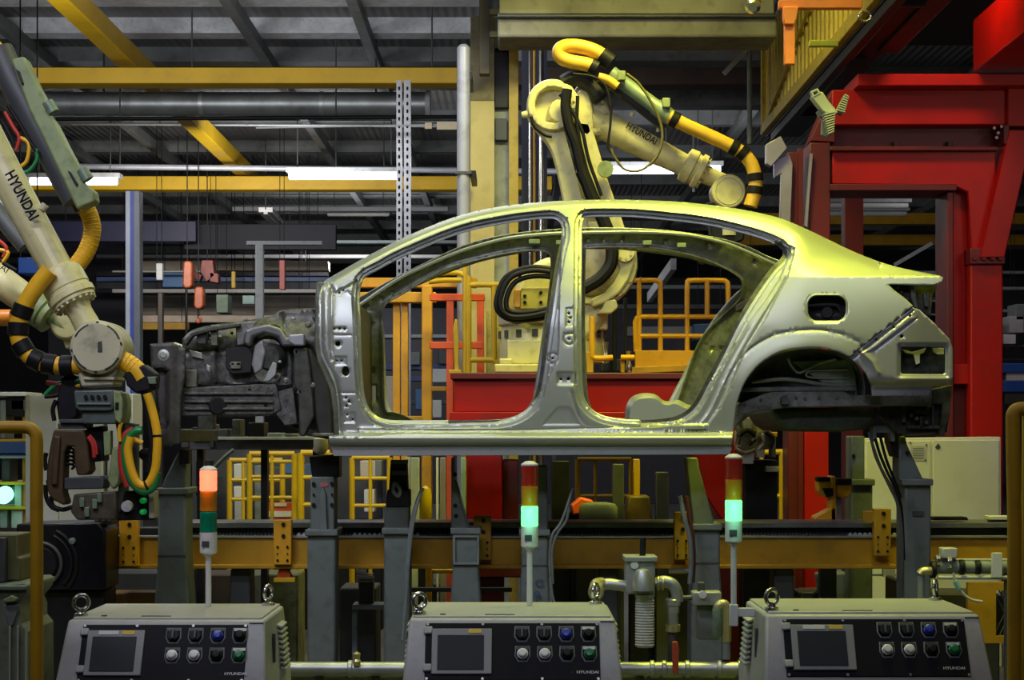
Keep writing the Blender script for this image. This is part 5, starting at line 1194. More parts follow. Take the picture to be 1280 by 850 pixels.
# other uprights
Y = 19.
o = thing('tall_post', 'tall post with white and blue reflections painted as stripes behind the left robot', 'post', (P(166, 0, Y).x, Y, 0))
fl = HY+EYE*F/Y
MB().pbox(157, 238, 175, fl, Y, .16).build('post', mat('post_grey', (.20, .22, .25), .4, .1), o, bevel=.01)
MB().pbox(157, 239, 162.5, fl, Y-.012, .03).build('white_reflection', mat('reflection_white', (.62, .66, .78), .4), o)  # white and blue reflections of a round post, painted as strips
MB().pbox(162.5, 239, 167, fl, Y-.010, .03).build('blue_reflection', mat('reflection_blue', (.06, .10, .52), .4), o)
Y = 22.; fl = HY+EYE*F/Y
o = thing('thin_post', 'pale grey thin post behind the car bonnet area', 'post', (P(324, 0, Y).x, Y, 0))
MB().pbox(319, 305, 329, fl, Y, .1).build('post', GREYL, o, bevel=.01)
MB().pbox(308, 301, 402, 306, Y, .12).build('top_bar', GREYL, o, bevel=.006)
Y = 15.5
for i, (x, r, m_) in enumerate(((662.5, .013, CHROME), (668, .012, YELD), (676.5, .022, CHROME))):
    q = P(x, 0, Y); o = MB().cyl((q.x, Y, 0), (q.x, Y, 6.05), r, None, 12).build('riser_pipe', m_, at=(q.x, Y, 0))
    tag(o, ['thinner bright riser pipe behind the robot elbow', 'dull yellow riser pipe between the two bright ones', 'thicker bright riser pipe behind the robot elbow'][i], 'pipe', 'riser pipes')
beam('riser_tray', MB().pbox(652, 48, 684, 560, 15.75, .1), mat('night_panel', (.02, .022, .04), .6), 'dark blue backing panel of the riser pipes', 'panel', at=P(668, 560, 15.75))
MB().pbox(664, 560, 672, 800, 15.77, .06).build('leg', GREYD, bpy.data.objects['riser_tray'])

# ================================================================== RED GANTRY
Y = 12.0; fl = HY+EYE*F/Y
g = thing('red_gantry', 'red steel gantry frame behind the rear of the car', 'gantry', (P(1110, 0, Y).x, Y+.2, 0))
MB().pbox(1213, 328, 1254, fl, Y, .36).build('column', RED, g, bevel=.012)
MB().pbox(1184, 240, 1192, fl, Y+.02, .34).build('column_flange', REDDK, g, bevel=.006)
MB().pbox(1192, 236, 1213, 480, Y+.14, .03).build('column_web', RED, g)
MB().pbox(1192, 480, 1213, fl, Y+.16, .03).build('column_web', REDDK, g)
MB().pbox(1192, 455, 1213, 480, Y+.06, .06).build('stiffener', RED, g, bevel=.004)
MB().pprism([(1040,186),(1245,186),(1245,325),(1215,325),(1210,240),(1192,232),(1040,230)], Y+.04, .28).build('knee_beam', RED, g, bevel=.008)
MB().pbox(1038, 230, 1196, 238, Y-.02, .4).build('beam_flange', REDDK, g, bevel=.004)
MB().pbox(1038, 183, 1248, 188, Y-.02, .4).build('beam_flange', REDDK, g, bevel=.004)
MB().pbox(1213, 310, 1257, 330, Y-.03, .42).build('bolted_joint', REDDK, g, bevel=.006)
for x in (1219, 1230, 1241, 1251): MB().cyl(P(x, 322, Y-.03), P(x, 322, Y-.055), .018, None, 6).build('joint_bolt', REDDK, g)
MB().pbox(1040, 156, 1250, 184, Y+.16, .03).build('beam_web', REDDK, g)
MB().pbox(1040, 112, 1262, 156, Y+.02, .3).build('top_beam', RED, g, bevel=.008)
MB().pbox(1072, 92, 1300, 107, Y-.14, .5).build('top_flange', RED, g, bevel=.006)
MB().pbox(1260, 108, 1330, 158, Y-.03, .34).build('end_plate', RED, g, bevel=.006)
MB().pprism([(1262,162),(1292,162),(1256,322),(1226,322)], Y-.06, .2).build('brace', RED, g, bevel=.008)
MB().pbox(1255, 156, 1262, 180, Y-.05, .1).build('gusset', REDDK, g, bevel=.004)
for x, y in ((1243,160),(1248,166),(1252,158),(1256,164),(1246,172)): MB().cyl(P(x, y, Y), P(x, y, Y-.04), .012, .01, 8).build('bolt_head', GREYL, g)
for x in (1121, 1188): MB().pbox(x-3, 176, x+3, 188, Y+.1, .08).build('clip', BLACKM, g, bevel=.003)
q = P(1212, 93, Y)
MB().box((q.x+.26, Y-1.6, q.z+.18), (.5, 3.1, .36)).build('cantilever_beam', RED, g, bevel=.01)
q2 = P(1296, 92, Y)
MB().box((q2.x+.3, Y+.18, (q2.z)/2), (.3, .3, q2.z)).build('column', RED, g, bevel=.01)
# left leg of the gantry
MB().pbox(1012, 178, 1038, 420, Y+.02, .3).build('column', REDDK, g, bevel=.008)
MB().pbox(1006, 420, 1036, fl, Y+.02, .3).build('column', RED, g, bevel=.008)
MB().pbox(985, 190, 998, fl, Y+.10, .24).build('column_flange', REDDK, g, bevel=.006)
MB().pbox(998, 185, 1004, fl, Y+.06, .04).build('edge_strip', REDDK, g)
MB().pprism([(1013,176),(1040,112),(1044,112),(1044,178)], Y+.04, .24).build('haunch', REDDK, g, bevel=.006)
MB().pprism([(1006,282),(1013,192),(1016,192),(1009,284)], Y-.02, .04).build('worn_edge', mat('lilac_steel', (.36, .34, .42), .4, .4), g)
MB().pprism([(968,200),(987,193),(991,205),(988,283),(975,283),(977,216),(968,222)], Y+.05, .06).build('grey_bracket', mat('lilac_steel', (.36, .34, .42), .4, .4), g, bevel=.004)
MB().pprism([(958,180),(976,170),(984,185),(964,208),(958,204)], Y+.0, .08).build('grey_bracket', mat('lilac_steel', (.36, .34, .42)), g, bevel=.004)

# yellow walkway with corrugated side
wk = thing('walkway', 'raised walkway with yellow corrugated side panels at the top right', 'walkway', (2.6, 12., 4.1))
WY = mat('walkway_yellow', (.50, .36, .025), .45, .1, .15, 4., 0, .3)
x0, z0, z1 = 2.2, 4.15, 5.02; mb = MB(); pts = []; y = 15.3; k = 0
prof = []
while y > 8.6:
    prof += [(x0, y), (x0, y-.07), (x0+.035, y-.09), (x0+.035, y-.15)]; y -= .17
n = len(prof)
mb.add([Vector((x, y, z0)) for x, y in prof]+[Vector((x, y, z1)) for x, y in prof]+[Vector((x+.004, y, z0)) for x, y in prof]+[Vector((x+.004, y, z1)) for x, y in prof],
       [(i, i+1, n+i+1, n+i) for i in range(n-1)]+[(2*n+i, 3*n+i, 3*n+i+1, 2*n+i+1) for i in range(n-1)])
mb.build('corrugated_panel', WY, wk, smooth=0)
MB().box((x0-.01, 12, z0+.03), (.05, 6.7, .09)).build('bottom_rail', WY, wk, bevel=.006)
MB().box((x0-.01, 15.3, (z0+z1)/2), (.05, .05, z1-z0)).build('end_post', WY, wk, bevel=.004)
MB().bar((x0-.02, 15.1, z0+.06), (x0-.02, 11.6, z1-.08), .02, .03).build('diagonal_brace', WY, wk)
MB().box((x0+.05, 11.8, z0-.07), (.06, 6.6, .07)).build('dark_channel', BLACKM, wk, bevel=.006)
MB().cyl((x0+.06, 15.3, z0-.0), (x0+.06, 8.6, z0-.0), .030, None, 14).build('hand_rail', GREYP, wk)
MB().cyl((x0+.12, 13.2, z0-.03), (x0+.12, 8.6, z0+.02), .035, None, 14).build('cable_pipe', GRNGREY, wk)
MB().box((2.46, 10.2, 4.45), (.04, 3.2, .60)).build('inner_panel', WY, wk, bevel=.006)
MB().box((2.36, 12, z0-.02), (.3, 6.6, .03)).build('soffit', BLACKM, wk)
MB().box((2.52, 10.2, 4.12), (.14, 3.2, .06)).build('dark_channel', BLACKM, wk, bevel=.005)
MB().box((4.6, 12, 4.95), (4.2, 6.6, .08)).build('deck', mat('deck_dark', (.03, .02, .02), .7), wk)
MB().bar(P(1011, 55, 10.8), P(1047, 55, 10.8), .05, .035).build('stub_bar', mat('lime_bar', (.40, .42, .05), .5), wk, bevel=.004)
for yv in (10.4, 12.1, 14): MB().box((x0+.14, yv, z0-.02), (.2, .05, .14)).build('bracket', BLACKM, wk, bevel=.004)
mb = MB(); q = P(1081, 20, 10.2); mb.tube([q+Vector((.035*math.cos(t*PI/8), 0, .03*math.sin(t*PI/8))) for t in range(16)], .006, 8, 1, True, smooth=False); mb.build('ring', CHROME, wk)
for x in (2.9, 6.2): MB().box((x, 15.0, 2.45), (.16, .16, 4.9)).build('leg', REDDK, wk, bevel=.006)
# hanging bracket, orange lamp light put into its paint colour
ob = thing('orange_bracket', 'bright orange hanging bracket in front of the corrugated walkway panel', 'bracket', P(990, 5, 10.3))
OB = mat('lamp_lit_orange', (.85, .22, .03), .45, 0, .08, 6., 0, .1)
MB().pbox(974, -1, 1078, 10, 10.3, .06).build('crossbar', OB, ob, bevel=.006)
MB().pbox(981, 8, 994, 80, 10.32, .05).build('hanging_leg', OB, ob, bevel=.005)
MB().pprism([(979,8),(998,8),(996,22),(993,30),(981,30),(979,22)], 10.28, .05).build('joint', OB, ob, bevel=.005)
MB().pbox(1020, -40, 1032, 0, 10.3, .05).build('hanger', OB, ob)
MB().box(P(1026, -60, 10.3)+Vector((0, .03, 1.2)), (.06, .05, 2.3)).build('hanger', OB, ob)
# finned flood lamp
fl_ = thing('finned_lamp', 'pale finned flood lamp clamped under the walkway edge', 'lamp', P(1035, 140, 10.6))
LG = mat('lamp_grey', (.42, .44, .36), .45, .2, .1, 8.)
mb = MB(); mb.plate([(1013,114),(1022,110),(1026,116),(1017,121)], [[(1016,115),(1021,113),(1023,116),(1018,119)]], 10.55, .05); mb.build('clamp', LG, fl_)
MB().pprism([(1014,120),(1028,114),(1036,126),(1048,140),(1040,146),(1028,138),(1020,128)], 10.56, .08).build('arm', LG, fl_, bevel=.006)
MB().pprism([(1022,138),(1034,132),(1040,142),(1026,146)], 10.6, .08).build('knuckle', GREYP, fl_, bevel=.006)
for k in range(9):
    MB().bar(P(1029+k*.6, 144+k*3.0, 10.56), P(1043-k*.2, 140.5+k*3.0, 10.56), .07, .007).build('fin', LG, fl_)
for k in range(8):
    MB().bar(P(1045+k*1.4, 138-k*2.7, 10.60), P(1055+k*.7, 141-k*2.7, 10.60), .07, .007).build('fin', LG, fl_)
MB().pprism([(1028,142),(1036,140),(1040,168),(1034,172),(1027,168)], 10.62, .04).build('heat_sink', GREYP, fl_, bevel=.004)
MB().pprism([(1044,140),(1056,118),(1060,122),(1052,144)], 10.64, .04).build('heat_sink', GREYP, fl_, bevel=.004)
sp = thing('spot_lamp', 'small round chrome lamp hanging at the top edge, right of the concrete beam', 'lamp', P(941, 6, 11))
MB().lathe([(.001, -.05), (.035, -.045), (.05, -.01), (.05, .04), (.03, .06)], P(942, 6, 11), (-.3, -1, -.5), 18).build('lamp_head', CHROME, sp)
MB().cyl(P(943, 2, 11), P(943, 2, 11)+Vector((0, 0, 1.85)), .012, None, 8).build('rod', GREYD, sp)

# ================================================================== ROBOT PLATFORM (red)
Y = 11.30
pf = thing('robot_platform', 'red steel platform that carries the robot behind the car', 'platform', (P(715, 0, Y).x, Y+.75, 0))
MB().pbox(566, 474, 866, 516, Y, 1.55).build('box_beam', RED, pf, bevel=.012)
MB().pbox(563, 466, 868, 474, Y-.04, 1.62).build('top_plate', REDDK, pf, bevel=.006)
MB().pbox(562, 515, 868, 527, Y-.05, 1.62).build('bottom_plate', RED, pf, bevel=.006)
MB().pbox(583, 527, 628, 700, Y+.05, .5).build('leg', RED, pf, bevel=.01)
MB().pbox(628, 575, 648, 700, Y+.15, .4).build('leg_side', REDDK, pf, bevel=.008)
MB().pprism([(866,527),(930,527),(930,655),(905,655),(868,600)], Y+.05, .5).build('leg', RED, pf, bevel=.01)
MB().pbox(583, 700, 740, 722, Y+.05, .6).build('foot_beam', REDDK, pf, bevel=.008)
fy = HY+EYE*F/Y
MB().pbox(590, 722, 630, fy, Y+.1, .4).build('foot', REDDK, pf, bevel=.008)
MB().pbox(886, 655, 926, fy, Y+.1, .4).build('foot', REDDK, pf, bevel=.008)
# ================================================================== RAILINGS AND MACHINES BEHIND THE CAR
def rails(name, label, Y_, pipes, r, m, group=None, extra=None, cat='railing'):
    xs_ = [p[0] for l in pipes for p in l] or [CX]
    t = thing(name, label, cat, (P(sum(xs_)/len(xs_), 0, Y_).x, Y_, 0), group)
    for l in pipes:
        MB().tube([P(x, y, Y_) for x, y in l], r, 10, 4, smooth=len(l) > 3).build('pipe', m, t)
    return t
def fl_px(Y_): return HY+EYE*F/Y_
Y = 12.45
t = rails('railing', 'amber tubular railing on the red platform, seen through the rear doorway', Y, [
    [(799,438),(799,356),(801,351),(808,350.5),(819,350.5),(824,353),(825.5,360),(825.5,438)],
    [(859,438),(859,358),(862,352),(868,350.5),(900,350.5),(907,352),(910,359),(910,400)],
    [(884,351),(884,396)], [(797,396),(896,396)], [(800,420),(880,420)],
    [(798,350.5),(776,351)], [(795,440),(794,402),(797,396)]], .018, ORGYEL)
MB().pbox(794, 438, 868, 460, Y-.03, .05).build('toe_board', ORGYEL, t, bevel=.004)
MB().pprism([(786,459),(870,456),(866,464),(786,467)], Y-.06, .2).build('step_edge', YELD, t, bevel=.004)
t.location.z = P(0, 466, Y).z; 
for c in kids(t):
    for v in c.data.vertices: v.co.z -= P(0, 466, Y).z
t = rails('railing', 'amber U-shaped pipe rail between the door pillar and the platform railing', 11.5, [[(740,395),(740,440),(742,447),(750,448),(766,447)], [(776,447),(793,447)]], .019, ORGYEL)
MB().pbox(733, 440, 742, 466, 11.49, .06).build('stand', YELD, t, bevel=.005)
MB().pbox(776, 447, 781, 466, 11.51, .06).build('stand', YELD, t, bevel=.005)
t.location.z = P(0, 466, 11.5).z
for c in kids(t):
    for v in c.data.vertices: v.co.z -= P(0, 466, 11.5).z
o = MB().pbox(752, 449, 788, 464, 12.60, .2).build('blue_box', mat('navy_box', (.02, .03, .09), .5), at=P(770, 464, 12.6), bevel=.006); tag(o, 'small navy blue box behind the amber pipe rail', 'box')
for i, (x, w_) in enumerate(((752, 4), (768, 6), (782, 4))):
    o = MB().pbox(x-w_/2, 372, x+w_/2, 464, 12.5, .06).build('dark_upright', BLACKM if i != 0 else GREYD, at=P(x, 466, 12.6), bevel=.004)
    tag(o, ['thin grey upright behind the U-shaped pipe rail', 'thickest dark upright behind the U-shaped pipe rail', 'thin dark upright right of the thickest one'][i], 'post', 'dark uprights behind the pipe rail')
for i, (x, y) in enumerate(((757, 440), (786, 452))):
    o = MB().lathe([(.02, 0), (.025, .03), (.015, .06), (.015, .12), (.02, .14)], P(x, y+14 if i == 0 else y+13.5, 11.6), (0, 0, 1), 12).build('fitting', CHROME, at=P(x, 466, 11.6)); tag(o, ['bright pipe fitting on the left of the navy box', 'bright pipe fitting on the right of the navy box'][i], 'fitting')
# front doorway: yellow frames, orange gate
Y = 13.75
t = rails('amber_portal', 'amber double beam and posts seen through the front doorway', Y, [], .02, ORGYEL, cat='frame')
t.location = (P(540, 0, Y).x, Y, 0)
MB().pbox(440, 347, 596, 359, Y, .12).build('beam', ORGYEL, t, bevel=.006)
MB().pbox(440, 365, 545, 378, Y-.1, .12).build('beam', ORGYEL, t, bevel=.006)
for x0, x1 in ((491, 500), (501.5, 510)): MB().pbox(x0, 376, x1, fl_px(Y), Y-.02, .1).build('post', ORGYEL, t, bevel=.006)
MB().pbox(527, 356, 540, fl_px(Y), Y-.2, .12).build('post', ORGYEL, t, bevel=.012)
MB().pbox(537, 483, 558, 489, Y-.2, .06).build('bar', YELD, t, bevel=.006)
MB().pbox(508, 520, 530, 528, Y-.2, .1).build('bar', YELD, t, bevel=.006)
t = rails('railing', 'bent yellow pipe railing left of the yellow column foot', 13.0, [[(536,352),(556,350),(577,350)], [(536,343),(560,341),(574,341.5),(580,346),(581.5,356),(581.5,800),(581.5,926.5/1.14)], [(586,356),(632,356)], [(617,358),(618,449)], [(588,450),(612,450),(619,452),(621,458),(621,466)], [(586,345),(586,800)]], .021, YEL)
for pix in ([(568,470),(566,410),(569,398),(572,400),(574,430),(573,455),(576,470)],): MB().pprism(pix, 12.95, .05).build('yellow_tongue', YEL, t, bevel=.008)
MB().pbox(561, 462, 577, 468, 12.9, .12).build('latch', YEL, t, bevel=.006)
Y = 13.25
t = thing('orange_gate', 'orange safety gate seen through the front doorway', 'gate', (P(570, 0, Y).x, Y, 0))
for x0, y0, x1, y1 in ((537,367,606,376),(558,372,567,fl_px(Y)),(596,372,605,fl_px(Y)),(537,427,603,436)): MB().pbox(x0, y0, x1, y1, Y+.0 if x1-x0 > 20 else Y+.005, .05).build('bar', ORANGE, t, bevel=.006)
o = MB().pbox(608, 388, 632, 470, 13.3, .15).build('lemon_board', mat('lemon_panel', (.50, .44, .06), .5, 0, .25, 8., 0, .4), at=P(618, 470, 13.3), bevel=.006); tag(o, 'lemon yellow panel behind the pipe railing, left of the robot base', 'panel')
MB().pbox(612, 470, 622, fl_px(13.35), 13.35, .06).build('leg', GREYD, o)

# fences under the sill
def fence(label, Y_, xs_, y0, y1, bars, r=.014, m=YEL, bend=0):
    t = thing('yellow_fence', label, 'fence', (P(sum(xs_)/len(xs_), 0, Y_).x, Y_, 0), 'yellow tube fences under the car')
    fp = fl_px(Y_)
    MB().tube([P(xs_[0], y0, Y_), P(xs_[-1], y0, Y_)], r*1.3, 10, 1, smooth=False).build('top_rail', m, t)
    for i, x in enumerate(xs_):
        e = i in (0, len(xs_)-1)
        MB().tube([P(x, y0, Y_), (P(x, 0, Y_).x, Y_, 0)], r*(1.5 if e else 1), 10, 1, smooth=False).build('post', m, t)
    for y in bars: MB().tube([P(xs_[0], y, Y_), P(xs_[-1], y, Y_)], r, 8, 1, smooth=False).build('bar', m, t)
    return t
fence('yellow tube fence right of the red-lit tower, nearest to it', 12.6, [312,340,368], 567, 650, [577,596,622])
fence('yellow fence panel just behind the red-lit tower', 13.2, [287,304,329,353], 575, 650, [600,624])
fence('short yellow fence behind the bolted grey post', 12.4, [376,412], 566, 650, [597,631], .017)
fence('yellow fence between the bolted post and the dark clamp post', 12.6, [440,463,487], 572, 650, [598,632])
fence('yellow fence left of the lower red column', 12.4, [938,952,978], 565, 648, [620], .017)
fence('thin yellow fence behind the marked post and the filter', 13.2, [722,744,767,789], 574, 660, [620], .013)
for i, (x, l) in enumerate(((532, 'bright yellow upright bumper between the clamp post and the gusset post'),)):
    o = MB().lathe([(.001, .0), (.034, .005), (.038, .05), (.038, .19), (.028, .23), (.001, .25)], P(x, 665, 11.0) if False else (P(x, 0, 10.9).x, 10.9, P(0, 657, 10.9).z-.0), (0, 0, 1), 16).build('bumper', YEL, at=(P(x, 0, 10.9).x, 10.9, P(0, 657, 10.9).z)); tag(o, l, 'bumper')
    MB().box((P(x, 0, 10.9).x, 10.9, P(0, 657, 10.9).z/2), (.09, .09, P(0, 657, 10.9).z)).build('pedestal', GREYD, o, bevel=.01)
for i, (x0, x1, m_, l) in enumerate(((506,512,GREYL,'pale grey upright just left of the yellow bumper'),(513,524,GREYL,'wider pale upright under the front door sill'),(545,548,WHITEP,'thin white upright right of the yellow bumper'),(550,557,mat('pinkish_grey', (.27,.21,.22), .5),'pinkish grey upright right of the yellow bumper'),(576,582,mat('mint_grey', (.25,.36,.30), .5),'mint green strip beside the red platform leg'))):
    o = MB().pbox(x0, 572, x1, fl_px(11.2), 11.2, .06).build('upright', m_, at=(P((x0+x1)/2, 0, 11.2).x, 11.2, 0), bevel=.004); tag(o, l, 'upright', 'uprights under the front sill')
    
# yellow bracket with round arm, right of the red leg
t = thing('yellow_clamp', 'yellow clamp with two rounded arms beside the lower red column', 'clamp', (P(1040, 0, 10.42).x, 10.42, 0))
for pix in ([(1038,595),(1045,595),(1046,655),(1038,655)], [(1046,605),(1064,605),(1064,616),(1060,622),(1052,622),(1046,616)], [(1023,600),(1038,600),(1038,620),(1030,622),(1023,614)], [(1018,646),(1046,632),(1046,655),(1018,655)]): MB().pprism(pix, 10.4, .12).build('plate', ORGYEL, t, bevel=.008)
for pix in ([(1022,596),(1038,596),(1038,602),(1022,602)], [(1046,598),(1065,598),(1065,606),(1046,606)], [(1028,610),(1042,610),(1042,620),(1034,622)]): MB().pprism(pix, 10.38, .10).build('pad', BLACKM, t, bevel=.006)
MB().pbox(1026, 655, 1046, fl_px(10.5), 10.42, .1).build('stand', GREYD, t, bevel=.006)

# white switch cabinet
Y = 12.7
t = thing('white_cabinet', 'large white electrical cabinet with a dark logo, behind the rear grey post', 'cabinet', (P(1166, 0, Y-.6).x, Y-.3, 0))
Y = 11.6
CW = mat('cabinet_white', (.60, .62, .57), .5, 0, .04, 3., 0, .06)
fp = fl_px(Y)
MB().prism([P(1080, 548, Y), P(1251, 546, Y), (P(1253, 0, Y).x, Y, 0), (P(1080, 0, Y).x, Y, 0)], (0, .34, 0)).build('case', CW, t, bevel=.006)
MB().pbox(1083, 551, 1163, fp-8, Y-.015, .02).build('door', CW, t, bevel=.004); MB().pbox(1166, 550, 1249, fp-8, Y-.015, .02).build('door', CW, t, bevel=.004)
MB().pbox(1138, 557, 1158, 576, Y-.018, .004).build('paper_notice', mat('lilac_paper', (.45, .44, .48), .6), t)
for k in range(5): MB().pbox(1141, 560+k*3, 1155, 561+k*3, Y-.0195, .003).build('print_line', GREYP, t)
MB().pprism([(1169,559),(1173,554),(1176,559),(1174,561),(1171,561)], Y-.02, .006).build('logo', GREYD, t)
for x, y in ((1138,553),(1158,556),(1157,575)): MB().cyl(P(x, y, Y-.015), P(x, y, Y-.022), .006, None, 8).build('screw', GREYD, t)
# cable chain and white duct on the rail
o = MB(); 
mb = MB(); prof = [(1167, 650)]
for k in range(9): prof += [(1169+k*4.6, 646.5), (1172+k*4.6, 646.5), (1173.5+k*4.6, 649.5)]
mb.pprism(prof+[(1210,650.4),(1167,650.4)], 10.02, .12); o = mb.build('cable_chain', BLACKM, at=P(1188, 654, 10.1)); tag(o, 'black toothed cable chain lying on the rail before the white cabinet', 'cable chain')
o = MB().pbox(1236, 645, 1290, 650, 10.02, .1).build('white_strip', WHITEP, at=P(1260, 652, 10.1), bevel=.004); tag(o, 'white strip lying at the right end of the rail', 'strip')
MB().pbox(1238, 650, 1262, 652.3, 10.04, .06).build('spacer', GREYD, o)

# left white cabinet and clutter at the left edge
Y = 11.5
o = thing('white_cabinet', 'pale cabinet behind the welding gun at the left', 'cabinet', (P(64, 0, Y).x, Y, 0))
MB().pbox(36, 494, 72, fl_px(Y), Y, .4).build('case', mat('pale_case', (.52, .53, .55), .5, 0, .05), o, bevel=.006)
MB().pbox(73, 500, 128, fl_px(Y), Y+.03, .37).build('case', mat('pale_case', (.52, .53, .55)), o, bevel=.006)
MB().pbox(134, 492, 166, 640, Y+.06, .3).build('case', mat('pale_case', (.52, .53, .55)), o, bevel=.006)
MB().pbox(32, 494, 37, fl_px(Y), Y-.03, .06).build('corner_post', GREYL, o)
Y = 11.8
t = thing('steel_rack', 'cluttered rack with pale and yellow shelves at the far left edge', 'rack', (P(5, 0, Y).x, Y+.2, 0))
for y0, y1, m_ in ((490,495,WHITEP),(549,552,YEL),(552,570,mat('rack_blue', (.05,.10,.28), .5)),(566,569,WHITEP),(602,606,YEL),(633,637,YEL),(570,573,GREYL)): MB().pbox(-40, y0, 33, y1, Y, .4).build('shelf', m_, t, bevel=.003)
for x in (-30, 28): MB().pbox(x, 490, x+4, fl_px(Y), Y+.05, .06).build('post', YELD if x > 0 else GREYD, t)
for x0, y0, x1, y1, m_ in ((2,572,12,602,GREYD),(18,606,27,633,GREYL),(0,637,9,660,GREYL),(14,637,28,660,WHITEP),(8,496,30,520,BLACKM),(14,500,34,512,CHROME),(0,500,7,548,GREYP),(23,552,30,566,ORANGE),(10,608,18,630,GREYD)): MB().pbox(x0, y0, x1, y1, Y+.03, .2).build('stored_box', m_, t, bevel=.004)
MB().lathe([(.001, -.06), (.04, -.05), (.055, 0), (.055, .06)], P(4, 620, Y-.1), (0, 1, .2), 18).build('green_lamp', emit('green_lamp', (130, 255, 200), 3.), t)

# ---------------- deep background: pipes, beams, hoists along the far left
def far_bar(name, x0, x1, y0, y1, Y_, m_, label, cat='beam', d=.15):
    o = MB().pbox(x0, y0, x1, y1, Y_, d).build(name, m_, at=P((x0+x1)/2, y1, Y_), bevel=.01)
    if y1 < 430:
        for f_ in (.12, .88):
            q = P(x0+(x1-x0)*f_, (y0+y1)/2, Y_+d/2); MB().cyl(q, (q.x, q.y, 6.1), .006, None, 6).build('drop_rod', BLACK, o)
    return tag(o, label, cat)
far_bar('pale_pipe', 120, 560, 318, 322.5, 32.3, mat('pale_pipe', (.42, .40, .38), .5), 'long pale pipe crossing far back above the front of the car', 'pipe')
far_bar('beige_duct', 176, 410, 326, 338, 31, BEIGE, 'long beige duct far back behind the hoists', 'duct', .4)
far_bar('blue_beam', 60, 245, 276, 302, 27, mat('deep_blue', (.005, .007, .04), .5), 'deep blue beam high behind the left robot', 'beam')
far_bar('dark_truss', 230, 420, 280, 312, 27.5, mat('truss_black', (.012, .012, .02), .7), 'black truss beam in the shadow right of the deep blue beam', 'beam')
far_bar('blue_pipe', 120, 420, 346, 352, 29, mat('far_blue', (.03, .06, .16), .5), 'dark blue pipe far back under the beige duct', 'pipe')
far_bar('pale_rail', 140, 420, 361, 366, 28, mat('far_grey', (.27, .26, .25), .5), 'pale grey rail far back under the dark blue pipe', 'rail')
far_bar('pale_rail', 140, 250, 338, 340.5, 27.8, mat('far_grey', (.27, .26, .25)), 'short pale rail in front of the blue machine', 'rail')
far_bar('beige_beam', 168, 402, 384, 394, 29.5, mat('far_brown', (.22, .19, .15), .6), 'brownish beam far back just above the engine bay', 'beam')
far_bar('beige_beam', 168, 402, 394, 403, 29, mat('far_beige', (.58, .47, .36), .5), 'bright beige beam far back just above the engine bay', 'beam')
far_bar('yellow_beam', 170, 235, 403, 412, 28.5, YELD, 'dull yellow beam end above the radiator frame', 'beam')
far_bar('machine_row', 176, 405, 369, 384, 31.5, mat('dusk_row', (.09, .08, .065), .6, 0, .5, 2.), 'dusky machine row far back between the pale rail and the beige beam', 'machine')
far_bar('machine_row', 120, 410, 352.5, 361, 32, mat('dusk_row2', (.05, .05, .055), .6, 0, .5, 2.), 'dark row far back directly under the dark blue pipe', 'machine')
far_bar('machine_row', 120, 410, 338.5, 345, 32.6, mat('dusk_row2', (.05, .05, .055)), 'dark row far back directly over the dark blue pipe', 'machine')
far_bar('blue_machine', 203, 229, 338, 359, 28.3, BLUEL, 'bright blue motor far back left of the orange hoists', 'motor', .5)
far_bar('grey_box', 270, 285, 368, 391, 27, GRNGREY, 'grey-green box far back right of the orange hoists', 'box', .4)
far_bar('mint_sign', 303, 318, 369, 380, 28.2, mat('mint', (.35, .52, .46), .5), 'mint coloured board left of the pale thin post', 'board', .05)
far_bar('yellow_tag', 289, 294, 339, 360, 28.4, YEL, 'narrow yellow upright far back beside the mint board', 'upright', .08)
far_bar('white_board', 195, 203, 329, 350, 26, GREYL, 'small white board left of the blue motor', 'board', .1)
far_bar('white_board', 262, 271, 341, 352, 26.3, mat('peach', (.55, .44, .40), .5), 'small peach coloured board right of the orange hoists', 'board', .1)
far_bar('dark_post', 197, 203, 366, fl_px(25.5), 25.5, mat('dark_brown', (.03, .022, .018), .6), 'dark brown post under the white board', 'post', .12)
for i, (x, y0, y1) in enumerate(((234, 326, 360), (248, 358, 386))):
    t = thing('chain_hoist', ['upper orange chain hoist far back, with a dark chain down to the engine bay', 'lower orange chain hoist far back, with a hook below'][i], 'hoist', P(x, y1, 25), 'orange chain hoists')
    MB().pprism([(x-5,y0+3),(x-3,y0),(x+4,y0),(x+6,y0+4),(x+6,y1-4),(x+3,y1),(x-4,y1),(x-6,y1-5)], 25, .2).build('body', mat('hoist_orange', (.24, .045, .006), .5, 0, .25, 9., 0, .4), t, bevel=.02)
    MB().cyl(P(x, y0, 25.1), (P(x, 0, 25.1).x, 25.1, 6.1), .008, None, 8).build('suspension', BLACK, t)
    MB().cyl(P(x-1 if i == 0 else x, y1, 25.05), P(x-1 if i == 0 else x, (430 if i == 0 else 398), 25.05), .018, None, 8).build('chain', BLACK, t)
    if i: MB().tube([P(x, 396, 25), P(x+3, 399, 25), P(x, 403, 25), P(x-3, 400, 25)], .02, 8, 4).build('hook', mat('hoist_orange', (.24, .045, .006)), t)
t = thing('trolley', 'rust red hoist trolley hanging from the black truss beam', 'trolley', P(258, 345, 25.5))
for pix in ([(252,325),(266,325),(268,345),(258,352),(250,340)], [(262,340),(273,342),(273,354),(262,352)], [(240,336),(252,344),(249,352),(241,348)]): MB().pprism(pix, 25.4, .2).build('plate', mat('rust_red', (.10, .014, .008), .6, 0, .4, 12.), t, bevel=.01)
MB().cyl(P(259, 326, 25.5), (P(259, 0, 25.5).x, 25.5, 6.1), .008, None, 8).build('suspension', BLACK, t)
far_bar('red_upright', 349, 356, 325, 362, 26, mat('far_red', (.22, .05, .04), .6), 'dull red upright far back above the engine bay, left of the windscreen pillar', 'upright', .1)
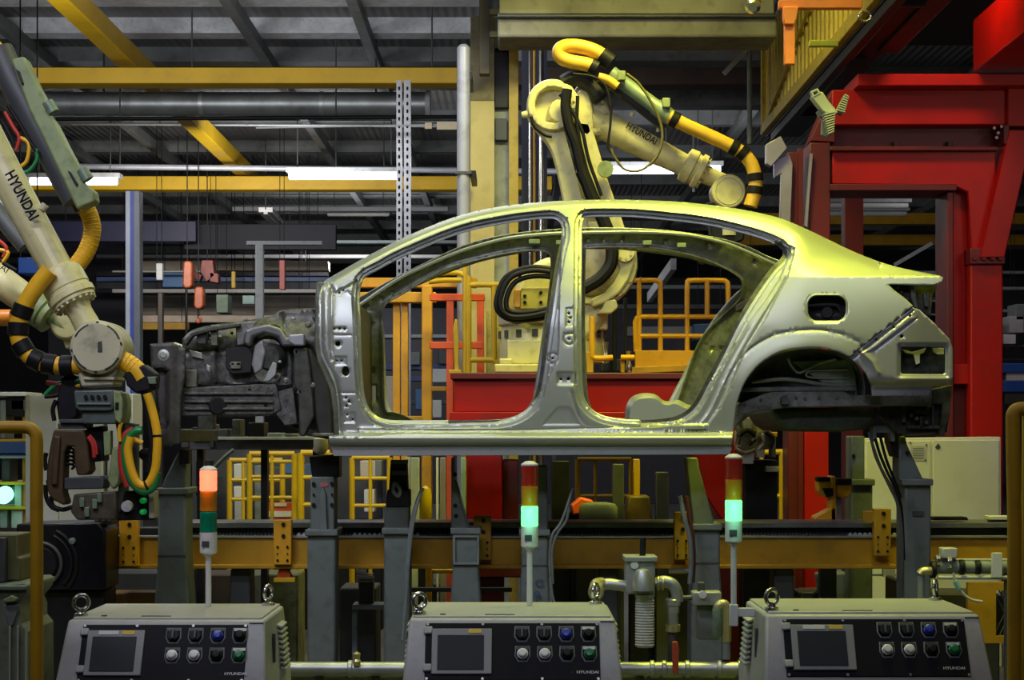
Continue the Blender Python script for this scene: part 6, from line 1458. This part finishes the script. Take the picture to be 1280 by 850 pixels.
far_bar('machine_block', 60, 156, 300, fl_px(34), 34, mat('far_dark', (.035, .035, .045), .7), 'dark machine block far behind the left robot', 'machine', .6)
far_bar('blue_machine', 22, 50, 322, 342, 14, mat('bright_blue', (.03, .12, .55), .45), 'bright blue box at the left edge behind the smaller robot', 'box', .3)
# bluish shelving behind front doorway
t = thing('shelving', 'dark blue shelving with pale goods far behind the front doorway', 'shelving', (P(530, 0, 24).x, 24, 0))
for y0, y1, m_ in ((418,422,GREYL),(455,462,mat('shelf_blue', (.04,.07,.20), .5)),(470,476,mat('shelf_blue', (.04,.07,.20))),(500,505,GREYD)): MB().pbox(400, y0, 700, y1, 24, .5).build('shelf', m_, t)
for x in (410, 500, 560, 690): MB().pbox(x, 400, x+5, fl_px(24), 24, .5).build('post', GREYD, t)
for x0, y0, x1, y1, m_ in ((482,470,500,520,BEIGE),(540,461,560,478,WHITEP),(558,468,572,480,CHROME),(519,486,530,512,BLUEL),(540,500,552,522,WHITEP),(548,430,560,455,GREYD),(575,478,590,515,GREYL),(505,440,525,456,GREYP)): MB().pbox(x0, y0, x1, y1, 23.9, .3).build('stored_item', m_, t, bevel=.01)
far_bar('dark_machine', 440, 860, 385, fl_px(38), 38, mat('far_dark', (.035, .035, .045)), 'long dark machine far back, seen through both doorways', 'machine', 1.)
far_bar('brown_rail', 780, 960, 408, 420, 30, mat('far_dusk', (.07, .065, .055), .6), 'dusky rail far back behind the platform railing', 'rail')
far_bar('blue_machine', 868, 905, 405, 425, 26, mat('far_teal', (.02, .06, .11), .5), 'dark teal box far back right of the platform railing', 'box', .4)
far_bar('dusk_tray', 770, 930, 356, 361, 33, GREYP, 'thin grey tray far back above the platform railing', 'cable tray')
far_bar('dusk_tray', 770, 960, 380, 386, 34, GREYD, 'dark tray far back behind the platform railing', 'cable tray')
# right edge: blue racks
t = thing('blue_rack', 'blue storage rack at the right edge beyond the red column', 'rack', (P(1275, 0, 17).x, 17, 0))
for y0, y1 in ((454,466),(476,490)): MB().pbox(1225, y0, 1340, y1, 17, .5).build('beam', mat('rack_blue2', (.02, .10, .42), .45), t, bevel=.006)
for x in (1240, 1330): MB().pbox(x, 400, x+6, fl_px(17), 17.05, .4).build('post', GREYD, t)
for x0, y0, x1, y1, m_ in ((1255,418,1270,430,WHITEP),(1262,395,1280,416,GREYL),(1258,466,1282,476,WHITEP),(1270,380,1300,400,GREYP),(1256,432,1290,448,BLACKM),(1256,490,1300,505,GREYD)): MB().pbox(x0, y0, x1, y1, 17.02, .3).build('stored_item', m_, t, bevel=.006)
for i, (y, x0) in enumerate(((360, 1245), (388, 1250), (340, 1140))):
    far_bar('far_pipe', x0, 1400, y-1.5, y+2, 26+.6*i, GREYL, ['upper pale pipe at the right edge beyond the gantry brace', 'lower pale pipe at the right edge beyond the red column', 'pale pipe right above the boot lid line'][i], 'pipe')
t = thing('far_machine', 'dim machine with pipes between the boot and the red column', 'machine', (P(1165, 0, 16).x, 16, 0))
MB().pbox(1120, 372, 1190, fl_px(16), 16.1, .4).build('frame', BLACKM, t, bevel=.01)
for y in (375, 392, 410): MB().pbox(1100, y, 1190, y+2, 16, .08).build('bar', GREYP, t)
# machines under the rear of the car
Y = 11.0
t = thing('spot_equipment', 'cluster of pale valves and bright hoses under the rear wheel arch', 'machine', (P(945, 0, Y).x, Y, 0))
MB().pprism([(925,520),(950,516),(962,530),(968,560),(940,566),(925,560)], Y, .3).build('block', mat('pale_block', (.33, .33, .26), .5, 0, .3, 12.), t, bevel=.01)
for i, l in enumerate(([(918,528),(924,540),(922,556)], [(922,546),(934,538),(944,546),(936,556)], [(940,552),(950,542),(955,552),(948,562)], [(958,540),(966,548),(962,560)], [(919,560),(930,566),(944,562)])): MB().tube([P(x, y, Y-.06) for x, y in l], .016, 8, 6).build('bright_hose', CHROME if i % 2 == 0 else BLACK, t)
for x0, y0, x1, y1, m_ in ((920,524,928,538,CHROME),(930,522,940,545,GREYL),(945,517,958,540,mat('lemon_block', (.42,.40,.20), .5)),(960,540,972,546,YEL),(964,546,970,572,GREYP),(946,562,956,572,WHITEP),(930,566,942,580,WHITEP)): MB().pbox(x0, y0, x1, y1, Y-.05, .12).build('valve_block', m_, t, bevel=.005)
MB().pbox(930, 575, 972, fl_px(Y), Y+.05, .25).build('stand', BLACKM, t, bevel=.006)
MB().pbox(958, 583, 974, 590, Y-.02, .2).build('stand_cap', GREYL, t, bevel=.004)
# clutter in the middle under the sill
t = thing('grey_motor', 'round grey motor on the platform behind the rail, under the rear door', 'motor', P(747, 655, 10.9))
MB().lathe([(.115, 0), (.12, .02), (.12, .09), (.105, .115), (.06, .125), (.001, .127)], P(748, 653, 10.95), (0, 0, 1), 28).build('motor', GREYP, t)
MB().pbox(722, 651, 776, fl_px(10.9), 10.83, .22).build('stand', GREYD, t, bevel=.008)
t = thing('orange_unit', 'orange lidded unit left of the round grey motor', 'machine', (P(735, 0, 11.15).x, 11.15, 0))
MB().pprism([(714,632),(726,622),(742,626),(740,640),(716,644)], 11.1, .2).build('cover', ORANGE, t, bevel=.01)
MB().pbox(712, 640, 746, fl_px(11.15), 11.13, .15).build('stand', BLACKM, t, bevel=.008)
t = thing('yellow_pedestal', 'dull yellow pedestal right of the round grey motor', 'pedestal', (P(800, 0, 11.2).x, 11.2, 0))
MB().pprism([(786,620),(812,620),(816,652),(782,652)], 11.1, .25).build('body', mat('mustard', (.16, .10, .012), .5, 0, .3, 10., 0, .5), t, bevel=.012)
MB().pbox(788, 652, 810, fl_px(11.2), 11.15, .2).build('stand', BLACKM, t)
MB().pbox(792, 574, 800, 620, 11.2, .1).build('mast', YELD, t, bevel=.004)
for i, (x0, x1, y0, y1, m_, l) in enumerate(((766,780,580,655,GREYD,'dark grey standing panel behind the filter'),(820,836,590,655,GREYD,'grey standing panel left of the yellow bumper near the slanted post'),(690,712,576,655,BLACKM,'black standing panel right of the marked post'))):
    o = MB().pbox(x0, y0, x1, fl_px(11.1), 11.1, .08).build('standing_panel', m_, at=(P((x0+x1)/2, 0, 11.1).x, 11.1, 0), bevel=.006); tag(o, l, 'panel', 'standing panels under the sill')
# machines behind fences on the left, under the nose
t = thing('tool_station', 'dim tool station with white and blue goods behind the yellow fences', 'machine', (P(340, 0, 13.8).x, 13.8, 0))
for x0, y0, x1, y1, m_ in ((292,580,304,600,WHITEP),(292,608,302,622,SIGNW),(318,582,332,650,GREYP),(356,578,366,592,BLUEL),(340,584,352,596,GREYD),(293,626,303,660,GREYL),(450,576,470,596,BEIGE),(455,612,468,640,WHITEP),(468,575,477,600,GREYP),(245,575,262,620,BLACKM),(380,580,396,600,mat('dusk_blue', (.05,.10,.2), .5))): MB().pbox(x0, y0, x1, y1, 13.7, .2).build('stored_item', m_, t, bevel=.006)
MB().pbox(240, 650, 478, fl_px(13.8), 13.8, .4).build('bench', BLACKM, t, bevel=.01)
MB().pbox(240, 560, 478, 650, 14.1, .05).build('back_panel', mat('station_dark', (.05, .05, .055), .6, 0, .4, 3.), t)
o = thing('red_sign', 'small red and white notice board behind the yellow fence', 'sign', (P(350, 0, 13.0).x, 13.0, 0))
MB().pbox(332, 628, 366, 655, 13.0, .03).build('board', mat('sign_red', (.55, .07, .03), .5), o, bevel=.003)
MB().pbox(334, 639, 364, 646, 12.99, .02).build('white_strip', WHITEP, o); MB().pbox(343, 629, 358, 633, 12.99, .02).build('white_strip', WHITEP, o)
MB().pbox(345, 655, 353, fl_px(13.02), 13.0, .03).build('post', GREYD, o)
# nose underside clutter
t = thing('lift_carriage', 'dark lifting carriage with bright fittings under the engine bay', 'machine', (P(320, 0, 11.05).x, 11.05, 0))
MB().pbox(236, 549, 408, 562, 10.9, .3).build('plate', mat('carriage_grey', (.13, .13, .15), .5, .3, .3, 9.), t, bevel=.006)
MB().pbox(268, 546, 410, 550, 10.87, .35).build('edge', GREYL, t, bevel=.003)
for x0, y0, x1, y1, m_ in ((240,534,262,552,BLACKM),(262,530,268,560,GREYD),(290,524,300,548,STEELDK),(310,528,330,549,BLACKM),(272,536,284,549,GREYD),(334,541,352,549,GREYP),(356,542,372,549,STEELIN),(376,543,396,549,GREYL),(226,536,236,560,GREYD)): MB().pbox(x0, y0, x1, y1, 10.88, .2).build('block', m_, t, bevel=.006)
MB().lathe([(.03, 0), (.045, .03), (.045, .08), (.02, .1)], P(401, 565, 10.85), (0, 0, 1), 14).build('pale_fitting', mat('bone', (.5, .46, .34), .5), t)
MB().tube([P(404,552,10.85), P(398,556,10.85), P(394,562,10.85), P(402,566,10.85), P(408,560,10.85)], .014, 8, 5).build('pale_hose', mat('bone', (.5, .46, .34)), t)
for x in (250, 330, 395): MB().pbox(x-4, 562, x+4, fl_px(11.05), 11.0, .08).build('leg', BLACKM, t)
MB().tube([P(292,562,10.85), P(280,572,10.85), P(265,588,10.85), P(255,602,10.85)], .012, 8, 4).build('hose', GREYP, t)
# low machines behind the consoles; dark blocks are added to darken the floor
def low(name, x0, x1, y0, Y_, m_, label, cat='machine', d=.4):
    o = MB().pbox(x0, y0, x1, fl_px(Y_), Y_, d).build(name, m_, at=(P((x0+x1)/2, 0, Y_).x, Y_+d/2, 0), bevel=.012); return tag(o, label, cat)
low('dark_block', 140, 232, 715, 10.9, mat('shadow_grey', (.03, .032, .036), .6, 0, .3, 6.), 'added dark block under the left end of the rail')
low('dark_block', 240, 292, 718, 11.5, mat('shadow_brown', (.035, .022, .012), .6, 0, .3, 6.), 'added brownish block behind the red-lit tower pole')
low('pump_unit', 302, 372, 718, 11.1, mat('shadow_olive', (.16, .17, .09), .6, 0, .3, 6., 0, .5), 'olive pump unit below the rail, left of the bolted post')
low('dark_block', 424, 470, 735, 10.8, mat('shadow_grey', (.03, .032, .036)), 'added dark block between the bolted post and the clamp post')
low('dark_block', 515, 553, 730, 11.35, mat('shadow_grey', (.03, .032, .036)), 'added dark block left of the gusset post')
low('dark_block', 700, 780, 726, 11.9, mat('shadow_brown', (.035, .022, .012)), 'added dark block behind the filter')
low('dark_block', 815, 862, 715, 11.3, mat('shadow_grey', (.03, .032, .036)), 'added dark block left of the slanted-head post')
t = thing('servo_drive', 'grey servo drive with a square face below the rail, behind the right console', 'motor', (P(1030, 0, 11.1).x, 11.2, 0))
MB().pprism([(1000,740),(1070,738),(1066,757),(1074,900),(1000,900)], 11.1, .3).build('housing', GREYD, t, bevel=.012)
MB().pprism([(1024,718),(1060,716),(1072,760),(1030,760)], 11.0, .2).build('motor', GREYP, t, bevel=.012)
MB().lathe([(.001, 0), (.07, 0), (.08, .03)], P(1030, 752, 11.02), (0, 1, 0), 24).build('dark_bore', BLACK, t)
MB().pbox(1104, 709, 1119, 721, 11.0, .04).build('white_tag', WHITEP, t)
MB().pbox(1020, 718, 1120, 720, 11.02, .04).build('strip', GREYP, t)
low('dark_block', 1124, 1134, 726, 10.4, mat('shadow_grey', (.03, .032, .036)), 'added dark block left of the post with the nameplate')
low('dark_block', 942, 994, 720, 11.5, mat('shadow_brown', (.035, .022, .012)), 'added dark block behind the pole of the right tower')
low('dark_block', 1170, 1250, 742, 10.9, mat('shadow_grey', (.03, .032, .036)), 'added dark block under the pipe fittings at the right')
o = MB().pbox(500, 735, 640, 740, 10.5, .06).build('grey_bar', GREYD, at=P(570, 740, 10.6)); tag(o, 'thin grey bar crossing low behind the middle console', 'bar'); MB().pbox(540, 740, 546, fl_px(10.5), 10.51, .04).build('leg', GREYD, o)
t = thing('valve_stand', 'grey bracket stand with white louvred tag between the bolted post and the clamp post', 'stand', (P(455, 0, 10.5).x, 10.5, 0))
MB().pbox(440, 756, 482, 762, 10.4, .2).build('shelf', GREYP, t, bevel=.004); MB().pbox(440, 760, 446, fl_px(10.5), 10.45, .1).build('leg', GREYP, t)
MB().pbox(448, 722, 466, 757, 10.45, .13).build('case', GREYD, t, bevel=.006)
MB().pbox(445, 707, 457, 716, 10.43, .06).build('white_tag', WHITEP, t)
for k in range(4): MB().pbox(445, 717+k*3, 466, 718.4+k*3, 10.42, .05).build('louvre', GREYL, t)
t = thing('orange_valve', 'small orange hopper bracket hanging under the rail, left of the bolted post', 'bracket', P(354, 708, 10.0))
MB().pprism([(348,712),(360,712),(364,722),(346,722)], 9.95, .08).build('hopper', ORANGE, t, bevel=.004); MB().pbox(342, 722, 369, 728, 9.93, .1).build('ledge', YEL, t, bevel=.004)
t = thing('yellow_guide', 'yellow guide rail low between the clamp post and the gusset post', 'guide', (P(545, 0, 10.7).x, 10.7, 0))
MB().pbox(532, 708, 540, fl_px(10.7), 10.65, .08).build('post', ORGYEL, t, bevel=.004); MB().pbox(538, 712, 566, 717, 10.66, .06).build('bar', YEL, t, bevel=.004)
# right: pipes, mesh cage
t = thing('pipe_manifold', 'pipe manifold with a small grey box and a white tag, above the right console', 'pipe manifold', (P(1200, 0, 9.0).x, 9., 0))
MB().cyl(P(1165, 709, 9.0), P(1275, 709, 9.0), .034, None, 16).build('pipe', GREYP, t)
MB().cyl(P(1172, 722, 8.95), P(1262, 722, 8.95), .010, None, 10).build('thin_pipe', GREYL, t)
MB().cyl(P(1170, 700, 9.0), P(1262, 700, 9.0), .008, None, 10).build('thin_pipe', GREYL, t)
MB().pbox(1178, 685, 1197, 698, 8.95, .08).build('junction_box', GREYL, t, bevel=.006)
MB().pbox(1240, 691, 1253, 722, 8.92, .02).build('white_tag', WHITEP, t, bevel=.002)
for x, y, r in ((1172,700,.03),(1186,703,.035),(1202,709,.04),(1166,712,.045),(1222,709,.038)): MB().cyl(P(x-3, y, 8.97), P(x+3, y, 8.97), r, None, 14).build('fitting', BLACKM if r > .036 else CHROME, t, bevel=.004)
MB().tube([P(1150,718,8.95), P(1154,714,8.95), P(1164,714,8.95), P(1170,714,9)], .022, 12, 4).build('elbow', BRASS, t)
MB().cyl(P(1151, 720, 8.95), (P(1151, 0, 8.95).x, 8.95, 0), .018, None, 10).build('riser', GREYP, t)
MB().tube([P(1192,716,8.9), P(1194,726,8.9), P(1198,734,8.9), P(1206,744,8.9), P(1216,750,8.9), P(1228,752,8.9)], .007, 8, 5).build('hose', GREYL, t)
MB().cyl(P(1194, 726, 8.9), P(1199, 736, 8.9), .014, None, 10).build('teal_sleeve', mat('teal', (.2, .42, .38), .5), t)
MB().cyl(P(1262, 709, 9), (P(1262, 0, 9).x, 9., 0), .03, None, 12).build('stand', GREYD, t)
t = thing('mesh_cage', 'yellow framed mesh guard cage at the lower right', 'cage', (P(1245, 0, 9.6).x, 9.6, 0))
MB().plate([(1210,728),(1330,728),(1330,804),(1210,804)], [[(1245,738),(1272,738),(1272,795),(1245,795)], [(1280,738),(1324,738),(1324,795),(1280,795)]], 9.5, .04).build('frame', YELD, t)
mb = MB(); 
for k in range(12):
    x = 1241+k*7; a, b = P(x, 736, 9.53), P(x+30, 797, 9.53); mb.cyl(a, b, .004, None, 6); a, b = P(x+30, 736, 9.535), P(x, 797, 9.535); mb.cyl(a, b, .004, None, 6)
mb.build('wire_mesh', GREYD, t, kind='stuff')
MB().pbox(1212, 804, 1226, fl_px(9.6), 9.52, .06).build('leg', YELD, t); MB().pbox(1312, 804, 1326, fl_px(9.6), 9.52, .06).build('leg', YELD, t)
MB().pbox(1212, 745, 1330, 800, 9.7, .04).build('back_panel', BLACKM, t)
# ================================================================== LIGHT
w = bpy.data.worlds.new('world'); SC.world = w; w.use_nodes = True
bg = w.node_tree.nodes['Background']; bg.inputs['Color'].default_value = (.62, .66, .78, 1); bg.inputs['Strength'].default_value = .05
def area(name, loc, sx, sy, power, col, target=None, spread=180):
    l = bpy.data.lights.new(name, 'AREA'); l.shape = 'RECTANGLE'; l.size = sx; l.size_y = sy; l.energy = power; l.color = col
    l.spread = math.radians(spread)
    o = bpy.data.objects.new(name, l); COL.objects.link(o); o.location = loc
    d = (Vector(target)-Vector(loc)) if target else Vector((0, 0, -1))
    o.rotation_euler = d.to_track_quat('-Z', 'Y').to_euler(); return o
area('bay_lamp', (-2.8, 4.6, 5.6), 2.2, .5, 34, (.82, .83, 1.0), (-1.3, 9, 2.0), 80)
area('bay_lamp', (2.4, 4.6, 5.6), 2.6, .5, 9, (.78, .80, 1.0), (1.2, 9, 1.8), 90)
area('bay_lamp', (-.5, 1.0, 5.4), 3.0, .8, 13, (.82, .83, 1.0), (-.3, 9, 2.2), 60)
area('line_lamp', (1.75, 8.3, 5.35), 1.1, .4, 54, (.93, 1, .07), (1.55, 9.3, 2.3), 84)
area('line_lamp', (1.0, 10.2, 5.5), 1.6, .4, 20, (.95, 1, .10), (1.0, 9.7, 2), 110)
area('line_lamp', (-.6, 9.3, 5.4), 1.4, .5, 14, (.88, 1, .40), (-.6, 9.4, 0), 130)
area('robot_lamp', (.8, 10.6, 5.4), .8, .5, 55, (1, .93, .22), (.5, 12, 3.2), 120)
area('console_lamp', (0, 7.6, 5.4), 5.0, .3, 12, (1, .98, .5), (0, 7.6, 0), 100)
area('nose_rim_light', (-1.3, 9.0, 5.2), 1.0, .5, 16, (.97, 1, .35), (-2.3, 8.5, 2.2))  # added rim light for the right edges of the left robot
area('gantry_lamp', (2.85, 11.0, 4.7), .4, .3, 16, (1, .26, .14), (3.0, 12, 4.0))
area('gantry_lamp', (4.0, 9.2, 3.6), .8, .6, 9, (1, .75, .65), (3.0, 12, 2.4))
area('side_fill', (-3.4, 9.7, 4.2), .8, .6, 48, (.9, .92, 1), (-2.9, 11.5, 1.4))  # added fill that brightens the pale cabinet behind the gun
for i, (x, y, e) in enumerate(((-4, 15.5, 32), (-.6, 12.7, 34), (4.5, 15, 16), (-5, 21, 50), (0, 21, 40), (6, 21, 30), (3, 28, 40), (-3, 36, 60), (6, 36, 40))):
    area('hall_lamp', (x, y, 4.75), 1.6, .3, e, (.92, .94, 1.0))
area('hall_lamp', (-4.6, 22.6, 4.4), 1.6, .3, 50, (1, .93, .84), (-5., 30, 3.4), 110)  # added fill tilted at the far ducts to brighten them
for x, y, e in ((-4.5, 14.3, 66), (-1.5, 14.3, 50), (-3, 23, 60), (2, 23, 40), (-3, 31, 60)):
    area('up_fill', (x, y, 4.6), 1.6, .4, e, (.95, .96, 1.0), (x, y+2.5, 6.2))  # added upward fill, standing in for tube light on the roof deck
